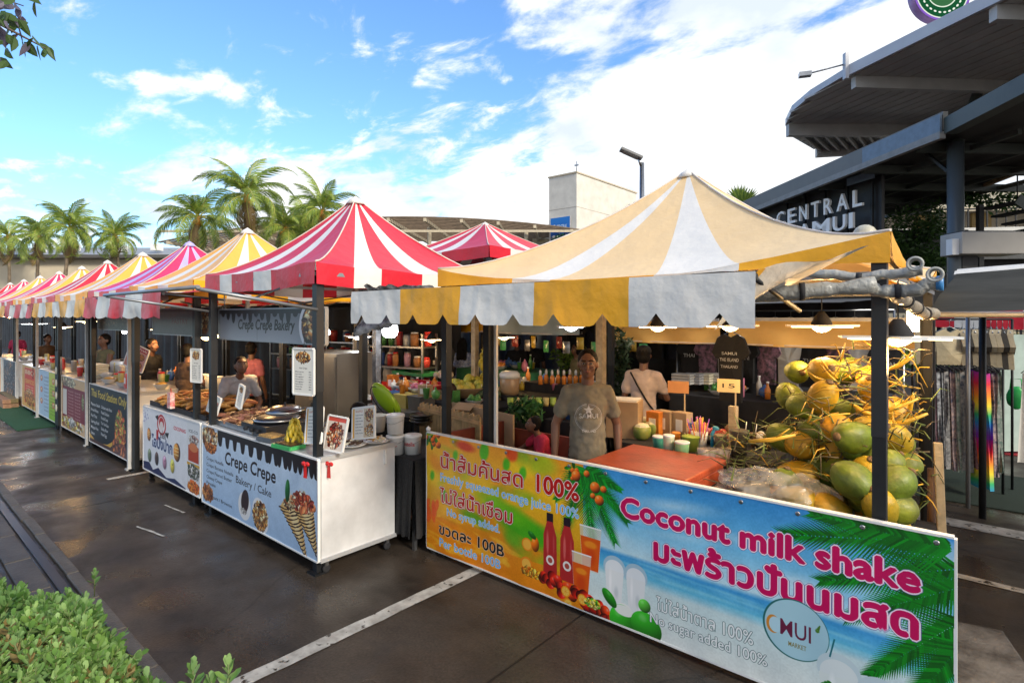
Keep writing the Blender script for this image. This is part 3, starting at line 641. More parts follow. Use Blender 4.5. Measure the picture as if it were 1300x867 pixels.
for i in range(14): MB().box((.3 + i * .32, 0, 5.3 - i * .23), (.34, 1.3, .06)).build('tread', SHF, sc_)
MB().bar((.1, -.65, 5.35), (4.7, -.65, 2.0), .05, .3).build('stringer', BGR, sc_); MB().bar((.1, -.65, 6.25), (4.7, -.65, 2.9), .06).build('handrail', BLACKM, sc_)
for i in range(15): MB().tube([(.1 + i * .32, -.65, 5.3 - i * .23), (.1 + i * .32, -.65, 6.2 - i * .23)], .018, 6).build('baluster', BLACKM, sc_)
MB().box((.0, .5, 2.7), (.14, .14, 5.4)).build('support', SHF, sc_)
pl = thing('planter_box', 'pale concrete planter box around the blue grey column', 'planter', (cc_.x, cc_.y, 0), YAW)
bevel(MB().box((.40, -.25, 3.68), (1.42, .65, .50)).build('box', mat('planter_concrete', (.42, .4, .37), .7, .08, 1), pl), .02); MB().box((.40, -.25, 3.94), (1.3, .55, .04)).build('soil', SHADE, pl); MB().box((-.38, -.4, 3.6), (.16, .18, .36)).build('junction_box', WHITE, pl)
MB().box((.2, 0, 1.7), (.36, .36, 3.45)).build('pedestal', SHF, pl)
# ---------------------------------------------------------------- foliage helpers
def leafcluster(mb, c, r, n, sz, rnd, flat=1.0, nm=0):
    for _ in range(n):
        d = Vector((rnd.gauss(0, 1), rnd.gauss(0, 1), rnd.gauss(0, 1) * flat)).normalized() * r * (rnd.random() ** .4)
        p = Vector(c) + d; a = Vector((rnd.uniform(-1, 1), rnd.uniform(-1, 1), rnd.uniform(-.8, .8))).normalized(); b = a.cross(Vector((rnd.uniform(-1, 1), rnd.uniform(-1, 1), rnd.uniform(-1, 1)))).normalized(); s = sz * rnd.uniform(.6, 1.3)
        i = [mb.vert(p - a * s), mb.vert(p + b * s * .4), mb.vert(p + a * s), mb.vert(p - b * s * .4)]; mb.m = rnd.randrange(nm + 1) if nm else 0; mb.face(*i)
VINE = leafmat('vine_leaves', (.05, .12, .03), (.02, .055, .015)); VINE2 = leafmat('vine_leaves_light', (.10, .2, .04), (.05, .12, .03))
rnd = random.Random(3); mb = MB()
for i in range(90):
    px, py = rnd.uniform(1105, 1205), rnd.uniform(252, 345)
    if py < 250 + (1200 - px) * .42: continue
    leafcluster(mb, at(px, py, D=19.5 + rnd.uniform(-.5, 1)), .42, 70, .085, rnd, 1, 1)
vp = thing('climbing_plant', 'dense green climbing plant covering the wall left of the pale planter box', 'climbing plant', (0, 0, 0)); stuff(mb.build('foliage', [VINE, VINE2], vp))
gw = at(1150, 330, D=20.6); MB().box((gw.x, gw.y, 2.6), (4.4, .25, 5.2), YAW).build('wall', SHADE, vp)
mb = MB()
for i in range(14): leafcluster(mb, at(1225 + i * 7, rnd.uniform(246, 262), D=18.5), .3, 40, .1, rnd, 1, 1)
stuff(mb.build('foliage', [VINE, VINE2], thing('planter_shrub', 'low leafy shrub along the terrace railing behind the blue grey column', 'shrub')))
# low wall, hedge and orange sign at far right
hw = thing('low_wall', 'low grey wall behind the clothes rack at the right edge', 'wall', (*at(1290, 545, Z=0).xy, 0), YAW)
hw.location = (*at(1300, 560, D=11).xy, 0); MB().box((0, .2, .45), (9, .3, .9)).build('wall', mat('wall_grey', (.2, .19, .2), .7, .15, 1.2), hw); MB().box((0, .2, .93), (9.1, .4, .07)).build('coping', mat('dark_coping', (.05, .06, .08), .5), hw)
mb = MB()
for i in range(120): leafcluster(mb, far(rnd.uniform(6.5, 13), 13 + rnd.uniform(0, .6), rnd.uniform(.5, 1.35)), .3, 50, .07, rnd, 1, 1)
stuff(mb.build('foliage', [VINE2, leafmat('hedge_bright', (.16, .3, .04), (.07, .16, .03))], thing('clipped_hedge', 'bright green hedge seen past the clothes rack', 'hedge')))
og = thing('orange_sign', 'pale shopfront board with orange letters behind the hedge at the right edge', 'sign', at(1300, 455, D=15.5), YAW)
MB().box((-.6, .1, .35), (6.5, .1, 1.8)).build('board', mat('pale_board', (.4, .37, .28), .6, .1, 2), og)
for i in range(30): MB().box((-3.7 + i * .21, .03, .35), (.03, .04, 1.7)).build('batten', BEAM, og)
OR = mat('orange_letters', (.9, .3, .02), .4, 0)
for i, ch in enumerate('ORANGE'): letter3d(ch, -1.35 + i * .285, .06, .32, .24, OR, og, .05)
gs = MB().box((0, 0, 0), (1.3, .08, .8)).build('green_board', mat('green_board_m', (.05, .25, .15), .5), None, at(1292, 398, D=15.0), (0, 0, YAW)); tag(gs, 'small dark green board above the orange letters at the right edge', 'sign')
# ---------------------------------------------------------------- palms
FR = [leafmat('palm_leaf_sunlit', (.44, .52, .10), (.26, .36, .06), .4, .8, .45), leafmat('palm_leaf_shade', (.24, .34, .08), (.12, .21, .045), .4, .8, .4), mat('palm_rib', (.38, .36, .08), .5)]  # sunlit and shaded greens put into two leaf colours, mixed at random
def frond_mesh(L, droop, seed):
    rnd = random.Random(seed); mb = MB(); N_ = 12; pts = []; p = Vector((0, 0, 0)); a = rad(8)
    for i in range(N_ + 1):
        pts.append(p.copy()); p = p + Vector((math.cos(a), rnd.uniform(-.01, .01), math.sin(a))) * L / N_; a -= droop / N_ * (1 + i * .12)
    mb.m = 2; mb.tube(pts, [.05 * (1 - i / (N_ + 2)) for i in range(N_ + 1)], 5)
    for k in range(58):
        t = .12 + .88 * k / 46; f = t * N_; i = min(int(f), N_ - 1); b = pts[i].lerp(pts[i + 1], f - i); tg = (pts[i + 1] - pts[i]).normalized(); ln = L * .24 * math.sin(math.pi * min(1, .18 + t * .78)) * rnd.uniform(.8, 1.15)
        for sg in (-1, 1):
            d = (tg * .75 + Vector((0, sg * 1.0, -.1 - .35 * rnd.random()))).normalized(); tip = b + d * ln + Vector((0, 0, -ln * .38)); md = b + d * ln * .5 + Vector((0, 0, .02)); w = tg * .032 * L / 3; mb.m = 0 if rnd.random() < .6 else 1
            i0, i1, i2, i3, i4 = mb.vert(b - w * .6), mb.vert(b + w * .6), mb.vert(md + w), mb.vert(tip), mb.vert(md - w); mb.face(i0, i1, i2, i4); mb.face(i4, i2, i3)
    o = mb.build('frond', FR); me = o.data; bpy.data.objects.remove(o); return me
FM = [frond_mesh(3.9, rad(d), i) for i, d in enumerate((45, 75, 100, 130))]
DRY = leafmat('dry_palm_leaf', (.30, .20, .09), (.18, .12, .05), .6, .8, .3); FR_ = FR; FR = [DRY, DRY, FR_[2]]; FM.append(frond_mesh(3.2, rad(60), 9)); FR = FR_
TRK = mat('palm_trunk', (.2, .15, .1), .85, vscale=3, col2=(.1, .075, .05), bump=.6, bscale=14); NUT = mat('palm_nuts', (.6, .25, .04), .5, .15); 
def palm(px, py, D, label, lean=.4, nf=18, sc=1.0, seed=0):
    rnd = random.Random(seed); c = at(px, py, D=D); H = c.z; b = thing('palm_tree', label, 'palm tree', (c.x, c.y, 0), rnd.uniform(0, 6), 'palms behind the market tents')
    pts = [(lean * math.sin((1 - i / 8) * 1.5), lean * .4 * math.sin(3 * (1 - i / 8)), H * i / 8) for i in range(9)]
    MB().tube(pts, [.2 - .012 * i for i in range(9)], 10).build('trunk', TRK, b)
    mb = MB(); mb.lathe((0, 0, H - .75), [(.13, 0), (.2, .35), (.16, .8)], 10); [mb.ell((.24 * math.cos(i * 1.1), .24 * math.sin(i * 1.1), H - .45 + .1 * (i % 2)), (.12, .12, .16), 8, 6) for i in range(6)]; mb.build('fruit_cluster', NUT, b)
    for i in range(nf):
        t = i / (nf - 1); el = rad(78 - 115 * t + rnd.uniform(-8, 8)); k = min(3, int(t * 2.2 + rnd.random() * 1.4)); az = i * 2.4 + rnd.uniform(-.3, .3)
        o = inst('frond', FM[4] if i >= nf - 3 and rnd.random() < .8 else FM[k], (0, 0, H - .05), (rnd.uniform(-.4, .4), -el if i < nf - 3 else rad(62), az), sc * rnd.uniform(.72, 1.15), b)
pl_ = [(10, 300, 58, 'left edge palm half hidden behind the next one', 1.05), (50, 300, 52, 'palm between the left edge palm and the taller one beside it', .95), (89, 290, 47, 'tallest palm of the left group with orange fruit', 1.0), (146, 300, 50, 'low palm standing right of the left group', .9),
       (251, 276, 38, 'broad palm with long drooping left fronds left of the tallest palm', .98), (313, 248, 34, 'tallest palm of all with orange fruit above the yellow tent', .98), (362, 290, 37, 'low bushy palm right of the tallest palm', .8), (388, 285, 42, 'small palm hidden among fronds beside the red tent peak', .9), (409, 268, 37, 'palm with orange fruit just left of the red tent peak', .85)]
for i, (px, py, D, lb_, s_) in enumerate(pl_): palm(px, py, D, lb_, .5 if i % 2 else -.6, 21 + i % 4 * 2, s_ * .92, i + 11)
# fan palm
fp = thing('fan_palm', 'fan leaved palm between the yellow tent peak and the mall sign', 'palm tree', (*at(940, 262, D=24).xy, 0), 0); H = 6.6
MB().tube([(0, 0, 0), (0, 0, H)], .12, 8).build('trunk', TRK, fp)
for i in range(11):
    mb = MB(); az = i * 2.4; el = rad(80 - i * 7); c = Vector((math.cos(az) * math.cos(el), math.sin(az) * math.cos(el), math.sin(el))); sd = c.cross(Vector((0, 0, 1))).normalized(); tip0 = Vector((0, 0, H)) + c * .35; mb.m = 2; mb.tube([(0, 0, H - .1), tip0], .02, 5); mb.m = 0
    for k in range(13):
        a = (k - 6) * .2; d = c * math.cos(a) + sd * math.sin(a); w = sd * .05; j = [mb.vert(tip0), mb.vert(tip0 + d * .45 + w), mb.vert(tip0 + d * (.8 - .1 * abs(a))), mb.vert(tip0 + d * .45 - w)]; mb.m = k % 2; mb.face(*j)
    mb.build('leaf', FR, fp)
# overhanging branch, top left
BRK = mat('bark', (.12, .09, .07), .85, .3, 8, bump=.4); TL = leafmat('tree_leaf', (.07, .13, .03), (.03, .06, .02), .4, 5, .3); TL2 = leafmat('tree_leaf_purple', (.16, .13, .2), (.06, .08, .05), .4, 5, .3)
tr_ = thing('shade_tree', 'tree whose leafy branch hangs into the top left corner', 'tree', (0, 0, 0))
b0 = at(-160, -260, D=2.8); b1 = at(-40, 10, D=2.9); b2 = at(20, 42, D=2.9); b3 = at(58, 62, D=2.95); b4 = at(-10, -30, D=3.0); b5 = at(30, 8, D=3.1)
MB().tube([(-4.6, -1.6, 0), (-4.5, -1.5, 2.5), (-4.4, -1.2, 4.2), (-4.0, -.6, 5.0)], [.2, .17, .13, .1], 12).build('trunk', BRK, tr_)
MB().tube([(-4.0, -.6, 5.0), b0, b1, b2, b3], [.08, .03, .01, .006, .003], 8).build('branch', BRK, tr_); MB().tube([b1, b4 * .5 + b1 * .5, b5], [.008, .006, .003], 6).build('branch', BRK, tr_)
lm = []
for v in range(3):
    mb = MB(); mb.m = v % 2; k_ = random.Random(v); n_ = 8
    rim = [(0, 0, 0), (.022, .02, .004), (.026, .05, .0), (.016, .085, -.006), (0, .115, -.015), (-.017, .083, -.004), (-.026, .05, .003), (-.02, .02, .004)]
    c = mb.vert((0, .05, -.008)); ids = [mb.vert((x * (.9 + .3 * k_.random()), y, z)) for x, y, z in rim]; [mb.face(c, ids[i], ids[(i + 1) % n_]) for i in range(n_)]
    o = mb.build('leaf', [TL, TL2]); lm.append(o.data); bpy.data.objects.remove(o)
def leaves_along(p, q, n, sp):
    for i in range(n):
        b = p.lerp(q, rnd.random()) + Vector((rnd.gauss(0, sp), rnd.gauss(0, sp), rnd.gauss(0, sp))); inst('leaf', rnd.choice(lm), b, (rnd.uniform(-2.2, -.6), rnd.uniform(-1, 1), rnd.uniform(0, 6.3)), rnd.uniform(.55, .95), tr_)
leaves_along(b1, b2, 16, .035); leaves_along(b2, b3, 9, .02); leaves_along(b4, b5, 26, .05); leaves_along(at(-30, 60, D=2.9), at(4, 62, D=2.9), 9, .03); leaves_along(b0, b1, 80, .15); leaves_along(at(-20, 20, D=3), at(25, 25, D=3), 14, .03)
# ---------------------------------------------------------------- hedge, bottom left
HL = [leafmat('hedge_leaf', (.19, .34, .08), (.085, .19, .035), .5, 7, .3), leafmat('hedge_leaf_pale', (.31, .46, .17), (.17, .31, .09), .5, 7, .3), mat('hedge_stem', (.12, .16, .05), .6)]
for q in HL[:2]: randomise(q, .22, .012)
def sprig_mesh(seed):
    rnd = random.Random(seed); mb = MB(); mb.m = 2; mb.tube([(0, 0, -.08), (0, 0, .03)], .0022, 4)
    for i in range(11):
        az = i * 2.4; t = i / 10; el = rad(25 + 55 * t); l = .036 * (1.15 - .5 * t) * rnd.uniform(.85, 1.2); w = l * .27; d = Vector((math.cos(az) * math.cos(el), math.sin(az) * math.cos(el), math.sin(el))); s = Vector((-math.sin(az), math.cos(az), 0)); u = s.cross(d) * -1; b = Vector((0, 0, -.03 + .06 * t)); mb.m = 0 if rnd.random() < .55 else 1
        up = Vector((0, 0, 1)); a0 = mb.vert(b); m1 = mb.vert(b + d * l * .55 - up * .003); e1 = mb.vert(b + d * l); l1 = mb.vert(b + d * l * .35 + s * w * .75 + up * .002); l2 = mb.vert(b + d * l * .75 + s * w * .85 + up * .002); r1 = mb.vert(b + d * l * .35 - s * w * .75 + up * .002); r2 = mb.vert(b + d * l * .75 - s * w * .85 + up * .002); mb.smooth = True
        mb.face(a0, m1, l1); mb.face(l1, m1, l2); mb.face(l2, m1, e1); mb.face(a0, r1, m1); mb.face(r1, r2, m1); mb.face(r2, e1, m1); mb.smooth = False
    o = mb.build('leaf_sprig', HL); me = o.data; bpy.data.objects.remove(o); return me
SM = [sprig_mesh(i) for i in range(6)]; HL2 = HL; HL = [mat('dry_hedge_leaf', (.22, .16, .05), .6, .3, 9), HL2[1], HL2[2]]; SM.append(sprig_mesh(9)); HL = HL2
hd = thing('hedge', 'leafy light green hedge in the bottom left corner', 'hedge', (0, 0, 0))
def top_z(x, y):
    e = .63 + .05 * mnoise.noise(Vector((x * 2.3, 0, 0))) - max(0, (-2.7 - x)) * .3
    d = e - y; 
    if d < 0: return None
    return .92 + .10 * mnoise.noise(Vector((x * 2.2, y * 2.2, 3))) + .05 * mnoise.noise(Vector((x * 7, y * 7, 1))) - .28 * math.exp(-d / .07) - .03 * max(0, -3 - x)
near = []; rest = []
for i in range(15000):
    x = rnd.uniform(-6.5, -1.15); y = rnd.uniform(-1.6, .82); z = top_z(x, y)
    if z is None or x > -1.25 - .45 * max(0, y) + .1 * mnoise.noise(Vector((y * 3, 5, 0))): continue
    v = Vector((x, y, z)) - EYE; D = v.dot(FW); cx = v.dot(RT)
    vis = D > .3 and -1.0 < cx / D < .2 and (v.z / D) > -.72
    (near if vis else rest).append((Vector((x, y, z)), D))
rnd.shuffle(rest)
near.sort(key=lambda q: q[1])
keep = near[::1]; parts = keep[:300]; others = keep[300:4200] + rest[:1500]
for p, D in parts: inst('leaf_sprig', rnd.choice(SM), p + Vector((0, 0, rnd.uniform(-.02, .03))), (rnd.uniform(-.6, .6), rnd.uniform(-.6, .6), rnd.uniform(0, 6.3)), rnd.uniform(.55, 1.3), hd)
def join_copies(name, items, M, parent):
    V = []; F = []; MI = []; k = 0
    for me, m in items:
        co = np.empty(len(me.vertices) * 3, np.float32); me.vertices.foreach_get('co', co); co = co.reshape(-1, 3); Rm = np.array(m.to_3x3()); t = np.array(m.translation); V.append(co @ Rm.T + t)
        for p in me.polygons: F.append([q + k for q in p.vertices]); MI.append(p.material_index)
        k += len(co)
    me = bpy.data.meshes.new(name); me.from_pydata(np.concatenate(V).tolist(), [], F); [me.materials.append(x) for x in M]; me.polygons.foreach_set('material_index', MI); me.polygons.foreach_set('use_smooth', [True] * len(F)); o = bpy.data.objects.new(name, me); COL.objects.link(o); o.parent = parent; return stuff(o)
def rm(p, s, tilt=.6): return Matrix.LocRotScale(p, Euler((rnd.uniform(-tilt, tilt), rnd.uniform(-tilt, tilt), rnd.uniform(0, 6.3))), Vector((s, s, s)))
its = [(rnd.choice(SM), rm(p + Vector((0, 0, rnd.uniform(-.03, .02))), rnd.uniform(.8, 1.35))) for p, D in others]
for i in range(2600):      # front face and body under the top
    x = rnd.uniform(-6, -1.5); e = .63 + .05 * mnoise.noise(Vector((x * 2.3, 0, 0))) - max(0, (-2.7 - x)) * .3; its.append((rnd.choice(SM), rm(Vector((x, e - rnd.uniform(-.03, .05), rnd.uniform(.1, .72))), 1.6, 1.2)))
for i in range(900): its.append((rnd.choice(SM), rm(Vector((-1.38 + rnd.uniform(-.1, .03), rnd.uniform(-1.2, .45), rnd.uniform(.2, .78))), 1.3, 1.2)))
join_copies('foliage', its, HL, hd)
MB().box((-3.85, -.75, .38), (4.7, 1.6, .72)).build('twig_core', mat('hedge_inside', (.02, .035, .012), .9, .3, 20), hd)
for px, py in ((245, 862), (290, 858), (268, 880)):
    p = at(px, py, D=1.62); MB().tube([(p.x, p.y - .1, .45), p], .003, 5).build('stem', HL[2], hd)
    inst('leaf_sprig', SM[0], p, (0, 0, rnd.random() * 6), 1.25, hd)
p = at(120, 735, D=2.6); inst('leaf_sprig', SM[1], p, (0, 0, 0), 1.0, hd)
# ---------------------------------------------------------------- tents
def fabric(name, col, fade=None, rough=.42):
    M = mat(name, col, rough, vscale=1.4, col2=fade or [min(1, c * .86) for c in col], bump=.55, bscale=7, spec=.45, detail=7); return M
YE, YE_SKY = fabric('yellow_canvas', (.84, .40, .010), (.74, .33, .008)), fabric('sky_washed_yellow_canvas', (.78, .56, .30), (.70, .49, .25))  # roof cloths paler than valances: sky sheen put into their colour
WH, WH_SKY = fabric('white_canvas', (.72, .69, .64), (.62, .60, .57)), fabric('sky_washed_white_canvas', (.74, .71, .67), (.66, .64, .60))
RE, RE_SKY = fabric('red_canvas', (.62, .012, .03), (.5, .008, .025)), fabric('sky_washed_red_canvas', (.60, .022, .05), (.50, .013, .035))
YER = fabric('orange_yellow_canvas', (.85, .44, .07), (.74, .36, .05)); PK = fabric('pink_canvas', (.70, .03, .14), (.58, .02, .10)); LI = fabric('lilac_canvas', (.38, .34, .75), (.5, .45, .75)); SEAM = mat('seam_tape', (.7, .62, .55), .6)
TUBE = mat('tent_tube', (.30, .31, .33), .4, .1, 5, metal=.6)
DKT = mat('dark_tube', (.016, .017, .02), .45, .1, 5)
def tent(cx, cy, hx, hy, eave, peak, p, fab, label, sfr=(.26, .35, .64, .76), vh=.14, legs=None, sag=.10, vscallop=False, seed=0, group=None, legm=BLACKM, leginset=.05, esag=0):
    """fab: (roof colour A, roof colour B, valance A, valance B)"""
    t = thing('market_tent', label, 'tent', (cx, cy, 0), 0, group)
    cs = [(-hx, -hy), (hx, -hy), (hx, hy), (-hx, hy)]; cuts = list(sfr)
    def stripe_i(u): return sum(u > c for c in cuts) % 2
    edges = [0] + cuts + [1]; us = []
    for a, b in zip(edges, edges[1:]):
        n = max(2, int(round((b - a) * 18))); us += [a + (b - a) * i / n for i in range(n)]
    us.append(1.0); nr = 14
    def zz(u, r, k):
        s = 2 * u - 1; z = eave + (peak - eave) * (1 - r) ** p - sag * (1 - s * s) * (r * (1.25 - r)) * 1.1
        z -= esag * (1 - abs(s) ** 2.2) * r * r
        return z + .016 * r * mnoise.noise(Vector((u * 5 + k * 7 + seed, r * 3, seed))) + .008 * r * mnoise.noise(Vector((u * 16 + k, r * 2, seed * 2)))
    for k in range(4):
        a = Vector((*cs[k], 0)); b = Vector((*cs[(k + 1) % 4], 0)); mb = MB(); k0 = 0; mb.smooth = True
        for j in range(nr + 1):
            r = (j / nr) ** .8
            for u in us: q = a.lerp(b, u) * r; mb.vert((q.x, q.y, zz(u, r, k)))
        n = len(us)
        for j in range(nr):
            for i in range(n - 1): mb.m = stripe_i((us[i] + us[i + 1]) / 2); c = j * n + i; mb.face(c, c + n, c + n + 1, c + 1)
        mb.build('roof_panel', [fab[0], fab[1]], t)
        mb = MB(); n0 = 0; rows = [0, .3, .65, 1]; mb.smooth = True; out = Vector(((a.y - b.y), (b.x - a.x), 0)).normalized() * -1
        for j, f in enumerate(rows):
            for u in us:
                q = a.lerp(b, u); w = .012 * math.sin(u * 34 + k) * f + .01 * mnoise.noise(Vector((u * 9, f, k + seed))); q = q + out * (w + .004)
                s = 2 * u - 1; mb.vert((q.x, q.y, zz(u, 1, k) - vh * f * ((.12 + .88 * abs(s) ** 3) if esag else 1) - (0 if vscallop else .0)))
        for j in range(3):
            for i in range(n - 1): mb.m = stripe_i((us[i] + us[i + 1]) / 2); c = j * n + i; mb.face(c, c + n, c + n + 1, c + 1)
        mb.build('valance', [fab[2], fab[3]], t)
        MB().bar((a.x * .985, a.y * .985, eave - .09 - esag * .8), (b.x * .985, b.y * .985, eave - .09 - esag * .8), .03).build('eave_bar', TUBE, t)
        MB().bar((a.x * .98, a.y * .98, eave - .1), ((a.x + b.x) / 2, (a.y + b.y) / 2, eave - .26), .014).build('truss_bar', DKT, t); MB().bar((b.x * .98, b.y * .98, eave - .1), ((a.x + b.x) / 2, (a.y + b.y) / 2, eave - .26), .014).build('truss_bar', DKT, t)
        MB().tube([(a.x * r, a.y * r, zz(0, r, k) + .006) for r in [i / 14 for i in range(15)]], .0075, 5).build('seam', SEAM, t)
    MB().bar((0, 0, eave - .4), (0, 0, peak - .03), .04).build('king_post', TUBE, t); MB().lathe((0, 0, peak - .07), [(.1, 0), (.06, .05), (.0, .09)], 12).build('peak_cap', fab[1], t)
    for x, y in (legs or cs):
        lx = x - leginset * (1 if x > 0 else -1); ly = y - leginset * (1 if y > 0 else -1); lg = MB().bar((lx, ly, .015), (lx, ly, eave - .08), .058).build('leg', legm, t)
        MB().box((lx, ly, .008), (.12, .12, .016)).build('foot_plate', legm, lg); MB().bar((lx, ly, 1.42), (lx, ly, eave - .06), .064).build('inner_leg', DKT, lg)
    return t
def awning(x0, x1, yf, zf, yb, zb, cols, nst, label, drop=.23, kind='notch', seed=0, first=0, right_flap=False, nper=2):
    t = thing('awning', label, 'awning', (x0, yf, 0), 0, 'striped awnings over the stall fronts'); Wd = x1 - x0; sw = Wd / nst
    mb = MB(); mi = lambda u, v: (int(u * nst) + first) % 2
    mb.sheet(lambda u, v: (u * Wd, v * (yb - yf), zf + (zb - zf) * v - .05 * math.sin(math.pi * v) + .014 * mnoise.noise(Vector((u * 9, v * 2, seed)))), nst * 4, 5, mi=mi); mb.build('awning_sheet', cols, t)
    for i in range(nst):
        mb = MB(); n = 24
        def low(x):
            if kind == 'notch':
                f = (x / sw * nper) % 1.0; d = abs(f - .5) * sw / nper; return drop - max(0, .055 - d) * 1.15
            f = (x / sw) % 1.0; return drop - .02 + .025 * abs(math.sin(math.pi * f * 1.5)) 
        mb.smooth = True
        for v in (0, .2, .45, .72, 1):
            for j in range(n + 1):
                x = sw * i + sw * j / n; y = (.005 if kind == 'notch' else .014) * math.sin(x * 11 + seed + 2 * mnoise.noise(Vector((x, 0, seed)))) * v * v + (.008 if kind == 'notch' else .02) * mnoise.noise(Vector((x * 3, v * 1.2, seed))) + .006 * mnoise.noise(Vector((x * 13, v * 3, seed))); mb.vert((x, y - .004 - v * .012, zf - v * low(x + 1e-6)))
        for r in range(4):
            for j in range(n): c = r * (n + 1) + j; mb.face(c, c + n + 1, c + n + 2, c + 1)
        mb.build('valance_panel', cols[(i + first) % 2], t)
    MB().tube([(0, .02, zf - .02), (Wd, .02, zf - .02)], .016, 8).build('front_bar', DKT, t)
    for x in (.02, Wd - .02): MB().tube([(x, .02, zf - .02), (x, yb - yf, zb - .18)], .012, 8).build('arm', DKT, t)
    return t
G1 = 'striped market tents in the front row'
tent(-1.97, 4.6, 1.6, 1.4, 2.41, 3.25, 1.68, (YE_SKY, WH_SKY, YE, WH), 'large yellow and white peaked tent over the coconut shake stall', (.26, .37, .62, .78), .15, seed=1, group=G1, sag=.05, esag=.14)
awning(-3.63, -.74, 2.4, 2.19, 3.17, 2.215, [WH, YE], 5, 'broad white and yellow awning with notched edge over the juice and coconut stall front', .235, seed=2)
# torn loose end of the near awning and rolled tarpaulins on the right
t = thing('loose_canvas', 'loose white canvas with yellow tab folded back at the right end of the near awning', 'canvas', (0, 0, 0)); mb = MB()
A, B, C_, D_ = Vector((-.74, 2.41, 2.19)), Vector((-.42, 2.95, 2.31)), Vector((-.90, 2.9, 2.10)), Vector((-.93, 2.45, 1.955))
mb.sheet(lambda u, v: A.lerp(B, u).lerp(D_.lerp(C_, u), v) + Vector((0, 0, .014 * math.sin(u * 8 + v * 4))), 12, 8); mb.build('sheet', WH, t)
mb = MB(); mb.sheet(lambda u, v: A.lerp(B, .02 + .06 * u).lerp(D_.lerp(C_, .02 + .06 * u), v * .32) + Vector((.003, -.012, .004)), 3, 3); mb.build('yellow_tab', YE, t)
CL = mat('clear_plastic_roll', (.34, .34, .32), .3, .25, 9, bump=.9, bscale=22, spec=.7)
def roll(p0, p1, r, label, M=CL, straps=3, seed=0):
    t = thing('rolled_tarpaulin', label, 'tarpaulin', (0, 0, 0)); p0 = Vector(p0); p1 = Vector(p1); n = 44; pts = []; rs = []
    for i in range(n + 1):
        f = i / n; pts.append(p0.lerp(p1, f) + Vector((.012 * mnoise.noise(Vector((f * 6, seed, 0))), 0, .02 * mnoise.noise(Vector((f * 5, seed, 3))) - .03 * math.sin(math.pi * f)))); rs.append(r * (1 + .35 * mnoise.noise(Vector((f * 13, seed, 8)))))
    MB().tube(pts, rs, 12).build('roll', M, t)
    for i in range(straps): q = pts[int((i + 1) * n / (straps + 1))]; d = (p1 - p0).normalized(); MB().tube([q - d * .012, q + d * .012], r * 1.18, 12).build('strap', DARK, t)
    return t
roll((-1.55, 2.62, 2.12), (-.40, 2.98, 2.15), .036, 'grey crumpled plastic rolled up under the right end of the near awning', seed=2)
roll((-.47, 3.05, 2.145), (-.19, 3.1, 2.15), .030, 'white rolled plastic with a blue end on top of the right front pole', seed=5, straps=1)
roll((-.72, 3.05, 2.23), (-.24, 3.1, 2.21), .024, 'thin pale plastic roll above the rolled plastic with the blue end', seed=6, straps=1)
roll((-.36, 3.2, 2.13), (-.27, 4.2, 2.02), .032, 'lamp lit crumpled plastic roll running back from the right front pole', mat('tan_plastic', (.38, .32, .24), .35, .3, 9, bump=.9, bscale=22), seed=9)  # browner tone than the other rolls
tag(MB().tube([(-.19, 3.1, 2.15), (-.165, 3.1, 2.15)], .033, 12).build('end_cap', mat('blue_cap', (.05, .25, .6), .4)), 'blue end cap on the white rolled plastic at the right pole', 'cap')
for i, (x, z) in enumerate(((-.26, 2.235), (-.19, 2.185))):
    rp = MB(); [rp.tube([(x + r * math.cos(a), 3.02 + j * .012, z + r * math.sin(a)) for a in [k * math.pi / 8 for k in range(17)]], .006, 5, False) for j, r in enumerate((.028, .025, .022))]; tag(rp.build('rope_coil', mat('white_rope', (.45, .45, .42), .7)), ['upper', 'lower'][i] + ' coil of white cord tied on the right front pole', 'rope')
cp = MB().ell((-.52, 3.5, 2.435), (.06, .06, .06), 14, 8); tag(cp.build('clear_dome', mat('clear_dome', (.55, .52, .42), .25, .2, 12, bump=.3)), 'small clear plastic dome standing behind the right corner of the yellow tent', 'dome')
# the other tents of the row
FABR = (RE_SKY, WH_SKY, RE, WH); FABY = (YER, WH_SKY, YE, WH); FABP = (PK, WH_SKY, RE, WH); FABL = (PK, LI, RE, WH)
five = (.16, .29, .50, .66)
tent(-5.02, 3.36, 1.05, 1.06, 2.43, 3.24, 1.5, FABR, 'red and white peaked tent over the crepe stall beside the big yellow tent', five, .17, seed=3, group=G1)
names = [('FABY', 'yellow and white tent peak just left of the red crepe stall tent'), ('FABL', 'pink and lilac tent peak third from the right in the near row'), ('FABY', 'small yellow and white tent left of the pink and lilac tent'), ('FABR', 'small red and white tent between two yellow ones'), ('FABY', 'smaller yellow tent left of the small red and white one'), ('FABP', 'pink and white tent peak far down the row'), ('FABY', 'far yellow tent just left of the far pink tent'), ('FABP', 'tiny red tent second from the left edge'), ('FABR', 'tiny tent peak at the left edge of the photo')]
cxs = [-7.5, -9.5, -11.7, -13.9, -15.95, -18.2, -20.5, -22.9, -25.3]
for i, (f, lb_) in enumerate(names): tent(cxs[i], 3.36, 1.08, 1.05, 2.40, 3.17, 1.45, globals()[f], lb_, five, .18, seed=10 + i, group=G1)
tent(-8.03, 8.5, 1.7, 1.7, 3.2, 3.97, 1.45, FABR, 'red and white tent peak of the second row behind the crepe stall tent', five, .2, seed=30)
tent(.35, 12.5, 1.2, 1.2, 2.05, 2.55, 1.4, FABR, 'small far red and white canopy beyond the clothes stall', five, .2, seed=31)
for (x, y, f, l) in ((-11.6, 8.6, FABY, 'hidden yellow tent of the second row'), (-14.9, 8.6, FABR, 'hidden red tent of the second row left of the hidden yellow one')): tent(x, y, 1.6, 1.6, 2.4, 3.1, 1.45, f, l, five, seed=int(-x))
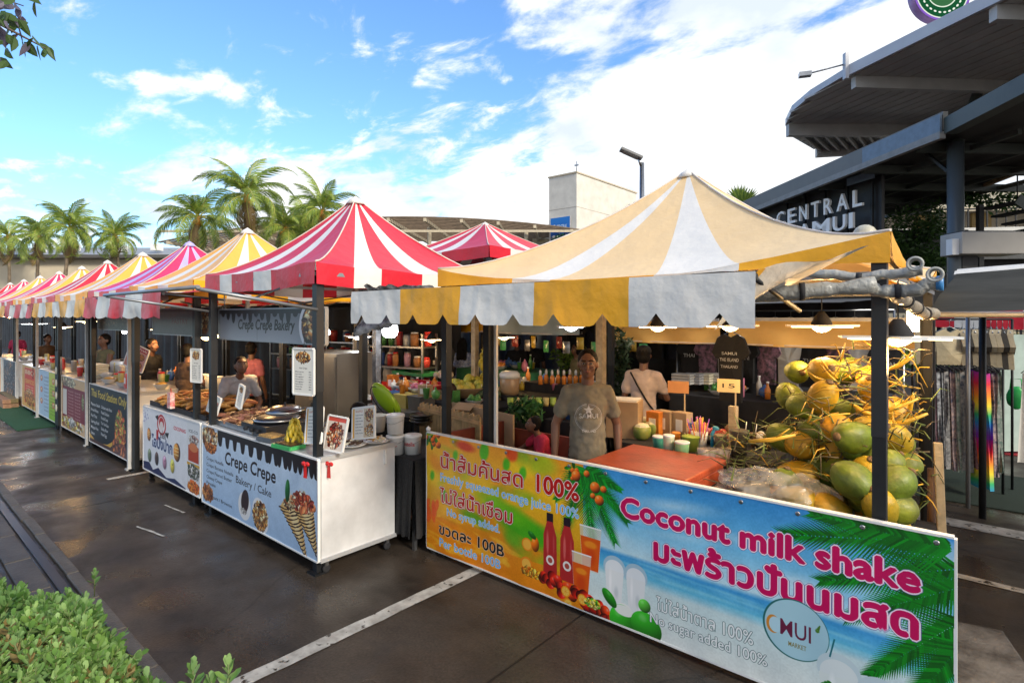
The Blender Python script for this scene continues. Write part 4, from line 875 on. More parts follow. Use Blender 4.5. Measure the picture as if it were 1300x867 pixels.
awning(-8.85, -6.08, 1.9, 2.25, 2.5, 2.36, [RE, WH], 5, 'red and white awning with scalloped edge at the cake stall', .26, 'sc', 4)
awning(-12.1, -8.87, 1.9, 2.23, 2.5, 2.34, [YE, WH], 7, 'yellow and white awning left of the red and white one', .23, 'sc', 5)
awning(-14.8, -12.15, 1.9, 2.23, 2.5, 2.34, [RE, WH], 5, 'sagging pink and white awning further down the row', .24, 'sc', 6)
awning(-17.6, -14.9, 1.9, 2.23, 2.5, 2.34, [YE, WH], 5, 'distant yellow and white awning near the left edge', .22, 'sc', 7)
awning(-21, -17.7, 1.9, 2.23, 2.5, 2.34, [RE, WH], 6, 'farthest red and white awning at the left edge', .22, 'sc', 8)
# bare awning frame in front of the crepe stall
af = thing('folding_support', 'bare grey awning frame without cloth in front of the crepe stall sign', 'frame', (0, 0, 0))
for x in (-3.98, -6.05): MB().tube([(x, 1.45, 2.19), (x, 2.32, 2.06)], .013, 8).build('arm', TUBE, af)
MB().tube([(-6.1, 1.45, 2.20), (-3.95, 1.45, 2.20)], .014, 8).build('front_bar', TUBE, af); MB().tube([(-6.05, 2.35, 2.30), (-3.98, 2.35, 2.30)], .02, 8).build('rear_bar', TUBE, af)
# translucent sheet bundled between crepe tent and big tent
bd = MB(); q = lambda u, v: (-3.92 + .45 * u, 2.7 + .35 * u + .1 * math.sin(v * 5), 2.26 - .42 * v * (1 - .4 * u) + .035 * mnoise.noise(Vector((u * 9, v * 9, 0)))) ; bd.sheet(q, 22, 16)
tag(bd.build('plastic_sheet', mat('grey_film', (.30, .31, .33), .22, .5, 14, bump=1.0, bscale=25, spec=.8)), 'crumpled dark grey plastic sheet hanging between the red tent and the white awning', 'sheet')
# rear awning of the big tent seen from inside, lamp lit, and its neighbours
def fascia(x0, x1, y, z0, z1, M, label):
    t = thing('rear_valance', label, 'awning', (0, 0, 0)); mb = MB(); mb.sheet(lambda u, v: (x0 + (x1 - x0) * u, y + .02 * math.sin(u * 14) * (1 - v) + .015 * mnoise.noise(Vector((u * 6, v * 2, x0))), z0 + (z1 - z0) * v - .015 * math.sin(u * math.pi)), 24, 4); mb.build('cloth', M, t)
    MB().bar((x0, y - .03, z1), (x1, y - .03, z1), .035).build('rail', TUBE, t); MB().bar((x0, y - .01, z0 + .005), (x1, y - .01, z0 + .005), .012).build('hem', SEAM, t); return t
fascia(-3.75, -2.35, 6.35, 1.70, 1.97, mat('pale_yellow_cloth', (.66, .42, .13), .6, .08, 3), 'lamp lit yellow hanging cloth left of the hanging black t-shirt'); fascia(-2.25, -.55, 6.35, 1.70, 1.98, MC['pale_yellow_cloth'], 'lamp lit yellow hanging cloth above the coconuts')
PG = mat('pale_green_cloth', (.38, .46, .45), .5, .1, 2); fascia(-5.5, -3.95, 5.9, 1.78, 2.05, PG, 'pale green grey hanging cloth behind the t-shirt man'); fascia(-9.5, -7.2, 7.6, 1.72, 1.98, YE, 'dim yellow hanging cloth far behind the white tubs'); fascia(-6.9, -5.6, 7.2, 1.75, 2.0, YE, 'yellow hanging cloth behind the woman in blue')
# unseen roof sheets added to darken the aisle and back stalls, added dark curtain
DT = mat('shading_tarp', (.05, .052, .055), .5, .25, 2, bump=.4, bscale=8)
def tarp(pts, label, M=DT, th=.0):
    a, b, c, d = [Vector(p) for p in pts]; mb = MB(); mb.sheet(lambda u, v: a.lerp(b, u).lerp(d.lerp(c, u), v) + Vector((0, 0, .03 * mnoise.noise(Vector((u * 5, v * 5, a.x))) - .06 * math.sin(math.pi * u) * math.sin(math.pi * v))), 20, 12); return tag(mb.build('tarpaulin', M), label, 'tarpaulin')
tarp([(-6.6, 4.4, 2.32), (-3.6, 4.4, 2.32), (-3.6, 6.6, 2.2), (-6.6, 6.6, 2.2)], 'added dark tarpaulin roof shading the back of the crepe stall')
tarp([(-20, 4.45, 2.3), (-6.65, 4.45, 2.3), (-6.65, 10, 2.25), (-20, 10, 2.25)], 'long added tarpaulin roof shading behind the far food stalls')
tarp([(-6.6, 6.65, 2.25), (-1.2, 6.65, 2.15), (-1.2, 10.4, 2.3), (-6.6, 10.4, 2.3)], 'added dark tarpaulin roof shading the clothes stalls')
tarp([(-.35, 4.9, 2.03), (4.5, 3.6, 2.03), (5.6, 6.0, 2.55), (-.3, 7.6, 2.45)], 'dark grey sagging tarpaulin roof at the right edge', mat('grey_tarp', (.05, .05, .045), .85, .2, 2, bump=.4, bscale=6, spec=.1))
tarp([(-.32, 7.62, 2.46), (5.6, 6.02, 2.56), (5.7, 6.3, 2.62), (-.3, 7.9, 2.52)], 'white edge strip along the back of the grey tarpaulin', WH)
MB_ = thing('shelter_poles', 'thin metal poles carrying the grey tarpaulin at the right', 'frame', (0, 0, 0))
for p0, p1 in (((-.35, 4.9, 2.02), (4.5, 3.6, 2.02)), ((-.1, 6.2, 2.2), (5.2, 4.9, 2.2)), ((-.3, 7.6, 2.42), (5.6, 6, 2.5)), ((-.2, 7.6, 0), (-.2, 7.6, 2.4)), ((1.5, 4.4, 2.05), (1.9, 7.0, 2.46))): MB().tube([p0, p1], .02, 8).build('pole', TUBE, MB_)
MB().tube([(-.08, 7.3, 0), (-.08, 7.3, 2.3)], .03, 8).build('pole', BLACKM, MB_)
CUR = mat('dark_backdrop', (.03, .03, .036), .6, .3, 1.5)
def backdrop(p0, p1, h, label, M=CUR, z0=.02):
    p0 = Vector(p0); p1 = Vector(p1); n = (p1 - p0).normalized().cross(Vector((0, 0, 1))); L_ = (p1 - p0).length; mb = MB(); mb.sheet(lambda u, v: p0.lerp(p1, u) + n * (.05 * math.sin(u * L_ * 9) + .03 * mnoise.noise(Vector((u * L_, v, 0)))) + Vector((0, 0, z0 + (h - z0) * v)), int(L_ * 8), 3); return tag(mb.build('backdrop', M), label, 'backdrop')
backdrop((-1.3, 10.3, 0), (-7.2, 10.3, 0), 2.3, 'dark curtain added to darken the back of the clothes stalls'); backdrop((-7.3, 10.6, 0), (-12.5, 10.9, 0), 2.3, 'grey curtain behind the far aisle', mat('grey_backdrop', (.16, .17, .18), .7, .2, 2)); backdrop((-7.4, 7.2, 0), (-60, 6.4, 0), 2.3, 'dark curtain added to darken the depth behind the food stalls')
# extra poles visible inside
def pole(x, y, h, w, M, label, z0=0):
    t = thing('pole', label, 'pole', (x, y, 0)); MB().bar((0, 0, z0), (0, 0, h), w).build('shaft', M, t); MB().box((0, 0, .01), (w * 2, w * 2, .02)).build('foot_plate', M, t); return t
p = at(620, 500, D=4.75); pole(p.x, p.y, 2.2, .065, BLACKM, 'black pole with a pale edge right of the bamboo crate'); pole(p.x + .06, p.y + .03, 2.15, .025, WHITE, 'thin white pole against the black pole by the bamboo crate')
p = at(763, 450, D=6.6); pole(p.x, p.y, 2.2, .09, PALEWOOD, 'pale wooden post behind the head of the t-shirt man'); p = at(603, 440, D=7.2); pole(p.x, p.y, 2.2, .07, PALEWOOD, 'pale wooden post right of the woman in blue')
p = at(461, 470, D=6.2); pole(p.x, p.y, 2.3, .07, BLACKM, 'dark pole left of the white shade lamp'); p = at(478, 470, D=6.6); pole(p.x, p.y, 2.3, .07, mat('wrapped_pole', (.16, .16, .17), .3, .3, 20, bump=.6), 'silver wrapped pole under the white shade lamp')
p = at(1178, 500, D=4.9); pole(p.x, p.y, 2.1, .10, BLACKM, 'dark thick pole right of the coconut pile')
# ---------------------------------------------------------------- banners
def photo_noise(c): c.noise(.05, 6); c.noise(.04, 40)
# front banner
cv = Canvas(2600, 730, (.95, .55, .1)); X = .448
cv.grad([(0, (.98, .62, .12)), (.3, (.96, .75, .12)), (.6, (.88, .62, .08)), (1, (.92, .42, .08))], 0, X)
cv.grad([(0, (.22, .58, .86)), (.3, (.45, .76, .93)), (.52, (.78, .91, .96)), (.55, (.25, .62, .86)), (.64, (.40, .76, .90)), (.70, (.82, .91, .92)), (1, (.93, .95, .93))], X, 1)
r_ = random.Random(4)
for i in range(60):
    x, y = r_.uniform(0, X), r_.uniform(0, 1); c = r_.choice([(.98, .85, .1), (.5, .78, .1), (.95, .5, .08), (.99, .75, .15), (.3, .7, .1)]); cv.ell(x, y, r_.uniform(.02, .07), r_.uniform(.01, .03), c, r_.uniform(-.6, .6), soft=40, a=.55)
cv.ell(.30, .56, .11, .035, (.25, .68, .05), .25, soft=45, a=.95); cv.ell(.24, .47, .10, .028, (.45, .78, .05), .2, soft=45, a=.8); cv.ell(.16, .62, .06, .02, (.3, .65, .08), .2, soft=30, a=.8)
for x, y, s in ((.255, .12, .012), (.30, .16, .012), (.02, .36, .010), (.06, .50, .012), (.19, .06, .016), (.10, .14, .01)): cv.ell(x, y, s, s * 1.5, (.25, .72, .08), .2, soft=14, a=.9)
cv.ell(.13, .05, .04, .014, (.85, .2, .1), .1, soft=20, a=.9); cv.ell(.27, .03, .02, .02, (.9, .25, .1), 0, soft=20, a=.8)
cv.poly([(0, .70), (.06, .70), (.12, .76), (.2, .79), (.3, .80), (.36, .79), (X, .82), (X, 1), (0, 1)], (.93, .55, .06), .9)
for i in range(26): x = r_.uniform(0, .28); y = r_.uniform(.66, .98); cv.ell(x, y, r_.uniform(.01, .05), r_.uniform(.003, .008), (.98, .75, .2), r_.uniform(-.4, .4), soft=8, a=.6)
for i in range(9): cv.ell(.01 + r_.uniform(-.01, .03), .68 + r_.uniform(-.09, .05), .008, .018, (.95, .35, .05), r_.uniform(-.5, .5), soft=6, a=.8)
for i in range(14): cv.ell(r_.uniform(X, 1), r_.uniform(.0, .45), r_.uniform(.03, .1), r_.uniform(.008, .022), (.88, .95, .98), r_.uniform(-.2, .1), soft=40, a=.55)
for i in range(10): cv.ell(r_.uniform(X + .1, 1), r_.uniform(.56, .66), r_.uniform(.04, .1), .004, (.6, .88, .95), .03, soft=8, a=.5)
photo_noise(cv)
G_ = (.05, .55, .13)
for (a, l) in ((1.9, .14), (1.45, .15), (1.1, .14), (.75, .12), (.35, .08), (2.3, .10)): cv.frond(.452, .02, a, l, G_, 34, .0035)
for (x, y, a, l) in ((1.0, .02, 2.95, .20), (1.01, .12, 2.75, .17), (1.01, .2, 2.55, .15), (1.01, .35, 2.3, .15), (1.01, .45, 2.05, .13), (1.0, .05, 3.2, .16)): cv.frond(x, y, a, l, (.04, .50, .10), 40, .0042, .38)
def oranges(x, y, s, n, c=(.93, .38, .05), sd=1):
    r = random.Random(sd)
    for i in range(n * 2): cv.ell(x + r.gauss(0, s * 1.3), y + r.gauss(0, s * 3), s * .9, s * .4, (.1, r.uniform(.35, .6), .08), r.uniform(0, 3), sh=.3)
    for i in range(n): cv.ell(x + r.gauss(0, s * 1.1), y + r.gauss(0, s * 2.6), s * r.uniform(.45, .7), None, c, sh=.6)
oranges(.02, .06, .012, 7, sd=3); oranges(.428, .08, .010, 5, sd=5)
for x, y, s in ((.432, .09, .0105), (.456, .06, .007), (.475, .14, .011), (.493, .14, .007), (.484, .22, .010), (.47, .2, .006)): cv.ell(x, y, s, s, (.95, .42, .1), sh=.7)
# bottles, cups, fruit
for x, yb_ in ((.370, .86), (.411, .85)):
    cv.rect(x - .008, .40, x + .008, .47, (.13, .08, .13)); cv.poly([(x - .007, .46), (x + .007, .46), (x + .016, .56), (x + .017, yb_), (x - .017, yb_), (x - .016, .56)], (.72, .16, .16)); cv.ell(x - .006, .62, .004, .03, (.9, .45, .42), 0, soft=5, a=.8); cv.ell(x + .009, .62, .003, .028, (.85, .4, .38), 0, soft=5, a=.5); cv.ell(x, .74, .010, .010, (.95, .93, .9)); cv.ell(x, .74, .006, .006, (.7, .3, .25), soft=3)
for x, y0, y1, w in ((.464, .42, .72, .024), (.444, .62, .90, .022)):
    cv.poly([(x - w, y0), (x + w, y0), (x + w * .75, y1), (x - w * .75, y1)], (.88, .86, .82), .75); cv.poly([(x - w * .92, y0 + .07), (x + w * .92, y0 + .07), (x + w * .72, y1 - .01), (x - w * .72, y1 - .01)], (.90, .36, .06)); cv.ell(x, y0 + .12, w * .7, w * .35, (.98, .62, .15), soft=8, a=.8); cv.ell(x, y0 + .2, w * .6, w * .9, (.8, .2, .04), soft=20, a=.5); cv.line(x - w, y0, x + w, y0, .003, (.95, .95, .95))
cv.ell(.312, .68, .014, .014, (.95, .55, .1)); cv.ell(.312, .68, .011, .011, (.98, .72, .25)); cv.ell(.333, .66, .010, .016, (.93, .45, .05), sh=.6); cv.ell(.325, .60, .012, .006, (.1, .45, .1), .5, sh=.4)
cv.ell(.31, .83, .016, .016, (.95, .55, .1)); cv.ell(.31, .83, .012, .012, (.99, .75, .3)); cv.food(.325, .88, .03, .03, [(.97, .65, .1), (.99, .8, .3), (.9, .45, .05)], 60, .25, 3)
for i in range(30): x = .352 + i * .0052 + r_.uniform(-.004, .004); y = .86 + .14 * (i / 30) + r_.uniform(-.05, .05); cv.ell(x, y, .0115, .0105, r_.choice([(.85, .16, .08), (.9, .25, .08), (.8, .12, .07)]), r_.uniform(0, 3), sh=.7)
for x, y in ((.408, .92), (.414, 1.0), (.447, .93)): cv.ell(x, y, .011, .011, (.97, .6, .1)); cv.ell(x, y, .0085, .0085, (.99, .8, .35)); [cv.line(x, y, x + .008 * math.cos(a), y + .008 * 3.56 * math.sin(a), .0008, (.95, .6, .15)) for a in [k * .78 for k in range(8)]]
cv.food(.47, .93, .016, .03, [(.98, .85, .2), (.3, .7, .15), (.95, .9, .5)], 40, .3, 5)
for x, y in ((.515, .70), (.558, .71)):
    cv.ell(x, y - .06, .023, .022, (.70, .80, .86), a=.9); cv.ell(x, y - .05, .019, .017, (.93, .95, .96)); cv.poly([(x - .019, y - .04), (x + .019, y - .04), (x + .014, y + .17), (x - .014, y + .17)], (.93, .94, .94)); cv.ell(x - .008, y + .04, .004, .03, (1, 1, 1), soft=8); cv.ell(x + .004, y + .1, .006, .015, (.75, .78, .8), soft=10, a=.6)
cv.ell(.535, .90, .017, .014, (.96, .97, .95)); cv.ell(.533, .97, .028, .030, (.2, .66, .15), sh=.5); cv.ell(.535, .90, .020, .010, (.95, .96, .93)); cv.ell(.578, .95, .030, .026, (.2, .64, .15), .3, sh=.5); cv.ell(.575, .82, .012, .012, (.35, .75, .25), sh=.5); cv.ell(.505, .85, .02, .01, (.15, .55, .12), .8, sh=.4)
RD = (.75, .06, .05); WT = (.98, .97, .93)
cv.text('น้ำส้มคั้นสด', .052, .300, .268, .115, RD, WT, 4, (.35, .1, .05), 0, fat=2); cv.text('100%', .338, .438, .265, .125, RD, WT, 4, (.35, .1, .05), 0, fat=4)
cv.text('Freshly squeezed orange juice 100%', .050, .438, .385, .070, (.45, .72, .96), WT, 2, None, 0, fat=1)
cv.text('ไม่ใส่น้ำเชื่อม', .048, .272, .565, .105, RD, WT, 4, (.35, .1, .05), 0, fat=2); cv.text('No syrup added.', .072, .236, .665, .065, (.45, .72, .96), WT, 2, None, 0, fat=1)
cv.text('ขวดละ 100B', .045, .248, .84, .085, (.08, .06, .06), WT, 2, None, 0, fat=2); cv.text('Per bottle 100B', .047, .238, .945, .070, (.45, .72, .96), WT, 2, None, 0, fat=1)
MG = (.80, .02, .36)
cv.text('Coconut milk shake', .530, .964, .285, .125, MG, (.99, .93, .97), 5, (.35, .35, .6), 0, fat=6); cv.text('มะพร้าวปั่นนมสด', .594, .962, .505, .135, MG, (.99, .93, .97), 5, (.35, .35, .6), 0, fat=6)
cv.text('ไม่ใส่น้ำตาล 100%', .598, .758, .815, .075, (.97, .98, .98), (.12, .3, .3), 2, None, 0, fat=1); cv.text('No sugar added 100%', .586, .778, .905, .062, (.97, .98, .98), (.12, .3, .3), 2, None, 0, fat=1)
cv.ell(.817, .65, .045, .045, (.15, .42, .42)); cv.ell(.818, .65, .0432, .0432, (.72, .87, .93), a=.92); cv.ell(.787, .655, .010, .014, (.85, .55, .2)); cv.ell(.790, .655, .009, .012, (.72, .87, .93)); cv.text('MUI', .797, .838, .695, .085, (.42, .12, .25), None, 0, None, .005); cv.text('MARKET', .808, .832, .745, .025, (.5, .45, .2)); cv.frond(.845, .63, -1.2, .012, (.3, .5, .15), 10, .002)
for x, y in ((.873, .87), (.922, .92)):
    cv.ell(x, y - .08, .028, .026, (.80, .88, .90)); cv.ell(x, y - .06, .024, .022, (.90, .94, .94)); cv.poly([(x - .025, y - .05), (x + .025, y - .05), (x + .018, y + .2), (x - .018, y + .2)], (.90, .94, .93)); cv.ell(x - .008, y + .03, .006, .03, (.98, 1, 1), soft=8); cv.ell(x + .01, y + .05, .005, .02, (.72, .85, .86), soft=8, a=.6)
cv.line(.862, .73, .868, .63, .0022, (.1, .45, .5)); cv.food(.85, .97, .022, .04, [(.2, .65, .15), (.3, .75, .2), (.9, .95, .9)], 40, .3, 8); cv.ell(.835, 1.0, .02, .015, (.25, .68, .18), .3, sh=.4)
for i in range(6): cv.ell(.835 + i * .006, .95 - i * .012, .012, .005, (.15, .6, .15), -.6 - i * .3, sh=.3)
fb = thing('drinks_banner', 'long banner for orange juice and coconut milk shake across the near stall', 'banner', (-3.66, 3.17, .05))
panel('printed_panel', 3.53, .97, printmat('drinks_banner_art', cv, .38, .86), fb, WHITE, .022, .010, 90, 24)
for x in (.03, 3.5): MB().lathe((x, .05, -.03), [(.03, -.02), (.035, 0), (.03, .02)], 10, Euler((rad(90), 0, 0))).build('castor', STEEL, fb); 
for i in range(13): MB().lathe((.06 + i * .284, -.034, .945), [(.006, 0), (.012, 0), (.012, .004), (.006, .004)], 10, Euler((rad(90), 0, 0))).build('eyelet', STEEL, fb)
MB().lathe((0, 0, .985), [(.018, 0), (.02, .02), (0, .04)], 10).build('corner_knob', WHITE, fb)
for x in (.02, 1.2, 2.4, 3.5): MB().bar((x, .05, .0), (x, .05, .95), .03).build('stay', STEEL, fb)
# generic small-print filler
def lines(cv, x0, x1, ys, h, c, words, out=None):
    for y, w in zip(ys, words): cv.text(w, x0, x0 + (x1 - x0) * min(1, len(w) / max(len(q) for q in words)), y, h, c, out, 1)
CREPE = [(.75, .5, .22), (.85, .62, .3), (.55, .3, .12), (.95, .85, .65), (.3, .15, .08)]; FRY = [(.85, .55, .2), (.75, .4, .12), (.6, .28, .08), (.9, .7, .35)]
# crepe banner
cv = Canvas(1500, 530, (.74, .83, .93)); cv.grad([(0, (.80, .87, .94)), (1, (.66, .78, .91))]); photo_noise(cv)
BR = (.13, .07, .06); cv.rect(.17, 0, 1, .08, BR); xs_ = np.linspace(.17, 1, 22)
for i in range(11): cx_ = .19 + i * .077; cv.ell(cx_, .05, .020, .055, BR); cv.ell(cx_ + .038, .14, .018, .018, (.74, .83, .92)) if False else None
for i in range(12): cv.poly([(.175 + i * .072, .05), (.225 + i * .072, .05), (.212 + i * .072, .19), (.200 + i * .072, .205), (.188 + i * .072, .19)], BR)
cv.food(.085, .15, .085, .14, CREPE + [(.95, .9, .8)], 200, .22, 1); cv.food(.09, .27, .06, .05, [(.85, .5, .2), (.75, .4, .15)], 60, .3, 2)
cv.text('Crepe Crepe', .245, .70, .39, .15, BR, None, 0, None, .02, shear=.12); cv.text('Bakery / Cake', .355, .665, .565, .085, BR, None, 0, None, .005)
lines(cv, .05, .33, [.43, .51, .59, .67, .745, .82, .90], .042, (.12, .12, .16), ['Crepe Nutella', 'Crepe Banana Nutella', 'Crepe Peanut Butter', 'Cheesy Crepe', 'Pancake', 'Apple', 'Croissant / Brownie'])
cv.food(.06, .86, .06, .10, [(.75, .45, .2), (.5, .25, .1), (.9, .6, .3)], 90, .25, 4)
cv.ell(.435, .80, .058, .058, (.93, .93, .93)); cv.ell(.44, .74, .035, .05, (.22, .12, .10), .3); cv.food(.43, .86, .03, .03, [(.9, .88, .85), (.8, .78, .75)], 20, .3, 5)
cv.ell(.575, .82, .075, .06, (.92, .93, .95), .8); cv.food(.575, .83, .06, .16, CREPE, 220, .2, 6)
for (bx, by, tx, ty, w) in ((.93, 1.02, .80, .50, .085), (1.0, .95, .90, .45, .08)):
    cv.poly([(bx, by), (tx - w * .8, ty + .12), (tx - w * .2, ty - .03), (tx + w * .9, ty + .02)], (.88, .72, .45)); d = Vector((bx - tx, by - ty)); 
    for k in range(9): f = k / 9; cv.ell(tx + (bx - tx) * f + w * .25 * (1 - f), ty + .08 + (by - ty) * f, w * .42 * (1 - f), w * .9 * (1 - f) + .01, (.97, .88, .66), -.5, soft=14, a=.35)
    for k in range(15):
        f = k / 14; hw_ = w * .85 * (1 - f) + .004; cxx = tx + (bx - tx) * f; cyy = ty + .07 * (1 - f) + (by - ty) * f; pv = None
        for q in range(9): g_ = q / 8 * 2 - 1; xx = cxx + g_ * hw_; yy = cyy - g_ * .05 * (1 - f) + .035 * (1 - g_ * g_) + r_.uniform(-.006, .006); (cv.line(pv[0], pv[1], xx, yy, r_.uniform(.003, .0065), (.2, .09, .05)) if pv else None); pv = (xx, yy)
cv.food(.90, .48, .075, .09, [(.8, .35, .2), (.9, .5, .3), (.95, .85, .7), (.6, .2, .12)], 120, .25, 9); cv.food(.80, .55, .04, .05, [(.3, .15, .1), (.9, .8, .6), (.7, .4, .2)], 50, .3, 2); cv.ell(.79, .42, .018, .045, (.1, .4, .15), .1, sh=.4)
def cart(x0, x1, y0, y1, z0, z1, M, label, bannerlabel, seed=0, side=WHITE, wheels=True):
    t = thing('food_cart', label, 'counter', ((x0 + x1) / 2, y0, 0)); w = x1 - x0; d = y1 - y0
    MB().box((w / 2 - .012, d / 2, (z0 + z1) / 2), (.024, d, z1 - z0 - .02)).build('side_panel', side, t); MB().box((-w / 2 + .012, d / 2, (z0 + z1) / 2), (.024, d, z1 - z0 - .02)).build('side_panel', side, t)
    MB().box((0, d / 2, z1 - .0), (w + .01, d + .01, .025)).build('worktop', mat('steel_worktop', (.5, .5, .5), .35, .15, 4, metal=.3), t); MB().box((0, d / 2, z0 + .02), (w - .06, d - .04, .03)).build('shelf', side, t); MB().box((0, .05, (z0 + z1) / 2), (w - .06, .02, z1 - z0 - .05)).build('front_panel', side, t)
    for sx in (-1, 1):
        MB().box((sx * (w / 2 + .0), d / 2, z1 + .004), (.03, d + .02, .035)).build('edge_trim', mat('alu_trim', (.55, .56, .58), .35, .05, metal=.4), t); MB().box((sx * (w / 2), d / 2, z0), (.03, d + .02, .03)).build('edge_trim', MC['alu_trim'], t)
        for y in (.06, d - .06):
            lg = MB().bar((sx * (w / 2 - .03), y, .06), (sx * (w / 2 - .03), y, z0), .03).build('leg', STEEL, t); MB().lathe((sx * (w / 2 - .03), y, .035), [(.02, -.015), (.033, -.012), (.033, .012), (.02, .015)], 12, Euler((0, rad(90), 0))).build('castor', DARK, lg)
    if M:
        b = thing('stall_banner', bannerlabel, 'banner', (x0 + .005, y0 - .02, z0)); panel('printed_panel', w - .01, z1 - z0, M, b, WHITE, .012, .004, 30, 10, seed)
    return t
cart(-6.17, -3.94, 2.33, 3.03, .12, .90, printmat('crepe_banner_art', cv, .38, .86), 'white counter cart of the crepe stall with bare white side', 'light blue banner reading Crepe Crepe Bakery with pictures of crepes', 1, mat('scuffed_white_board', (.68, .68, .69), .45, .16, 2.2, detail=9))
# cake stall banner
cv = Canvas(1100, 520, (.90, .91, .93)); photo_noise(cv); NV = (.1, .12, .32); cv.poly([(0, .88), (.12, .86), (.2, .95), (.3, .88), (.45, .97), (.6, .92), (.78, .98), (.78, 1), (0, 1)], NV)
for i in range(26): a = r_.uniform(0, 6.28); cv.ell(.07 + r_.gauss(0, .035), .12 + r_.gauss(0, .08), .012, .003, (.25, .25, .6), a, soft=2)
cv.ell(.36, .20, .085, .075, (.75, .1, .12)); cv.ell(.36, .20, .066, .060, (.92, .90, .9)); cv.ell(.36, .17, .05, .04, (.75, .12, .14)); cv.ell(.36, .21, .035, .03, (.93, .88, .85)); cv.poly([(.24, .1), (.3, .06), (.29, .16)], (.1, .1, .12)); cv.poly([(.42, .3), (.5, .28), (.47, .38)], (.1, .1, .12)); cv.rect(.26, .3, .30, .46, (.75, .1, .12))
cv.text('อร่อย', .33, .44, .40, .10, (.1, .1, .13), None, 0, None, .02); cv.text('ไอปังปาก', .17, .56, .58, .16, (.12, .2, .42), (.96, .97, 1), 2, (.3, .5, .75), .03)
cv.text('COCOPANG', .58, .78, .20, .05, (.8, .1, .15), None, 0, None, .03)
cv.ell(.12, .42, .038, .05, (.3, .2, .15)); cv.ell(.115, .42, .032, .045, (.85, .55, .25), sh=.4); [cv.line(.085, .38 + k * .03, .145, .38 + k * .03, .004, (.95, .85, .6)) for k in range(3)]
cv.ell(.64, .52, .055, .065, (.3, .2, .15)); cv.ell(.625, .52, .048, .06, (.88, .58, .22), sh=.4); [cv.line(.585, .46 + k * .05, .665, .46 + k * .05, .006, (.97, .88, .6)) for k in range(3)]
for x, c in ((.13, (.45, .5, .4)), (.27, (.3, .22, .2)), (.42, (.75, .55, .65)), (.56, (.92, .85, .35))): cv.ell(x, .76, .05, .05, (.8, .82, .86)); cv.ell(x, .75, .036, .05, c, sh=.4); cv.ell(x, .7, .02, .02, [min(1, q * 1.3) for q in c], sh=.5)
cv.rect(.80, 0, 1, 1, (.88, .89, .9)); cv.text('ICE-CO', .83, .97, .16, .04, (.2, .25, .3)); cv.food(.9, .26, .07, .06, [(.9, .88, .85), (.7, .5, .45)], 60, .3, 2); cv.rect(.82, .34, .98, .56, (.72, .25, .12)); cv.ell(.9, .36, .07, .03, (.85, .5, .3)); cv.rect(.80, .58, 1, .62, (.85, .65, .2)); cv.food(.9, .70, .09, .1, [(.85, .84, .82), (.5, .48, .42), (.3, .35, .25)], 100, .2, 3); cv.food(.9, .91, .085, .08, [(.9, .5, .15), (.8, .35, .1)], 80, .25, 4)
cart(-8.0, -6.22, 2.33, 3.0, .14, .90, printmat('cake_banner_art', cv, .45, .84), 'white cart of the fried pastry stall left of the crepe cart', 'white banner with blue Thai lettering and pictures of cakes', 2)
# menu banner: Thai Food Station
cv = Canvas(900, 430, (.05, .05, .06)); photo_noise(cv); cv.text('Thai Food Station Only', .05, .97, .20, .13, (.88, .75, .2), None, 0, None, .015, shear=.15)
wl = ['Papaya Salad', 'Fried Rice', 'Pad Thai', 'Spring Roll', 'Mango Rice', 'Satay']; lines(cv, .05, .30, [.36, .46, .56, .66, .76, .86], .05, (.9, .9, .9), wl); lines(cv, .34, .62, [.36, .45, .54, .63, .72, .81], .05, (.9, .9, .9), ['Chicken with Rice', 'Fried Chicken', 'Noodle Soup', 'Tom Yum Soup', 'Sticky Rice', 'Fried Egg'])
cv.poly([(0, .85), (.2, .97), (.5, .92), (.68, .8), (.7, .84), (.5, 1), (0, 1)], (.85, .65, .2)); cv.rect(.0, .94, 1, 1, (.3, .16, .12)); cv.food(.82, .62, .12, .3, [(.9, .75, .3), (.85, .5, .2), (.4, .6, .2), (.8, .25, .12)], 170, .25, 5); cv.food(.8, .9, .15, .1, [(.5, .25, .15), (.8, .45, .2)], 90, .3, 6)
cart(-10.62, -8.72, 2.36, 3.05, .10, .98, printmat('thai_banner_art', cv, .4, .85), 'white counter of the Thai food stall with a plain side', 'black banner headed Thai Food Station Only in yellow letters', 3)
# maroon
cv = Canvas(500, 460, (.85, .7, .5)); photo_noise(cv); cv.food(.3, .1, .3, .1, [(.8, .75, .6), (.6, .5, .4)], 60, .2); cv.rect(.05, .18, 1, .78, (.5, .05, .14)); 
for c_ in (.30, .58):
    for k in range(9): cv.text('Thai food 100', c_, c_ + .22, .27 + k * .06, .028, (.9, .8, .75), None, 0)
cv.rect(.06, .24, .24, .74, (.88, .85, .8)); cv.food(.9, .4, .05, .16, [(.5, .6, .25), (.9, .85, .7)], 40, .4); cv.food(.45, .88, .45, .1, [(.9, .8, .25), (.95, .9, .8), (.7, .4, .2)], 120, .12, 3); cv.food(.45, .85, .14, .08, [(.9, .88, .85)], 10, .3)
cart(-12.45, -10.85, 2.36, 3.0, .10, .98, printmat('maroon_banner_art', cv, .4, .85), 'counter behind the maroon menu banner', 'maroon menu banner with rows of small pale writing', 4)
cv = Canvas(500, 460, (.72, .82, .9)); photo_noise(cv); cv.grad([(0, (.85, .85, .3)), (1, (.55, .75, .2))], .55, 1)
for x in (.15, .78):
    for k in range(3): cv.ell(x, .18 + k * .25, .07, .06, (.85, .3, .2)); cv.ell(x, .18 + k * .25, .05, .04, (.9, .8, .6), sh=.3)
for k in range(10): cv.text('Smoothie 60', .30, .52, .15 + k * .08, .03, (.2, .3, .4)); cv.text('Juice 60', .62, .9, .30 + k * .065, .025, (.2, .35, .1))
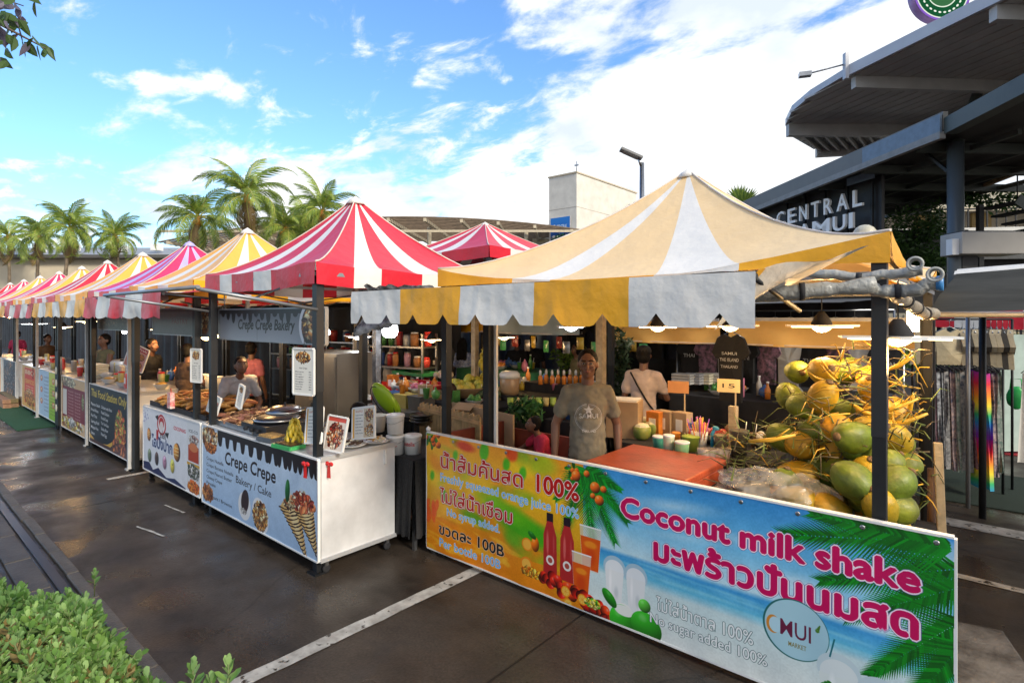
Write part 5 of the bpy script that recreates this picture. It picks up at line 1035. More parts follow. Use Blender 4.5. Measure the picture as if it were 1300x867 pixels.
cart(-14.35, -12.72, 2.36, 3.0, .10, .98, printmat('green_banner_art', cv, .4, .85), 'counter behind the pale blue and green menu banner', 'pale blue and yellow green menu banner with round food pictures', 5)
cv = Canvas(400, 460, (.9, .7, .4)); photo_noise(cv); cv.rect(.2, .05, .9, .9, (.9, .25, .1)); cv.text('BBQ', .25, .85, .2, .1, (.98, .9, .7)); cv.text('SEAFOOD', .25, .85, .42, .1, (.98, .8, .3)); cv.food(.55, .75, .35, .18, FRY, 120, .2); [cv.text('Grilled 100', .3, .8, .5 + k * .06, .03, (1, .95, .8)) for k in range(3)]
cart(-16.1, -14.6, 2.36, 3.0, .10, .98, printmat('orange_banner_art', cv, .4, .85), 'counter behind the orange red banner', 'orange red food banner far down the row', 6)
cv = Canvas(400, 460, (.38, .4, .42)); photo_noise(cv); cv.food(.5, .5, .5, .45, [(.3, .3, .32), (.6, .58, .55), (.7, .5, .35), (.2, .25, .3)], 260, .12)
cart(-18.5, -16.9, 2.36, 3.0, .10, .98, printmat('grey_banner_art', cv, .4, .85), 'counter behind the grey menu banner', 'grey menu banner with tiny pictures near the left edge', 7)
cv = Canvas(400, 460, (.95, .72, .15)); photo_noise(cv); cv.food(.5, .5, .4, .3, FRY, 100, .2); cart(-20.6, -18.9, 2.36, 3.0, .10, .98, printmat('yellow_banner_art', cv, .4, .85), 'counter behind the yellow banner at the left edge', 'yellow banner cut off by the left edge', 8)
# overhead signs
cv = Canvas(1400, 260, (.50, .52, .56)); photo_noise(cv); cv.grad([(0, (.38, .39, .42)), (1, (.6, .62, .66))]); cv.rect(0, 0, 1, .14, (.09, .06, .06)); [cv.ell(.05 + i * .06, .14, .022, .02 + .02 * (i % 3), (.09, .06, .06)) for i in range(13)]; cv.ell(.96, .5, .16, .16, (.85, .85, .88)); cv.ell(.96, .5, .14, .14, (.15, .09, .08)); cv.food(.95, .45, .12, .5, CREPE, 240, .22, 2); cv.text('Crepe Crepe Bakery', .22, .76, .64, .32, (.06, .05, .05), None, 0, None, 0, shear=.12, fat=3); cv.line(.42, .1, .42, 1, .003, (.3, .3, .32))
def hangsign(x0, x1, y, z0, z1, cv, label, nm, gain=.8):
    t = thing('overhead_sign', label, 'sign', (x0, y, z0)); panel('printed_panel', x1 - x0, z1 - z0, printmat(nm, cv, .4, gain), t, TUBE, .02, .003)
    for x in (.1, x1 - x0 - .1): MB().tube([(x, 0, z1 - z0), (x, 0, z1 - z0 + .2)], .006, 6).build('hanger', STEEL, t)
hangsign(-6.02, -4.02, 2.42, 1.785, 2.075, cv, 'overhead sign reading Crepe Crepe Bakery with a round picture of a crepe', 'crepe_sign_art')
cv = Canvas(1100, 260, (.45, .45, .46)); photo_noise(cv); cv.ell(.86, .5, .1, .1, (.6, .35, .2)); cv.food(.86, .5, .09, .35, CREPE, 120, .25); cv.text('PASTRY', .35, .62, .58, .2, (.5, .12, .12)); cv.rect(0, 0, 1, .12, (.15, .14, .14))
hangsign(-8.0, -6.15, 2.42, 1.80, 2.10, cv, 'dim overhead sign with a round food picture left of the crepe bakery sign', 'pastry_sign_art', .5)
cv = Canvas(900, 260, (.3, .3, .3)); photo_noise(cv); cv.food(.5, .5, .45, .35, [(.35, .33, .3), (.5, .4, .3), (.2, .2, .2)], 120, .1); hangsign(-10.6, -8.75, 2.45, 1.82, 2.06, cv, 'dark overhead board above the Thai food counter', 'dim_sign_art', .5)
# menu cards
def menu_canvas(seed, two=True, rows=8):
    r = random.Random(seed); cv = Canvas(320, 440, (.90, .89, .86)); cv.ell(.5, .2, .42, .16, (.95, .95, .95)); cv.food(.5, .19, .36, .12, CREPE, 90, .22, seed); cv.text('Hot Crepe', .3, .7, .44, .035, (.15, .1, .1))
    for k in range(rows): cv.text(r.choice(['Nutella', 'Banana', 'Banana Nutella', 'Sugar', 'Honey', 'Peanut Butter', 'Cheese Ham']), .1, r.uniform(.4, .62), .52 + k * .055, .026, (.15, .15, .2)); cv.text(r.choice(['80', '100', '120']), .78, .9, .52 + k * .055, .026, (.15, .15, .2))
    return cv
def board_canvas(seed):
    cv = Canvas(460, 400, (.91, .89, .86)); cv.rect(0, 0, .08, 1, (.9, .65, .15)); cv.rect(.52, .04, 1, 1, (.8, .72, .62)); cv.food(.77, .27, .2, .2, CREPE + [(.6, .15, .1)], 120, .22, seed); cv.food(.77, .75, .2, .2, CREPE + [(.95, .9, .85)], 120, .22, seed + 1); cv.text('WAFFLE', .12, .46, .14, .07, (.75, .35, .1))
    for k in range(7): cv.text('Waffle Nutella', .12, .40 if k % 2 else .48, .25 + k * .1, .035, (.2, .2, .25))
    return cv
def card(px, py, D, w, h, cv, label, nm, tilt=0, rx=0, rz=None, stand=False):
    p = at(px, py, D=D); t = thing('menu_card', label, 'menu', p, rz if rz is not None else 0); panel('printed_card', w, h, printmat(nm, cv, .3, .82), t, WHITE, .006, .001, 6, 4, 0, (0, 0, 0), (rx, tilt, 0))
    if stand: MB().bar((w / 2, .03, 0), (w / 2, .12, h * .6), .01).build('prop', STEEL, t)
    else: MB().tube([(w / 2, .004, h), (w / 2, .01, h + .12)], .003, 5).build('string', DARK, t)
    return t
card(373, 499, 4.42, .22, .35, menu_canvas(1), 'white crepe menu card hanging on the right front pole of the crepe stall', 'menu_art_a', 0, 0, rad(12))
card(243, 484, 5.95, .17, .34, menu_canvas(2), 'white crepe menu card hanging on the left pole of the crepe stall', 'menu_art_b', 0, 0, rad(12))
card(388, 562, 4.5, .20, .27, board_canvas(3), 'leaning waffle menu board beside the bananas', 'board_art_a', rad(-8), rad(-10), rad(5), True)
cvx = Canvas(300, 300, (.85, .8, .76)); cvx.rect(0, 0, 1, .14, (.8, .3, .25)); cvx.food(.5, .56, .42, .38, [(.55, .15, .12), (.9, .8, .7), (.75, .45, .25), (.35, .12, .1)], 200, .2, 9)
card(411, 569, 4.45, .19, .26, cvx, 'picture board of sliced crepes right of the crepe stall pole', 'board_art_b', rad(4), rad(-10), rad(15), True)
card(448, 557, 4.75, .26, .25, board_canvas(6), 'tilted waffle menu board with a yellow edge at the right end of the crepe counter', 'board_art_c', rad(-10), rad(-10), rad(8), True)
cvx = Canvas(300, 340, (.8, .55, .5)); cvx.rect(0, 0, 1, .2, (.7, .12, .12)); cvx.text('PAD THAI', .08, .92, .16, .1, (.95, .9, .85)); [cvx.ell(x, y, .17, .17, (.25, .15, .1)) or cvx.food(x, y, .14, .13, FRY, 50, .3) for x, y in ((.28, .42), (.74, .42), (.28, .78), (.74, .78))]
card(157, 462, 7.9, .32, .33, cvx, 'tilted pink card picturing four bowls above the Thai food counter', 'bowls_art', rad(22), 0, rad(30))
cvx = Canvas(300, 200, (.88, .87, .84)); [cvx.ell(.14 + k * .24, .4, .09, .09, (.7, .3, .15), sh=.4) for k in range(4)]; cvx.text('Brownie 60', .1, .9, .85, .12, (.4, .1, .1))
card(263, 520, 5.9, .24, .17, cvx, 'small photo card standing in the brownie trays by the left pole', 'cards_art', rad(8), rad(-12), 0, True)
card(300, 515, 5.6, .10, .22, menu_canvas(9, rows=5), 'narrow tall card leaning beside the crepe griddle', 'narrow_art', rad(12), rad(-5), 0, True)
# ---------------------------------------------------------------- people
SKIN = mat('skin', (.17, .08, .048), .5, .08, 10, sss=.1); SKINP = mat('skin_light', (.32, .18, .115), .5, .08, 10); HAIR = mat('black_hair', (.007, .006, .006), .65, .3, 40, bump=.5, bscale=90, spec=.2); GREY = mat('grey_hair', (.2, .19, .17), .7, .3, 40, bump=.5, bscale=90)
EYEW = mat('eye_white', (.22, .2, .19), .3, 0); EYEB = mat('eye_dark', (.015, .01, .008), .2, 0); LIP = mat('lip', (.25, .08, .06), .5, 0); SOLE = mat('sandal', (.03, .03, .03), .6)
def cloth(name, col, col2=None, vs=8): return mat(name, col, .85, .12, vs, col2=col2, bump=.35, bscale=14)
def remesh(o, v, sm=6):
    m = o.modifiers.new('r', 'REMESH'); m.mode = 'VOXEL'; m.voxel_size = v; m.use_smooth_shade = True
    k = o.modifiers.new('s', 'SMOOTH'); k.factor = .5; k.iterations = sm; return o
def person(label, px, py_top, D, h, shirt, trousers, hair=HAIR, skin=SKIN, face=0.0, arms=None, sit=False, lean=0, long_hair=False, female=False, sleeve='short', skirt=None, cap=None, vox=.014, yaw=None, group=None, turn=0, z0=None, loc=None, apron=None):
    """face: heading in radians, 0 = facing the camera side (-Y of its own frame); height h; arms: {'L':(elbow,wrist),'R':...} in own frame for h=1.75"""
    s = h / 1.75; p = loc or at(px, 403, D=D); p = Vector((p.x, p.y, 0))
    az = math.atan2(-p.x, -(-p.y)) if False else 0
    look = math.atan2(p.y, p.x) + math.pi / 2      # own -Y axis pointing at the camera
    rz = look - math.pi + math.pi + face if True else 0
    t = thing('person', label, 'person', (p.x, p.y, 0), math.atan2(p.y, p.x) - math.pi / 2 + face, group)
    V = lambda x, y, z: Vector((x, y, z)) * s
    hipz = .50 if sit else .93; dz = hipz - .93; lf = math.sin(lean); lc = math.cos(lean)
    def up(x, y, z):      # point of the upper body, leaning forward (-y) about the hip
        q = z - .93; return V(x, y * lc - q * lf, hipz + q * lc + y * lf)
    fw = .84 if female else .93
    sh = {sd: up(sg * .168 * fw, .01, 1.405) for sd, sg in (('L', -1), ('R', 1))}
    el = {}; wr = {}
    for sd, sg in (('L', -1), ('R', 1)):
        if arms and sd in arms: e_, w_ = arms[sd]; el[sd] = up(*e_); wr[sd] = up(*w_)
        else: el[sd] = up(sg * .245 * fw, .02, 1.13); wr[sd] = up(sg * .26 * fw, -.06, .88)
    mb = MB(); N8 = 10
    # torso, neck, head
    mb.ell(up(0, .0, 1.30), V(.165 * fw, .105, .17), 14, 10); mb.ell(up(0, .0, 1.10), V(.135 * fw, .095, .18), 14, 10); mb.ell(up(0, .01, .95), V(.142, .105, .12), 14, 10)
    for sd in 'LR': mb.cap(up(0, 0, 1.41), sh[sd], .055 * s, .055 * s, N8)
    mb.cap(up(0, .0, 1.42), up(0, -.01, 1.53), .055 * s, .052 * s, N8)
    hc = up(0, -.015, 1.635); q = Euler((-lean * .6, 0, turn)); qm = q.to_matrix(); H = lambda x, y, z: hc + qm @ V(x, y, z)
    mb.ell(H(0, .005, .02), V(.076, .092, .098), 16, 12, q); mb.ell(H(0, -.018, -.055), V(.058, .068, .062), 14, 10, q); mb.ell(H(0, -.055, -.088), V(.028, .026, .022), 10, 8, q)
    mb.cap(H(0, -.088, .015), H(0, -.108, -.028), .010 * s, .016 * s, 8); mb.ell(H(0, -.088, -.055), V(.024, .012, .010), 8, 6, q); mb.ell(H(0, -.078, .038), V(.055, .018, .012), 10, 6, q)
    for sg in (-1, 1): mb.ell(H(sg * .078, .01, -.005), V(.012, .022, .032), 8, 6, q); mb.ell(H(sg * .042, -.062, -.03), V(.022, .02, .025), 8, 6, q)
    # arms and hands
    for sd, sg in (('L', -1), ('R', 1)):
        S, E_, W_ = sh[sd], el[sd], wr[sd]; mb.cap(S, S.lerp(E_, .5), .052 * s, .046 * s, N8); mb.cap(S.lerp(E_, .5), E_, .046 * s, .038 * s, N8); mb.cap(E_, E_.lerp(W_, .35), .040 * s, .038 * s, N8); mb.cap(E_.lerp(W_, .35), W_, .038 * s, .026 * s, N8)
        d = (W_ - E_).normalized(); side = Vector((0, -1, 0)) if abs(d.y) < .8 else Vector((0, 0, 1)); side = (side - d * side.dot(d)).normalized(); nrm_ = d.cross(side)
        pc = W_ + d * .045 * s; mb.cap(W_ + side * .012 * s, pc + side * .022 * s + d * .02 * s, .019 * s, .017 * s, 8); mb.cap(W_ - side * .012 * s, pc - side * .022 * s + d * .02 * s, .019 * s, .017 * s, 8); mb.cap(W_, pc + d * .02 * s, .022 * s, .019 * s, 8)
        for k, ln in enumerate((.072, .082, .078, .062)):
            b0 = pc + d * .035 * s + side * (.030 - .020 * k) * s; b1 = b0 + (d * .62 * ln + nrm_ * sg * .012) * s; b2 = b1 + (d * .30 * ln + nrm_ * sg * .022) * s; mb.cap(b0, b1, .0088 * s, .0082 * s, 7); mb.cap(b1, b2, .0082 * s, .007 * s, 7)
        b0 = W_ + side * .022 * s + d * .01 * s; b1 = b0 + (side * .028 + d * .03) * s; b2 = b1 + (side * .008 + d * .032) * s; mb.cap(b0, b1, .012 * s, .010 * s, 7); mb.cap(b1, b2, .010 * s, .008 * s, 7)
    # legs
    kn = {}; an = {}
    for sd, sg in (('L', -1), ('R', 1)):
        hp = V(sg * .075, .0, hipz - .02)
        if sit: kn[sd] = V(sg * .14, -.42, .50); an[sd] = V(sg * .13, -.38, .09)
        else: kn[sd] = V(sg * .10, -.015, .50); an[sd] = V(sg * .11, .02, .085)
        mb.cap(hp, kn[sd], .074 * s, .055 * s, N8); mb.cap(kn[sd], kn[sd].lerp(an[sd], .35), .055 * s, .056 * s, N8); mb.cap(kn[sd].lerp(an[sd], .35), an[sd], .056 * s, .036 * s, N8)
        a = an[sd]; mb.cap(a + V(0, .03, -.045), a + V(sg * .01, -.12, -.055), .034 * s, .028 * s, N8); mb.ell(a + V(sg * .012, -.15, -.062), V(.045, .05, .022), 10, 6)
    remesh(mb.build('body', skin, t), vox * .75 if vox < .01 else vox, 3)
    # clothes as slightly fuller shells
    g = .014; mb = MB(); mb.ell(up(0, .0, 1.30), V(.165 * fw + g, .105 + g, .17 + g), 16, 12); mb.ell(up(0, .0, 1.12), V(.145 * fw + g, .10 + g, .20), 16, 12); mb.tube([up(0, .0, 1.2), up(0, .003, 1.0), up(0, .005, .87)], [.150 * s * fw, .158 * s * fw, .172 * s * fw], 20); mb.ell(up(0, .01, 1.0), V(.160 * fw, .122, .10), 16, 12)
    for sd in 'LR':
        mb.cap(up(0, 0, 1.415), sh[sd], .068 * s, .066 * s, N8); f = .62 if sleeve == 'short' else 1.0
        if sleeve != 'none': mb.cap(sh[sd], sh[sd].lerp(el[sd], f), .066 * s, .064 * s if f < 1 else .05 * s, N8)
        if sleeve == 'long': mb.cap(el[sd], el[sd].lerp(wr[sd], .92), .052 * s, .04 * s, N8)
    so_ = remesh(mb.build('shirt', shirt, t), max(vox, .011), 5)
    m = so_.modifiers.new('w', 'DISPLACE'); tx = bpy.data.textures.get('folds') or bpy.data.textures.new('folds', 'CLOUDS'); tx.noise_scale = .075; m.texture = tx; m.strength = .034 * s; m.mid_level = .5; m.texture_coords = 'LOCAL'
    mb = MB(); MB_t = [mb.ell(V(0, .005, hipz + .01), V(.152, .12, .10), 16, 12)]
    if skirt:
        mb.lathe(V(0, 0, 0), [(.30 * s, .42 * s), (.26 * s, .7 * s), (.19 * s, .96 * s), (.16 * s, 1.02 * s)], 20, sy=.75)
    else:
        for sd, sg in (('L', -1), ('R', 1)): hp = V(sg * .075, .0, hipz - .02); mb.cap(hp, kn[sd], .090 * s, .072 * s, N8); mb.cap(kn[sd], kn[sd].lerp(an[sd], .85), .078 * s, .06 * s, N8)
    remesh(mb.build('skirt' if skirt else 'trousers', trousers, t), max(vox, .012), 4)
    mb = MB()
    if cap: mb.ell(H(0, .012, .055), V(.088, .103, .075), 14, 10, q); mb.ell(H(0, -.10, .045), V(.06, .06, .010), 12, 6, q); mb.build('cap', cap, t); mb = MB()
    mb.ell(H(0, .022, .040), V(.086, .096, .092), 16, 12, q); mb.ell(H(0, .035, -.01), V(.083, .075, .085), 14, 10, q)
    if long_hair:
        for sg in (-1, 0, 1): mb.cap(H(sg * .05, .045, .0), up(sg * .06, .09, 1.36), .055 * s, .045 * s, 10)
        mb.ell(H(-.06, .0, -.03), V(.03, .05, .08), 10, 8, q); mb.ell(H(.06, .0, -.03), V(.03, .05, .08), 10, 8, q)
    remesh(mb.build('hair', hair, t), .012, 3)
    for sg in (-1, 1):
        e_ = MB().ell(H(sg * .030, -.080, .012), V(.013, .010, .0075), 10, 8, q).build('eye', EYEW, t); MB().ell(H(sg * .030, -.0885, .012), V(.0058, .004, .0062), 8, 6, q).build('pupil', EYEB, e_)
        MB().tube([H(sg * .012, -.098, .034), H(sg * .03, -.098, .040), H(sg * .052, -.084, .034)], .0042 * s, 6).build('eyebrow', HAIR, t)
    MB().tube([H(-.024, -.090, -.052), H(0, -.1005, -.050), H(.024, -.090, -.052)], [.003 * s, .0065 * s, .003 * s], 6).build('mouth', LIP, t)
    t['_s'] = s; return t, up, s
OLIVE = cloth('stone_tee', (.20, .185, .14)); DKT_ = cloth('dark_trousers', (.015, .016, .022)); PINKT = cloth('pale_pink_tee', (.56, .46, .42)); WHT = cloth('white_tee', (.55, .53, .5)); BLK = cloth('black_tee', (.014, .014, .016)); BLUEF = cloth('blue_print', (.12, .17, .38), (.5, .52, .62), 26); OLV2 = cloth('olive_top', (.14, .13, .07)); BRN = cloth('brown_shirt', (.12, .07, .04)); REDT = cloth('red_tee', (.55, .03, .09)); GRN = cloth('khaki_shirt', (.25, .22, .12)); SHORTS = cloth('grey_shorts', (.12, .12, .13)); APR = cloth('light_apron', (.4, .4, .42)); PNK = cloth('pink_top', (.42, .13, .17))
man, up_, s_ = person('man in a stone coloured t-shirt standing behind the banner facing the camera', 746, 445, 4.6, 1.73, OLIVE, DKT_, face=rad(4), vox=.009, turn=rad(-6), arms={'L': ((-.265, .03, 1.13), (-.275, -.03, .86)), 'R': ((.25, .05, 1.13), (.25, -.02, .88))})
# print on the t-shirt: words around a star, laid onto the chest
def chest_print(t, s):
    mb = MB()
    def put(txt, x, z, h, w):
        v, tr = text_tris(txt, .01); mn, mx_ = v[:, 0].min(), v[:, 0].max(); k = len(mb.v)
        for a, b in v: X = ((a - mn) / (mx_ - mn) - .5) * w + x; Z = z + b / .7 * h; mb.vert((X * s, -.30, Z * s))
        for q in tr: mb.face(*[k + int(i) for i in q])
    put('SAMUI', 0, 1.205, .042, .15); put('THAILAND', 0, 1.10, .018, .11)
    for r0, r1, n in ((.105, .109, 40), (.096, .098, 40)):
        k = len(mb.v)
        for i in range(n): a = 2 * math.pi * i / n; [mb.vert((r * math.cos(a) * s, -.3, (1.215 + r * math.sin(a)) * s)) for r in (r0, r1)]
        for i in range(n): 
            if 9 < i % 20 < 11: continue
            j = (i + 1) % n; mb.face(k + 2 * i, k + 2 * i + 1, k + 2 * j + 1, k + 2 * j)
    k = len(mb.v); c = mb.vert((0, -.3, 1.275 * s)); pr = [mb.vert(((.045 if i % 2 == 0 else .018) * math.sin(i * math.pi / 5) * s, -.3, (1.275 + (.045 if i % 2 == 0 else .018) * math.cos(i * math.pi / 5)) * s)) for i in range(10)]
    [mb.face(c, pr[i], pr[(i + 1) % 10]) for i in range(10)]
    o = mb.build('shirt_print', mat('print_ink', (.62, .62, .6), .7, .2, 30), t); m = o.modifiers.new('w', 'SHRINKWRAP'); m.target = [c for c in t.children if c.name.startswith('shirt') and 'print' not in c.name][0]; m.wrap_method = 'PROJECT'; m.use_project_x = False; m.use_project_y = True; m.use_project_z = False; m.use_positive_direction = True; m.use_negative_direction = False; m.offset = .004; m.wrap_mode = 'ABOVE_SURFACE'
chest_print(man, s_)
b_, up_, s_ = person('person in a pale pink t-shirt seen from behind with a dark strap across the back', 817, 437, 6.3, 1.68, PINKT, DKT_, face=rad(165), cap=BLK, turn=rad(10), arms={'L': ((-.25, -.1, 1.14), (-.15, -.33, 1.12))})
MB().tube([up_(.12, .125, 1.45), up_(.03, .15, 1.3), up_(-.08, .14, 1.12), up_(-.16, .10, 1.0)], .010, 6).build('strap', DARK, b_)
person('woman in a blue and white patterned top seen from behind in the aisle', 587, 433, 10.2, 1.62, BLUEF, BLUEF, face=rad(170), long_hair=True, female=True, skirt=True)
person('man in a white t-shirt seen from the side by the lamp shade', 497, 430, 9.6, 1.68, WHT, SHORTS, face=rad(80), skin=SKINP, arms={'L': ((-.2, -.12, 1.15), (-.05, -.36, 1.1)), 'R': ((.22, -.14, 1.15), (.05, -.36, 1.08))})
person('dark dressed shopper on the left of a pair in the aisle', 656, 432, 11, 1.62, BLK, SHORTS, face=rad(185)); person('dark dressed shopper on the right of a pair in the aisle', 677, 432, 11.2, 1.65, BLK, DKT_, face=rad(170))
person('woman in an olive top behind the bottles in the aisle', 733, 437, 9.2, 1.58, OLV2, DKT_, face=rad(-60), female=True, long_hair=True)
person('woman with long black hair sitting behind the waffle menu board', 456, 487, 5.45, 1.55, BLK, DKT_, sit=True, face=rad(70), long_hair=True, female=True, skin=SKINP, loc=at(456, 403, D=5.45))
person('grey capped person working behind the crepe stall', 431, 455, 7.9, 1.40, BRN, DKT_, GREY, face=rad(20), lean=.2, cap=cloth('tan_cap', (.3, .26, .2)))
person('person with black hair bending over the crepe griddle in a light apron', 300, 470, 6.9, 1.60, APR, DKT_, face=rad(10), lean=.45, arms={'L': ((-.25, -.15, 1.15), (-.15, -.35, 1.05)), 'R': ((.25, -.15, 1.15), (.15, -.35, 1.05))})
person('person in a pink top at the back of the crepe stall', 319, 440, 8.6, 1.62, PNK, DKT_, face=rad(150), female=True)
person('brown shirted vendor turned away behind the pastry trays', 238, 432, 8.0, 1.62, BRN, DKT_, face=rad(120), arms={'L': ((-.26, -.1, 1.15), (-.12, -.3, 1.05))})
person('woman in an olive sleeveless top serving at the Thai food stall', 133, 420, 10.0, 1.70, OLV2, DKT_, face=rad(-55), female=True, sleeve='none', arms={'L': ((-.24, -.12, 1.14), (-.1, -.36, 1.12)), 'R': ((.24, -.12, 1.14), (.1, -.36, 1.12))})
person('vendor in black at the right of the Thai food stall', 187, 425, 9.2, 1.66, BLK, DKT_, face=rad(40), lean=.15)
person('vendor in dark clothes further down the row by the white tank', 60, 440, 13.2, 1.6, BRN, DKT_, face=rad(30))
person('vendor in red at the stall near the left edge', 22, 440, 16.5, 1.6, REDT, DKT_, face=rad(-30))
person('seated man with brown hair in a khaki shirt behind the bamboo crate', 571, 483, 6.6, 1.62, GRN, SHORTS, mat('brown_hair', (.05, .025, .015), .6, .3, 40), sit=True, face=rad(200), loc=at(571, 403, D=6.6))
person('child in a red t-shirt with white sleeves reaching towards the brown board', 699, 520, 5.15, 1.13, REDT, cloth('navy_shorts', (.015, .025, .08)), face=rad(-75), lean=.35, arms={'L': ((-.3, -.22, 1.3), (-.28, -.5, 1.25)), 'R': ((.22, -.2, 1.15), (.15, -.42, 1.1))})
for px, D, lb_ in ((456, 5.45, 'small red plastic stool under the woman with long black hair'), (571, 6.6, 'plastic stool under the seated man in khaki')):
    p = at(px, 403, D=D); st_ = thing('stool', lb_, 'stool', (p.x, p.y, 0)); MB().lathe((0, 0, 0), [(.15, .40), (.17, .41), (.17, .44), (.14, .45)], 16).build('seat', RED, st_)
    for a in (.8, 2.4, 3.9, 5.5): MB().tube([(.16 * math.cos(a) * 1.1, .16 * math.sin(a) * 1.1, 0), (.13 * math.cos(a), .13 * math.sin(a), .42)], .016, 6).build('leg', RED, st_)
ORD = ['leftmost', 'second from left', 'third from left', 'fourth from left', 'fifth from left', 'sixth from left', 'seventh from left', 'eighth from left', 'ninth from left', 'tenth from left'] + ['%s from left' % q for q in ('eleventh', 'twelfth', 'thirteenth', 'fourteenth', 'fifteenth', 'sixteenth', 'seventeenth', 'eighteenth', 'nineteenth', 'twentieth')]
# ---------------------------------------------------------------- lamps
LW_ = mat('warm_light', (1, .8, .5), .5, 0, emit=(1, .70, .36), es=7); LC = mat('cool_light', (1, 1, 1), .5, 0, emit=(.9, .96, 1), es=6)
def plight(x, y, z, e, col=(1, .60, .24), r=.08, parent=None):
    l = bpy.data.lights.new('lamp_glow', 'POINT'); l.energy = e; l.color = col; l.shadow_soft_size = r; o = bpy.data.objects.new('lamp_glow', l); COL.objects.link(o); o.location = (x, y, z)
    if parent: o.parent = parent; o.location = (0, 0, -.12)
def disc_lamp(px, py, D, r, label, e, M=None):
    p = at(px, py, D=D); t = thing('hanging_lamp', label, 'lamp', p, 0, 'lit lamps hanging in the stalls'); M = M or LW_
    MB().lathe((0, 0, 0), [(.02, .10), (.05, .06), (.07, .02), (.07, .0)], 14).build('lamp_cap', DARK, t)
    for k in range(4):
        a = k * 1.571 + .35; d = Vector((math.cos(a), math.sin(a), 0)); f = MB(); f.box(d * r * .56 + Vector((0, 0, .004)), (r * .86, r * .42, .012), a); w = f.build('lamp_wing', PLAS, t); g = MB(); g.box(d * r * .5 + Vector((0, 0, -.006)), (r * .66, r * .3, .006), a); g.build('led_panel', M, w)
    MB().lathe((0, 0, 0), [(.055, 0), (.06, -.02), (.03, -.04), (.0, -.045)], 14).build('led_hub', M, t); MB().tube([(0, 0, .1), (0, 0, .32)], .004, 5).build('cord', DARK, t); plight(0, 0, 0, e * .8, parent=t, col=(1, .60, .24) if M is LW_ else (.9, .95, 1)); return t
disc_lamp(1043, 414, 4.0, .23, 'lit disc lamp above the coconuts between the right pole and the t-shirt', 17); disc_lamp(1140, 429, 2.95, .27, 'large lit disc lamp crossing the right front pole', 13); disc_lamp(927, 414, 4.6, .22, 'lit disc lamp in front of the hanging black t-shirt', 9); disc_lamp(835, 415, 5.2, .2, 'lit disc lamp above the person in pink', 4)
disc_lamp(725, 415, 5.6, .14, 'small cool lamp behind the yellow awning stripe left of the t-shirt man', 1.5, LC)
disc_lamp(455, 427, 7.2, .2, 'lit lamp above the dark pole by the long haired woman', 3, LC); disc_lamp(548, 431, 8.2, .2, 'lit lamp over the produce right of the white shade', 6); disc_lamp(110, 408, 10.5, .2, 'lit lamp over the Thai food stall', 8); disc_lamp(44, 411, 13.5, .3, 'bright white lamp over the far white tank', 16, LC); disc_lamp(12, 402, 17, .3, 'lit lamp near the left edge', 16); disc_lamp(80, 415, 12, .2, 'lit lamp between the far banners', 8)
disc_lamp(280, 425, 7.6, .18, 'lamp glowing behind the crepe bakery sign', 5)
p = at(1159, 409, D=3.6); t = thing('hanging_lamp', 'bright upright tube lamp beside the right front pole', 'lamp', p); MB().tube([(0, 0, -.06), (0, 0, .07)], .032, 14).build('tube', mat('hot_tube', (1, 1, .9), .5, 0, emit=(1, .9, .6), es=14), t); MB().tube([(0, 0, .07), (0, 0, .12)], .022, 10).build('socket', DARK, t); MB().tube([(0, 0, .12), (0, 0, .2)], .004, 5).build('cord', DARK, t); plight(0, 0, 0, 9, parent=t, r=.04)
p = at(495, 420, D=6.4); t = thing('hanging_lamp', 'glowing white bowl shade lamp under the left end of the near awning', 'lamp', p); MB().lathe((0, 0, 0), [(.085, .06), (.09, -.01), (.08, -.05), (.05, -.075), (0, -.08)], 20).build('shade', LC, t); MB().tube([(0, 0, .06), (0, 0, .3)], .005, 5).build('cord', DARK, t); plight(0, 0, 0, 3, parent=t, col=(.95, .97, 1))
for px, py, D, lb_ in ((415, 422, 6.6, 'round white bulb behind the right pole of the crepe stall'), (158, 421, 9.4, 'left cool bulb above the tilted bowls card'), (171, 423, 9.6, 'blueish bulb right of the tilted bowls card')):
    p = at(px, py, D=D); t = thing('bulb', lb_, 'lamp', p); MB().ell((0, 0, 0), .04, 12, 8).build('glass', LC, t); MB().tube([(0, 0, .03), (0, 0, .09)], .018, 8).build('socket', WHITE, t); MB().tube([(0, 0, .09), (0, 0, .25)], .003, 5).build('cord', DARK, t); plight(0, 0, 0, 1.5, parent=t, col=(.9, .95, 1))
# ---------------------------------------------------------------- near stall interior
def table(x0, x1, y0, y1, z, M, label, cloth_=None, th=.03):
    t = thing('table', label, 'table', ((x0 + x1) / 2, (y0 + y1) / 2, 0)); w, d = x1 - x0, y1 - y0; MB().box((0, 0, z - th / 2), (w, d, th)).build('tabletop', M, t)
    for sx in (-1, 1):
        for sy in (-1, 1): MB().bar((sx * (w / 2 - .04), sy * (d / 2 - .04), 0), (sx * (w / 2 - .04), sy * (d / 2 - .04), z - th), .03).build('leg', STEEL, t)
    if cloth_:
        mb = MB(); per = [(-w / 2, -d / 2), (w / 2, -d / 2), (w / 2, d / 2), (-w / 2, d / 2), (-w / 2, -d / 2)]
        for i in range(4): a, b = Vector(per[i]), Vector(per[i + 1]); n_ = Vector((b.y - a.y, a.x - b.x)).normalized(); mb.sheet(lambda u, v: (*(a.lerp(b, u) + n_ * (.012 + .02 * v * (1 + math.sin(u * 40)))), z + .004 - v * (z - .12)), 30, 3)
        mb.box((0, 0, z + .004), (w + .02, d + .02, .006)); mb.build('table_cover', cloth_, t)
    return t
RB = mat('red_brown_paint', (.42, .075, .028), .35, vscale=5, col2=(.27, .045, .018), bump=.15); RBD = mat('maroon_board', (.22, .045, .025), .5, .2, 4)
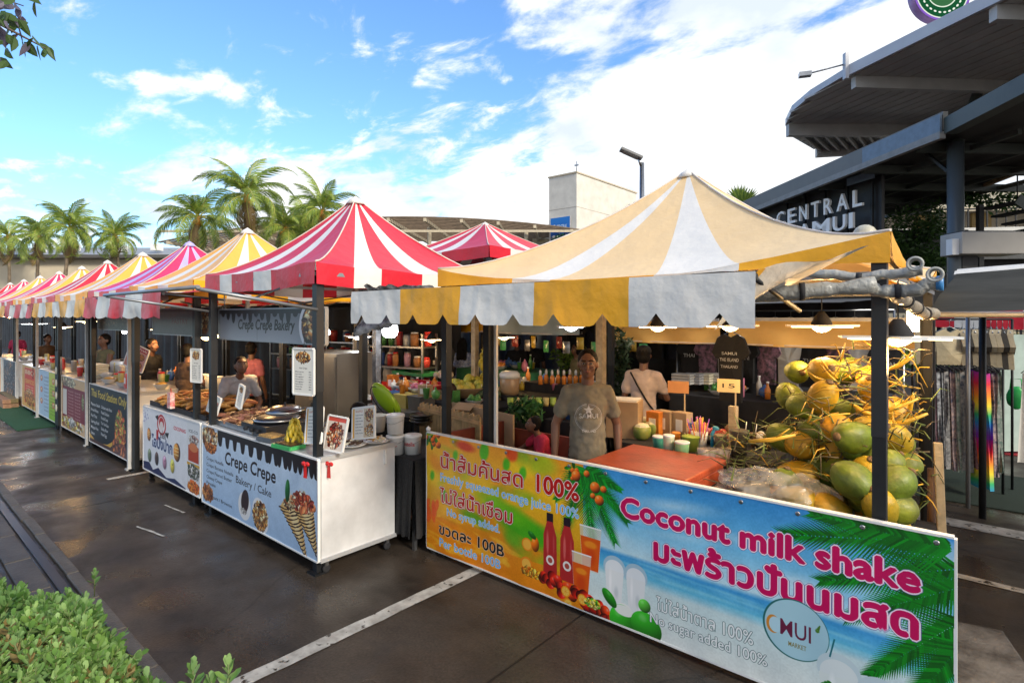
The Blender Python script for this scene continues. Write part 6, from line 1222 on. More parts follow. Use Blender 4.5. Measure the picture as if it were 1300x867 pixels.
t = thing('red_cooler', 'large red brown box with scuffed flat lid behind the middle of the banner', 'box', (-1.87, 3.8, 0)); bevel(MB().box((0, 0, .46), (.74, .69, .90)).build('body', RB, t), .015); bevel(MB().box((0, 0, .935), (.77, .72, .05)).build('lid', RB, t), .012)
for i in range(3): MB().box((-.26 + i * .26, -.352, .5), (.012, .01, .8)).build('panel_joint', DARK, t)
t = thing('brown_board', 'dark red brown board standing behind the left end of the banner', 'board', (-3.6, 3.72, 0)); MB().box((0, 0, .5), (.03, .84, 1.0)).build('board', RBD, t); MB().box((.0, .425, .5), (.045, .03, 1.01)).build('edge_post', RBD, t); MB().box((.5, .42, .48), (1.0, .03, .9)).build('back_board', RBD, t)
table(-2.55, -1.3, 4.45, 5.2, .88, PALEWOOD, 'table with a black cover holding cut coconuts and jars', DARK)
# cut young coconuts
CG = mat('coconut_green', (.16, .26, .05), .45, vscale=6, col2=(.34, .32, .08)); CWH = mat('coconut_pith', (.72, .68, .5), .7, .15, 14); CY = [randomise(mat('coconut_husk', (.50, .28, .010), .5, vscale=7, col2=(.24, .17, .012), bump=.5, bscale=16, detail=8), .2, .02), randomise(mat('coconut_husk_green', (.15, .20, .010), .5, vscale=7, col2=(.07, .085, .012), bump=.5, bscale=16, detail=8), .2, .02)]  # yellow husk colour saturated to carry the lamp glow
CAPM = mat('coconut_cap', (.14, .085, .04), .8, .3, 12)
for i, (px, py, lb_) in enumerate(((815, 545, 'nearest trimmed green coconut with white top on the black table'), (806, 522, 'trimmed green coconut at the left of the group on the black table'), (820, 518, 'second trimmed coconut from the left in the back row'), (835, 522, 'trimmed coconut right of centre in the group'), (846, 528, 'rightmost trimmed green coconut beside the cups'), (803, 533, 'trimmed coconut beside the cardboard box'), (829, 533, 'trimmed coconut just behind the nearest one'))):
    p = at(px, py, D=4.95 + (560 - py) * .012); p.z = .885; t = thing('trimmed_coconut', lb_, 'coconut', p, rr(0, 6), 'trimmed young coconuts'); MB().lathe((0, 0, 0), [(.045, 0), (.075, .03), (.085, .08), (.08, .115), (.072, .12)], 12).build('shell', CG, t); MB().lathe((0, 0, .118), [(.074, 0), (.06, .02), (.02, .032), (0, .032)], 8, smooth=False).build('trimmed_top', CWH, t)
bx = at(793, 520, D=5.3); t = thing('cardboard_box', 'tall brown box with white top between the man and the cut coconuts', 'box', (bx.x, bx.y, .88), .3); bevel(MB().box((0, 0, .17), (.3, .26, .34)).build('body', CARD, t), .004); MB().box((0, 0, .345), (.27, .23, .02)).build('foam_top', PLAS, t)
for i, (px, py, D, r, h, c, lb_) in enumerate(((849, 552, 4.5, .045, .16, (.55, .62, .45), 'pale tall plastic tub at the left of the cups'), (866, 560, 4.4, .055, .13, (.3, .62, .3), 'pale green lidded tub with a pink label'), (836, 535, 4.75, .05, .1, (.1, .45, .35), 'teal plastic cup behind the pale tub'), (877, 542, 4.7, .07, .11, (.35, .5, .08), 'lime green basket of cups'), (858, 535, 4.9, .04, .1, (.8, .3, .05), 'orange cup at the back of the table'), (915, 555, 4.6, .05, .14, (.25, .2, .14), 'brown jar under the price card'), (938, 548, 4.5, .07, .2, (.10, .08, .06), 'dark blender jar on the right of the table'))):
    p = at(px, py, D=D); p.z = .885; t = thing('tub', lb_, 'tub', p); M = mat('tub_%s' % 'abcdefghij'[i], c, .35, .06); MB().lathe((0, 0, 0), [(r * .8, 0), (r, h * .96), (r * 1.03, h)], 16).build('body', M, t); MB().lathe((0, 0, h), [(r * 1.06, 0), (r * 1.06, .012), (r * .9, .016)], 16).build('lid', PLAS if i < 3 else M, t)
cl_ = mat('clear_cup', (.55, .52, .5), .15, .1, alpha=.45); 
for i in range(4): p = at(893 + i * 9, 560 - (i % 2) * 5, D=4.3); p.z = .885; t = thing('clear_box', 'clear cup with pink contents in front of the straws, ' + ORD[i], 'cup', p, 0, 'clear plastic cups in front of the straws'); MB().lathe((0, 0, 0), [(.035, 0), (.048, .11)], 14).build('cup', cl_, t); MB().lathe((0, 0, .003), [(.032, 0), (.04, .05), (0, .06)], 10).build('filling', mat('pink_filling', (.6, .2, .15), .5), t)
sp_ = at(888, 538, D=4.75); t = thing('straw_holder', 'holder full of pink, orange and purple straws on the table', 'straws', (sp_.x, sp_.y, .885)); MB().lathe((0, 0, 0), [(.05, 0), (.07, .15)], 14).build('holder', PLAS, t); SC_ = [mat('straw_' + n_, c, .4, 0) for n_, c in (('pink', (.75, .1, .3)), ('orange', (.85, .3, .05)), ('purple', (.3, .1, .5)), ('yellow', (.8, .65, .1)))]
for i in range(44): a = rr(0, 6.28); q = rr(0, .05); MB().tube([(q * math.cos(a), q * math.sin(a), .05), (q * 2.2 * math.cos(a), q * 2.2 * math.sin(a), rr(.2, .27))], .0045, 5).build('straw', SC_[i % 4], t)
sp_ = at(904, 540, D=4.7); t = thing('blue_clip', 'bright blue gripper standing beside the straws', 'utensil', (sp_.x, sp_.y, .885)); MB().tube([(0, 0, 0), (0, 0, .14), (.02, 0, .18)], .014, 8).build('handle', mat('blue_plastic', (.03, .3, .5), .4), t); MB().ell((.03, 0, .19), (.03, .02, .02), 10, 6).build('head', MC['blue_plastic'], t)
def sign_card(px, py, D, w, h, txt, label, M=CARD, z=None, tilt=0):
    p = at(px, py, D=D); t = thing('price_card', label, 'sign', p, .25); MB().box((0, 0, h / 2), (w, .006, h), Euler((0, tilt, 0))).build('card', M, t); MB().bar((w * .3, .01, -.25), (w * .3, .01, h * .5), .012).build('stick', PALEWOOD, t)
    if txt:
        v, tr = text_tris(txt, 0); mb = MB(); mn, mx_ = v[:, 0].min(), v[:, 0].max()
        for a, b in v: mb.vert((((a - mn) / (mx_ - mn) - .5) * w * .55, -.005, h * .35 + b / .7 * h * .32))
        for q in tr: mb.face(*[int(i) for i in q])
        mb.build('number', DARK, t)
YC = mat('yellow_card', (.62, .48, .25), .7, .08); sign_card(925, 498, 4.7, .18, .11, '15', 'pale card with the number 15 above the jars', YC); sign_card(861, 499, 5.2, .19, .11, None, 'blank orange brown card standing on the table', mat('orange_card', (.5, .24, .1), .7)); 
t = thing('wooden_stand', 'narrow pale wooden stand holding the number card', 'stand', (*at(931, 540, D=4.75).xy, .88)); bevel(MB().box((0, 0, .18), (.07, .05, .38)).build('post', PALEWOOD, t), .004); MB().box((0, 0, .005), (.12, .1, .015)).build('base', PALEWOOD, t)
# coconut pile on a low bench
table(-1.15, -.30, 3.5, 4.75, .60, PALEWOOD, 'low bench under the coconut pile', DARK)
def coco_mesh(seed, M):
    r = random.Random(seed); mb = MB(); el_ = r.uniform(1.25, 1.55); mb.ell((0, 0, 0), (.096, .096, .096 * el_), 16, 12, None, lambda d: 1 + .05 * math.cos(3 * math.atan2(d.y, d.x)) * (1 - d.z * d.z) - .10 * max(0, d.z) ** 3 + .03 * mnoise.noise(d * 2 + Vector((seed, 0, 0)))); o = mb.build('husk', M); me = o.data; bpy.data.objects.remove(o)
    mb = MB(); z = .096 * el_; mb.lathe((0, 0, z * .89), [(.022, -.006), (.028, .004), (.018, .009), (.008, .018)], 9); o = mb.build('stem_cap', CAPM); m2 = o.data; bpy.data.objects.remove(o); return me, m2
CM = [coco_mesh(i, CY[i % 2]) for i in range(6)]
def coconut(p, q, sc, label, grp='coconuts heaped at the right of the near stall', k=None):
    k = R.randrange(6) if k is None else k; t = thing('coconut', label, 'coconut', p, 0, grp); t.rotation_euler = q; t.scale = (sc, sc, sc); inst('husk', CM[k][0], (0, 0, 0), parent=t); inst('stem_cap', CM[k][1], (0, 0, 0), parent=t)
big = [(1045, 470, 3.9, 'topmost big yellow coconut left of the pole', 0), (1012, 472, 4.15, 'upper left dark green coconut of the heap', 1), (1045, 503, 3.8, 'round yellow coconut below the topmost one', 0), (1001, 502, 4.1, 'green coconut at the left edge of the heap', 1), (1019, 515, 3.95, 'olive coconut low in the left cluster', 3), (1108, 495, 3.75, 'yellow coconut directly behind the right pole', 2), (1150, 520, 3.8, 'yellow coconut right of the pole near the lamp', 4), (1172, 525, 3.9, 'yellow coconut at the upper right end of the heap', 0), (1140, 480, 4.0, 'small yellow coconut beneath the bright lamp', 2), (1085, 570, 3.6, 'green coconut in the middle of the heap', 1), (1143, 570, 3.55, 'green coconut just right of the pole', 3), (1172, 560, 3.75, 'large green coconut jutting out on the right', 5), (1160, 590, 3.45, 'broad green yellow coconut low on the right', 5), (1187, 590, 3.6, 'coconut at the right edge below the jutting one', 1), (1155, 635, 3.3, 'large green coconut at the bottom right by the pole', 3), (1098, 630, 3.35, 'green yellow coconut at the foot of the heap left of the pole', 4), (1140, 610, 3.5, 'coconut tucked behind the lowest ones', 1), (1065, 520, 4.0, 'shaded coconut behind the yellow ones', 3), (1075, 470, 4.2, 'dark coconut behind the topmost one', 1), (995, 555, 4.0, 'split yellow husk lying left of the heap', 2), (1030, 545, 3.9, 'shaded green coconut under the left cluster', 3), (1095, 600, 3.55, 'coconut half hidden by twigs', 1), (1065, 600, 3.7, 'coconut deep in the twigs', 5)]
for px, py, D, lb_, k in big: coconut(at(px - (34 if px > 1130 else 0), py, D=D), (rr(-1.6, 1.6), rr(-1.6, 1.6), rr(0, 6)), rr(.74, .86) if D < 3.7 else rr(.85, 1.0), lb_, k=(1, 3, 5)[k % 3] if py > 540 else k)  # green husks for the lower heap, lamp-warmed yellow stays above
for i in range(46):
    x, y = rr(-1.05, -.3), rr(3.75, 4.65)
    while 650 + 712 * (.759 * x + .651 * y) / (-.651 * x + .759 * y) > 1138: x, y = rr(-1.05, -.3), rr(3.75, 4.65)
    z = .7 + rr(0, 1) * (.75 - .9 * abs(y - 4.2)) * (1 - .5 * abs(x + .6)); coconut(Vector((x, y, z)), (rr(-1.6, 1.6), rr(-1.6, 1.6), rr(0, 6)), rr(.9, 1.1), 'coconut wedged inside the heap among stalks')
STK = [mat('stalk_yellow', (.62, .36, .03), .4, .15, 8), mat('stalk_brown', (.10, .07, .03), .8, .3, 12), mat('stalk_green', (.12, .16, .03), .6, .3, 12)]
rs = random.Random(12); mb = MB()
for i in range(640):
    px = rs.uniform(915, 1185); py = rs.uniform(500, 655) if px < 1060 else rs.uniform(440, 650); D = rs.uniform(3.35, 4.0) if px > 1040 else rs.uniform(3.7, 4.4)
    if px < 1000 and py < 555: continue
    p = at(px, py, D=D); d = Vector((rs.uniform(-1, .3), rs.uniform(-.6, .6), rs.uniform(-.35, .45))).normalized() * rs.uniform(.08, .24); q = p + d * .5 + Vector((0, 0, rs.uniform(.0, .03))); mb.m = 0 if rs.random() < .15 else (1 if rs.random() < .55 else 2); mb.tube([p, q, p + d + Vector((0, 0, -rs.uniform(0, .05)))], [.0048, .0032, .0018], 5)
tw_ = tag(mb.build('stalks', STK), 'tangle of thin green and brown coconut stalks over the heap', 'stalks', kind='stuff')
mb = MB()
for i in range(150): px = rs.uniform(925, 1040); py = rs.uniform(535, 625); p = at(px, py, D=rs.uniform(3.6, 4.2)); d = Vector((rs.uniform(-1, .4), rs.uniform(-.5, .3), rs.uniform(-.2, .3))).normalized(); l = rs.uniform(.08, .22); w = d.cross(Vector((0, 0, 1))).normalized() * .007; mb.m = 0; mb.face(*[mb.vert(v) for v in (p - w, p + w, p + d * l)])
tag(mb.build('strips', [leafmat('strip_leaf', (.16, .2, .05), (.08, .12, .03), .5, 6, .2)]), 'green leaf strips scattered left of the coconut heap', 'leaves', kind='stuff')
for a, b, lb_ in (((1125, 470), (1160, 452), 'bright yellow stalk pointing up at the lamp'), ((1110, 525), (1168, 505), 'bright yellow stalk right of the pole'), ((1080, 512), (1110, 527), 'short yellow stalk left of the pole'), ((1125, 540), (1178, 525), 'thick yellow stalk across the right of the heap'), ((1150, 535), (1160, 500), 'forked yellow stalk under the lamp'), ((950, 560), (1010, 552), 'split green yellow husk strip at the left')):
    p, q = at(*a, D=3.62), at(*b, D=3.5); t = thing('stalk', lb_, 'stalk', (0, 0, 0)); MB().tube([p, p.lerp(q, .5) + Vector((0, 0, -.012)), q], [.010, .015, .008], 10).build('stem', STK[0], t); MB().tube([p.lerp(q, .6), p.lerp(q, .8) + Vector((.02, 0, .05))], [.008, .003], 6).build('twig', STK[0], t)
for i in range(14):
    a = (rs.uniform(1010, 1160), rs.uniform(455, 560)); D = rs.uniform(3.45, 3.75); p = at(*a, D=D); d = Vector((rs.uniform(-.8, .8), rs.uniform(-.3, .3), rs.uniform(-.2, .8))).normalized() * rs.uniform(.09, .2); t = thing('stalk', 'orange yellow stalk poking out of the coconut heap', 'stalk', p, 0, 'orange yellow stalks in the heap'); MB().tube([(0, 0, 0), d * .5 + Vector((0, 0, -.012)), d], [.005, .007, .003], 8).build('stem', STK[0], t)
# plastic bag in front of the heap
bc = at(982, 625, D=3.62); mb = MB(); BAG = mat('clear_bag', (.62, .61, .6), .12, .25, 14, bump=.5, bscale=26, spec=1, alpha=.38)
mb.ell((0, 0, 0), (.34, .2, .13), 40, 22, None, lambda d: 1 + .22 * mnoise.noise(d * 2.3) + .20 * abs(mnoise.noise(d * 5)) + .10 * abs(mnoise.noise(d * 12))); mb.sm = [False] * len(mb.f); t = thing('plastic_bag', 'large crumpled clear plastic bag between the red box and the coconut heap', 'bag', bc); mb.build('bag', BAG, t); MB().ell((0, .03, -.03), (.26, .15, .08), 16, 10).build('contents', mat('bag_contents', (.22, .2, .12), .8, .3, 10), t)
t = thing('yellow_bag', 'small yellow plastic bag in front of the teal tubs behind the crate', 'bag', at(667, 520, D=6.0)); MB().ell((0, 0, 0), (.07, .06, .08), 20, 14, None, lambda d: 1 + .2 * mnoise.noise(d * 3)).build('bag', mat('yellow_film', (.7, .4, .03), .3, .2, 9, bump=.8), t)
table(-1.75, -1.2, 3.3, 4.0, .82, DARK, 'dark stand under the plastic bag')
# timber prop and pipe on the right
p = at(1200, 668, D=3.75); t = thing('timber_prop', 'pale split timber leaning against the bench right of the coconuts', 'timber', (p.x, p.y, 0), .2); bevel(MB().bar((0, 0, 0), (-.04, .0, 1.16), .05, .04).build('post', PALEWOOD, t), .005)
p = at(1184, 660, D=3.9); t = thing('brown_pipe', 'brown pipe upright beside the pale timber', 'pipe', (p.x, p.y, 0)); MB().tube([(0, 0, 0), (0, 0, .95)], .03, 12).build('pipe', mat('brown_pipe_m', (.10, .045, .02), .5), t)
# ---------------------------------------------------------------- bamboo crate, tubs of produce behind the left part
p = at(590, 560, D=5.6); t = thing('bamboo_crate', 'long bamboo slatted crate left of the black pole', 'crate', (p.x, p.y, 0), rad(-10)); BAMB = randomise(mat('bamboo', (.42, .27, .11), .55, .2, 10), .25, .01)
for i in range(40): MB().tube([(-.52 + i * .027, -.2, .62), (-.52 + i * .027, -.2, 1.10 + .01 * (i % 3))], .0115, 7).build('slat', BAMB, t)
for z in (.68, 1.05): MB().bar((-.54, -.215, z), (.56, -.215, z), .02, .03).build('rail', BAMB, t)
MB().box((0, .05, .32), (1.05, .45, .62)).build('body', DARK, t); MB().box((0, .2, .85), (1.05, .02, .45)).build('back_panel', CARD, t)
t = thing('cardboard_box', 'open brown carton with dark square mark behind the bamboo crate', 'box', at(601, 520, D=6.0), .1); bevel(MB().box((0, 0, 0), (.24, .2, .1)).build('body', CARD, t), .004); MB().box((.05, -.102, 0), (.06, .004, .06)).build('mark', DARK, t); MB().box((0, -.16, .055), (.24, .12, .005), Euler((.5, 0, 0))).build('flap', CARD, t)
def mound(px, py, D, w, h, M, n, r, name, label, cat, grp, elong=1.0, z=None, sub=None, basket=None, bl=None):
    """a basket or tray of countable fruit"""
    p = at(px, py, D=D); 
    if z is not None: p.z = z
    if basket: b = thing('basket', bl, 'basket', p, 0); MB().lathe((0, 0, 0), [(w * .8, -.10), (w * 1.08, .02), (w * 1.1, .025), (w * .85, -.05), (0, -.06)], 20).build('rim', basket, b)
    mb = MB(); mb.ell((0, 0, 0), (r, r, r * elong), 9, 7, None, lambda d: 1 + .06 * mnoise.noise(d * 2)); o = mb.build(name, M); me = o.data; bpy.data.objects.remove(o)
    for i in range(n):
        a = rr(0, 6.28); q = math.sqrt(rr(0, 1)); o = inst(name, me, p + Vector((q * w * math.cos(a), q * w * .8 * math.sin(a), h * (1 - q * q) * rr(.3, 1))), (rr(0, 3), rr(0, 3), rr(0, 6))); tag(o, label, cat, grp)
MNG = randomise(mat('mango', (.55, .45, .06), .45, vscale=6, col2=(.4, .42, .06)), .2, .02)
mound(592, 492, 7.0, .30, .14, MNG, 34, .048, 'mango', 'pale yellow mango in the pile behind the crate', 'mango', 'mangoes piled behind the crate', 1.5, basket=CARD, bl='shallow tray under the pile of mangoes')
mound(562, 478, 7.6, .16, .07, mat('garlic', (.6, .52, .42), .6), 16, .04, 'garlic_bulb', 'pale bulb in the heap left of the mangoes', 'garlic', 'pale bulbs left of the mangoes')
mound(616, 500, 6.9, .2, .10, mat('dark_green_veg', (.06, .10, .06), .5), 22, .045, 'avocado', 'dark green fruit right of the mango pile', 'avocado', 'dark fruits right of the mangoes', 1.3)
table(-6.4, -4.2, 4.5, 5.3, .98, CARD, 'low counter behind the crepe cart', DARK); table(-5.3, -3.7, 5.4, 6.6, 1.02, PALEWOOD, 'produce table behind the bamboo crate', DARK)
table(-7.2, -5.6, 6.9, 7.8, 1.1, PALEWOOD, 'far produce table in the second row', mat('green_cover', (.03, .16, .06), .7))
for px, py, D, c, lb_ in ((528, 475, 8.6, (.03, .25, .08), 'green tray in front of the hanging mannequins'), (490, 492, 7.4, (.65, .03, .02), 'flat red tray right of the orange bowl'), (541, 490, 7.2, (.45, .01, .03), 'crimson tray behind the steel pan'), (435, 495, 7.3, (.75, .12, .02), 'orange bowl tray below the grey cap')):
    p = at(px, py, D=D); t = thing('tray', lb_, 'tray', p, 0); M = mat('tray_%d' % px, c, .4, .1); w = .36; MB().box((0, 0, 0), (w * 2, .35, .012)).build('base', M, t); [MB().box((x, y, .02), d, None).build('side', M, t) for x, y, d in ((0, -.175, (w * 2, .012, .05)), (0, .175, (w * 2, .012, .05)), (-w, 0, (.012, .35, .05)), (w, 0, (.012, .35, .05)))]
for i in range(14):
    px = 400 + i * 13; p = at(px, 508, D=6.9); t = tag(bevel(MB().box((0, 0, 0), (.10, .09, .06)).build('food_box', [CARD, PLAS, RED, mat('brown_box', (.2, .12, .06), .7)][i % 4], None, (p.x, p.y, 1.02), (0, 0, rr(-.3, .3))), .005), 'small goods box on the low counter behind the crepe cart, ' + ORD[i], 'box', 'small boxes on the low counter behind the crepe cart')
# lime green lidded container
p = at(489, 513, D=5.9); t = thing('green_container', 'lime green oval lidded container standing tilted behind the white tubs', 'container', p, .2); LM = mat('lime_plastic', (.28, .48, .02), .3, .05); q = Euler((rad(20), rad(-30), 0)); MB().ell((0, 0, .06), (.10, .05, .20), 18, 12, q).build('lid', LM, t); MB().ell((.02, .05, 0), (.09, .05, .17), 18, 12, q).build('body', LM, t); MB().tube([(.09 * math.cos(a) + .0, -.01 + .0, .19 * math.sin(a) + .04) for a in [k * .4 for k in range(17)]], .005, 5).build('seal', DARK, t).rotation_euler = q
# black table with hazelnut spread tubs
table(-4.32, -3.74, 3.08, 3.85, .78, DARK, 'black mesh sided table right of the crepe cart', mat('black_mesh', (.02, .02, .022), .8, .4, 60))
def tub(p, label, txt=True, r=.078, h=.155):
    t = thing('white_tub', label, 'tub', p, rad(20)); MB().lathe((0, 0, 0), [(r * .88, 0), (r * .98, h * .93), (r, h * .94)], 24).build('body', PLAS, t); MB().lathe((0, 0, h * .93), [(r * 1.05, 0), (r * 1.07, .02), (r * .98, .026), (0, .02)], 24).build('lid', PLAS, t)
    MB().tube([(r * 1.04 * math.cos(a), r * 1.04 * math.sin(a), h * .78 - .03 * math.sin(a) ** 2) for a in [math.pi + k * math.pi / 12 for k in range(13)]], .002, 5).build('handle', STEEL, t)
    if txt:
        v, tr = text_tris('nutella', .02); mn, mx_ = v[:, 0].min(), v[:, 0].max(); mb = MB()
        for a, b in v: an = ((a - mn) / (mx_ - mn) - .5) * 1.5 - math.pi / 2; mb.vert(((r * .955 + .0015) * math.cos(an), (r * .955 + .0015) * math.sin(an), h * .52 + b * .05))
        for q in tr: mb.face(*[int(i) for i in q])
        mb.build('lettering', mat('tub_red', (.6, .03, .03), .5), t)
P1 = at(502, 577, D=5.0); P1.z = .785; tub(P1, 'lower white tub of a stack of two with red lettering'); tub(P1 + Vector((.0, .0, .185)), 'upper white tub of a stack of two', False)
P2 = at(524, 573, D=5.02); P2.z = .785; tub(P2, 'single white tub with red lettering right of the stacked tubs')
t = thing('white_bucket', 'white bucket half hidden behind the waffle board', 'bucket', (-4.45, 3.2, .92)); MB().lathe((0, 0, 0), [(.08, 0), (.10, .15), (.105, .155)], 20).build('body', PLAS, t); MB().lathe((0, 0, .15), [(.1, 0), (0, .005)], 20).build('rim', PLAS, t)
t = thing('steel_pan', 'stack of steel pans behind the white tubs', 'pan', at(535, 532, D=5.7)); [MB().lathe((0, 0, -.03 * k), [(.05, 0), (.12, .05), (.125, .055), (.11, .04), (0, .01)], 20).build('bowl', CHROME, t) for k in range(3)]
# ---------------------------------------------------------------- crepe counter goods
ZT = .915
p = at(352, 545, D=5.35); t = thing('crepe_griddle', 'round black crepe griddle with steel rim on the counter', 'griddle', (p.x, p.y, ZT), 0); MB().box((0, 0, .05), (.50, .46, .10)).build('base', mat('griddle_steel', (.05, .05, .055), .35, .1, metal=.5), t); MB().lathe((0, 0, .10), [(.2, 0), (.205, .035), (.19, .045), (0, .045)], 32).build('plate', mat('cast_iron', (.02, .02, .022), .3, .2, 9), t); MB().lathe((0, 0, .11), [(.212, 0), (.214, .022), (.206, .024)], 32).build('rim', CHROME, t)
[MB().tube([(-.12 + i * .12, -.235, .05), (-.12 + i * .12, -.26, .05)], .018, 10).build('knob', DARK, t) for i in range(3)]
p = at(362, 520, D=5.6); t = thing('griddle_cover', 'domed steel lid beside the griddle', 'lid', (p.x, p.y, ZT + .14)); MB().lathe((0, 0, 0), [(.19, 0), (.18, .025), (.12, .06), (.03, .075), (.0, .076)], 28).build('dome', CHROME, t); MB().tube([(0, 0, .07), (0, 0, .1)], .012, 8).build('knob', DARK, t)
t = thing('spatula', 'long pale crepe spatula lying across the griddle', 'utensil', (p.x + .1, p.y - .1, ZT + .18)); MB().bar((0, 0, 0), (.35, .1, .06), .03, .004).build('blade', STEEL, t); MB().tube([(-.1, -.03, -.01), (0, 0, 0)], .01, 8).build('handle', WOOD, t)
# bananas
BN = mat('banana', (.55, .38, .02), .5, vscale=14, col2=(.30, .26, .03)); bp_ = at(374, 568, D=4.78); bp_.z = ZT
t = thing('plate', 'patterned plate under the bananas', 'plate', bp_); MB().lathe((0, 0, 0), [(.06, 0), (.13, .02), (.135, .024), (.06, .01), (0, .008)], 24).build('plate', mat('plate_pattern', (.6, .55, .4), .3, .3, 40), t)
mb = MB(); pts = [(.07 * math.cos(a) - .07, 0, .07 * math.sin(a)) for a in [(-1.1 + k * .27) for k in range(9)]]; mb.tube(pts, [.004, .013, .017, .019, .019, .018, .016, .011, .005], 8); o = mb.build('banana', BN); bme = o.data; bpy.data.objects.remove(o)
for i in range(34): k = i % 9; lay = i // 9; a = k * .7 + lay * .3; q = .07 - lay * .013; tag(inst('banana', bme, bp_ + Vector((q * math.cos(a), q * math.sin(a), .05 + lay * .042)), (rr(-.3, .3), rr(-.4, .4), a + rr(-.3, .3)), rr(.62, .8)), 'small yellow banana in the heap on the plate beside the menu board', 'banana', 'bananas heaped on the plate')
# plates of waffles etc.
def plate_food(px, py, D, r, cols, label, pl_lb):
    p = at(px, py, D=D); p.z = ZT; t = thing('plate', pl_lb, 'plate', p); MB().lathe((0, 0, 0), [(r * .6, 0), (r, .018), (r * 1.04, .022), (r * .5, .01), (0, .008)], 28).build('plate', PLAS, t)
    for i in range(16): a = rr(0, 6.28); q = r * .62 * math.sqrt(rr(0, 1)); o = bevel(MB().box((0, 0, 0), (.05, .022, .018)).build('waffle_piece', cols[i % len(cols)], None, p + Vector((q * math.cos(a), q * math.sin(a), .03 + .02 * (1 - q / r))), (rr(-.3, .3), rr(-.3, .3), rr(0, 3))), .005); tag(o, label, 'waffle', label + ' group')
CHO = mat('chocolate', (.06, .028, .015), .35, .2, 20); WAF = mat('waffle', (.55, .32, .10), .6, .25, 30); CRM = mat('cream', (.7, .65, .5), .5, .1, 12)
plate_food(447, 578, 4.72, .115, [CHO, CRM, CHO], 'dark waffle piece with cream drizzle on the left plate', 'white plate of chocolate covered pieces at the right end of the counter'); plate_food(477, 573, 4.86, .115, [WAF, CRM], 'golden waffle piece on the right plate', 'white plate of golden waffles at the corner of the counter')
t = thing('green_tray', 'green plastic tray below the bananas at the counter edge', 'tray', (*at(366, 583, D=4.68).xy, ZT), .1); MB().box((0, 0, .015), (.26, .15, .03)).build('base', GREENP, t); MB().box((0, 0, .036), (.22, .11, .012)).build('contents', CHO, t)
t = thing('glass_dish', 'small glass dish of pastries left of the bananas', 'dish', (*at(345, 573, D=4.95).xy, ZT), .1); MB().box((0, 0, .02), (.22, .16, .04)).build('dish', STEEL, t); MB().box((0, 0, .045), (.19, .13, .02)).build('contents', WAF, t)
RIB = mat('red_ribbon', (.65, .02, .02), .4, .1)
for px, lb_ in ((389, 'red ribbon bow tied at the counter edge left of the pole'), (419, 'red ribbon bow tied at the counter edge right of the pole')):
    p = at(px, 590, D=4.36); t = thing('ribbon', lb_, 'ribbon', p, .2); MB().sheet(lambda u, v: ((u - .5) * .03 * (1 + .4 * v), -.012, -.10 * v), 2, 4).build('tail', RIB, t); MB().ell((-.02, -.01, .01), (.026, .01, .018), 10, 6).build('loop', RIB, t); MB().ell((.02, -.01, .01), (.026, .01, .018), 10, 6).build('loop', RIB, t); MB().ell((0, -.014, .0), (.01, .01, .012), 8, 6).build('knot', RIB, t)
t = thing('sign_clip', 'small white clip at the corner of the counter', 'clip', at(489, 578, D=4.78)); MB().box((0, 0, -.03), (.025, .015, .08)).build('clip', PLAS, t); MB().box((0, 0, .02), (.012, .012, .05)).build('jaw', PLAS, t)
# brownies (right tray) and pastries (left cart)
BRW = randomise(mat('brownie', (.13, .05, .025), .45, vscale=30, col2=(.30, .14, .08)), .35, .02); PST = randomise(mat('pastry', (.46, .20, .04), .5, vscale=12, col2=(.26, .10, .025)), .3, .02)
o = bevel(MB().box((0, 0, 0), (.085, .055, .035)).build('brownie', BRW), .008); bm1 = o.data; bpy.data.objects.remove(o)
mb = MB(); mb.smooth = True; mb.tube([(-.08, 0, 0), (-.03, 0, .008), (.03, 0, .008), (.08, 0, 0)], [.014, .022, .022, .012], 8); o = mb.build('pastry_roll', PST); bm2 = o.data; bpy.data.objects.remove(o)
for i in range(120): x = rr(-6.1, -5.25); y = rr(2.4, 2.95); tag(inst('brownie', bm1, (x, y, ZT + .03 + .05 * (y - 2.4) + rr(0, .05)), (rr(-.3, .3), rr(-.3, .3), rr(0, 3)), rr(.85, 1.1)), 'small reddish brown cake piece in the tray by the left pole', 'cake', 'cake pieces in the tray by the left pole')
t = thing('cake_tray', 'dark tray under the cake pieces on the crepe counter', 'tray', (-5.67, 2.68, ZT)); MB().box((0, 0, .01), (.95, .62, .02)).build('base', DARK, t); [MB().box((x, y, .03), d).build('side', STEEL, t) for x, y, d in ((0, -.31, (.95, .012, .05)), (0, .31, (.95, .012, .05)), (-.475, 0, (.012, .62, .05)), (.475, 0, (.012, .62, .05)))]
for i in range(150): x = rr(-7.9, -6.3); y = rr(2.4, 2.95); tag(inst('pastry_roll', bm2, (x, y, ZT + .03 + .08 * (y - 2.4) + rr(0, .07)), (rr(-.2, .2), rr(-.3, .3), 1.2 + rr(-.5, .5)), rr(.9, 1.15)), 'golden fried pastry roll heaped on the left cart', 'pastry', 'fried pastry rolls on the left cart')
t = thing('pastry_tray', 'black tray under the fried pastry rolls', 'tray', (-7.1, 2.68, ZT)); MB().box((0, 0, .01), (1.72, .62, .02)).build('base', DARK, t); MB().box((0, -.31, .03), (1.72, .012, .05)).build('side', DARK, t)
for px, lb_ in ((217, 'red and white paper bag left among the pastry rolls'), (250, 'red paper bag standing by the left pole')): t = thing('paper_bag', lb_, 'bag', (*at(px, 520, D=6.4).xy, ZT + .05)); MB().box((0, 0, .09), (.10, .05, .18), None, .9).build('bag', mat('bag_red_white', (.6, .1, .1), .6, vscale=25, col2=(.7, .65, .6)), t); MB().tube([(-.03, 0, .17), (0, 0, .23), (.03, 0, .17)], .003, 5).build('handle', RED, t)
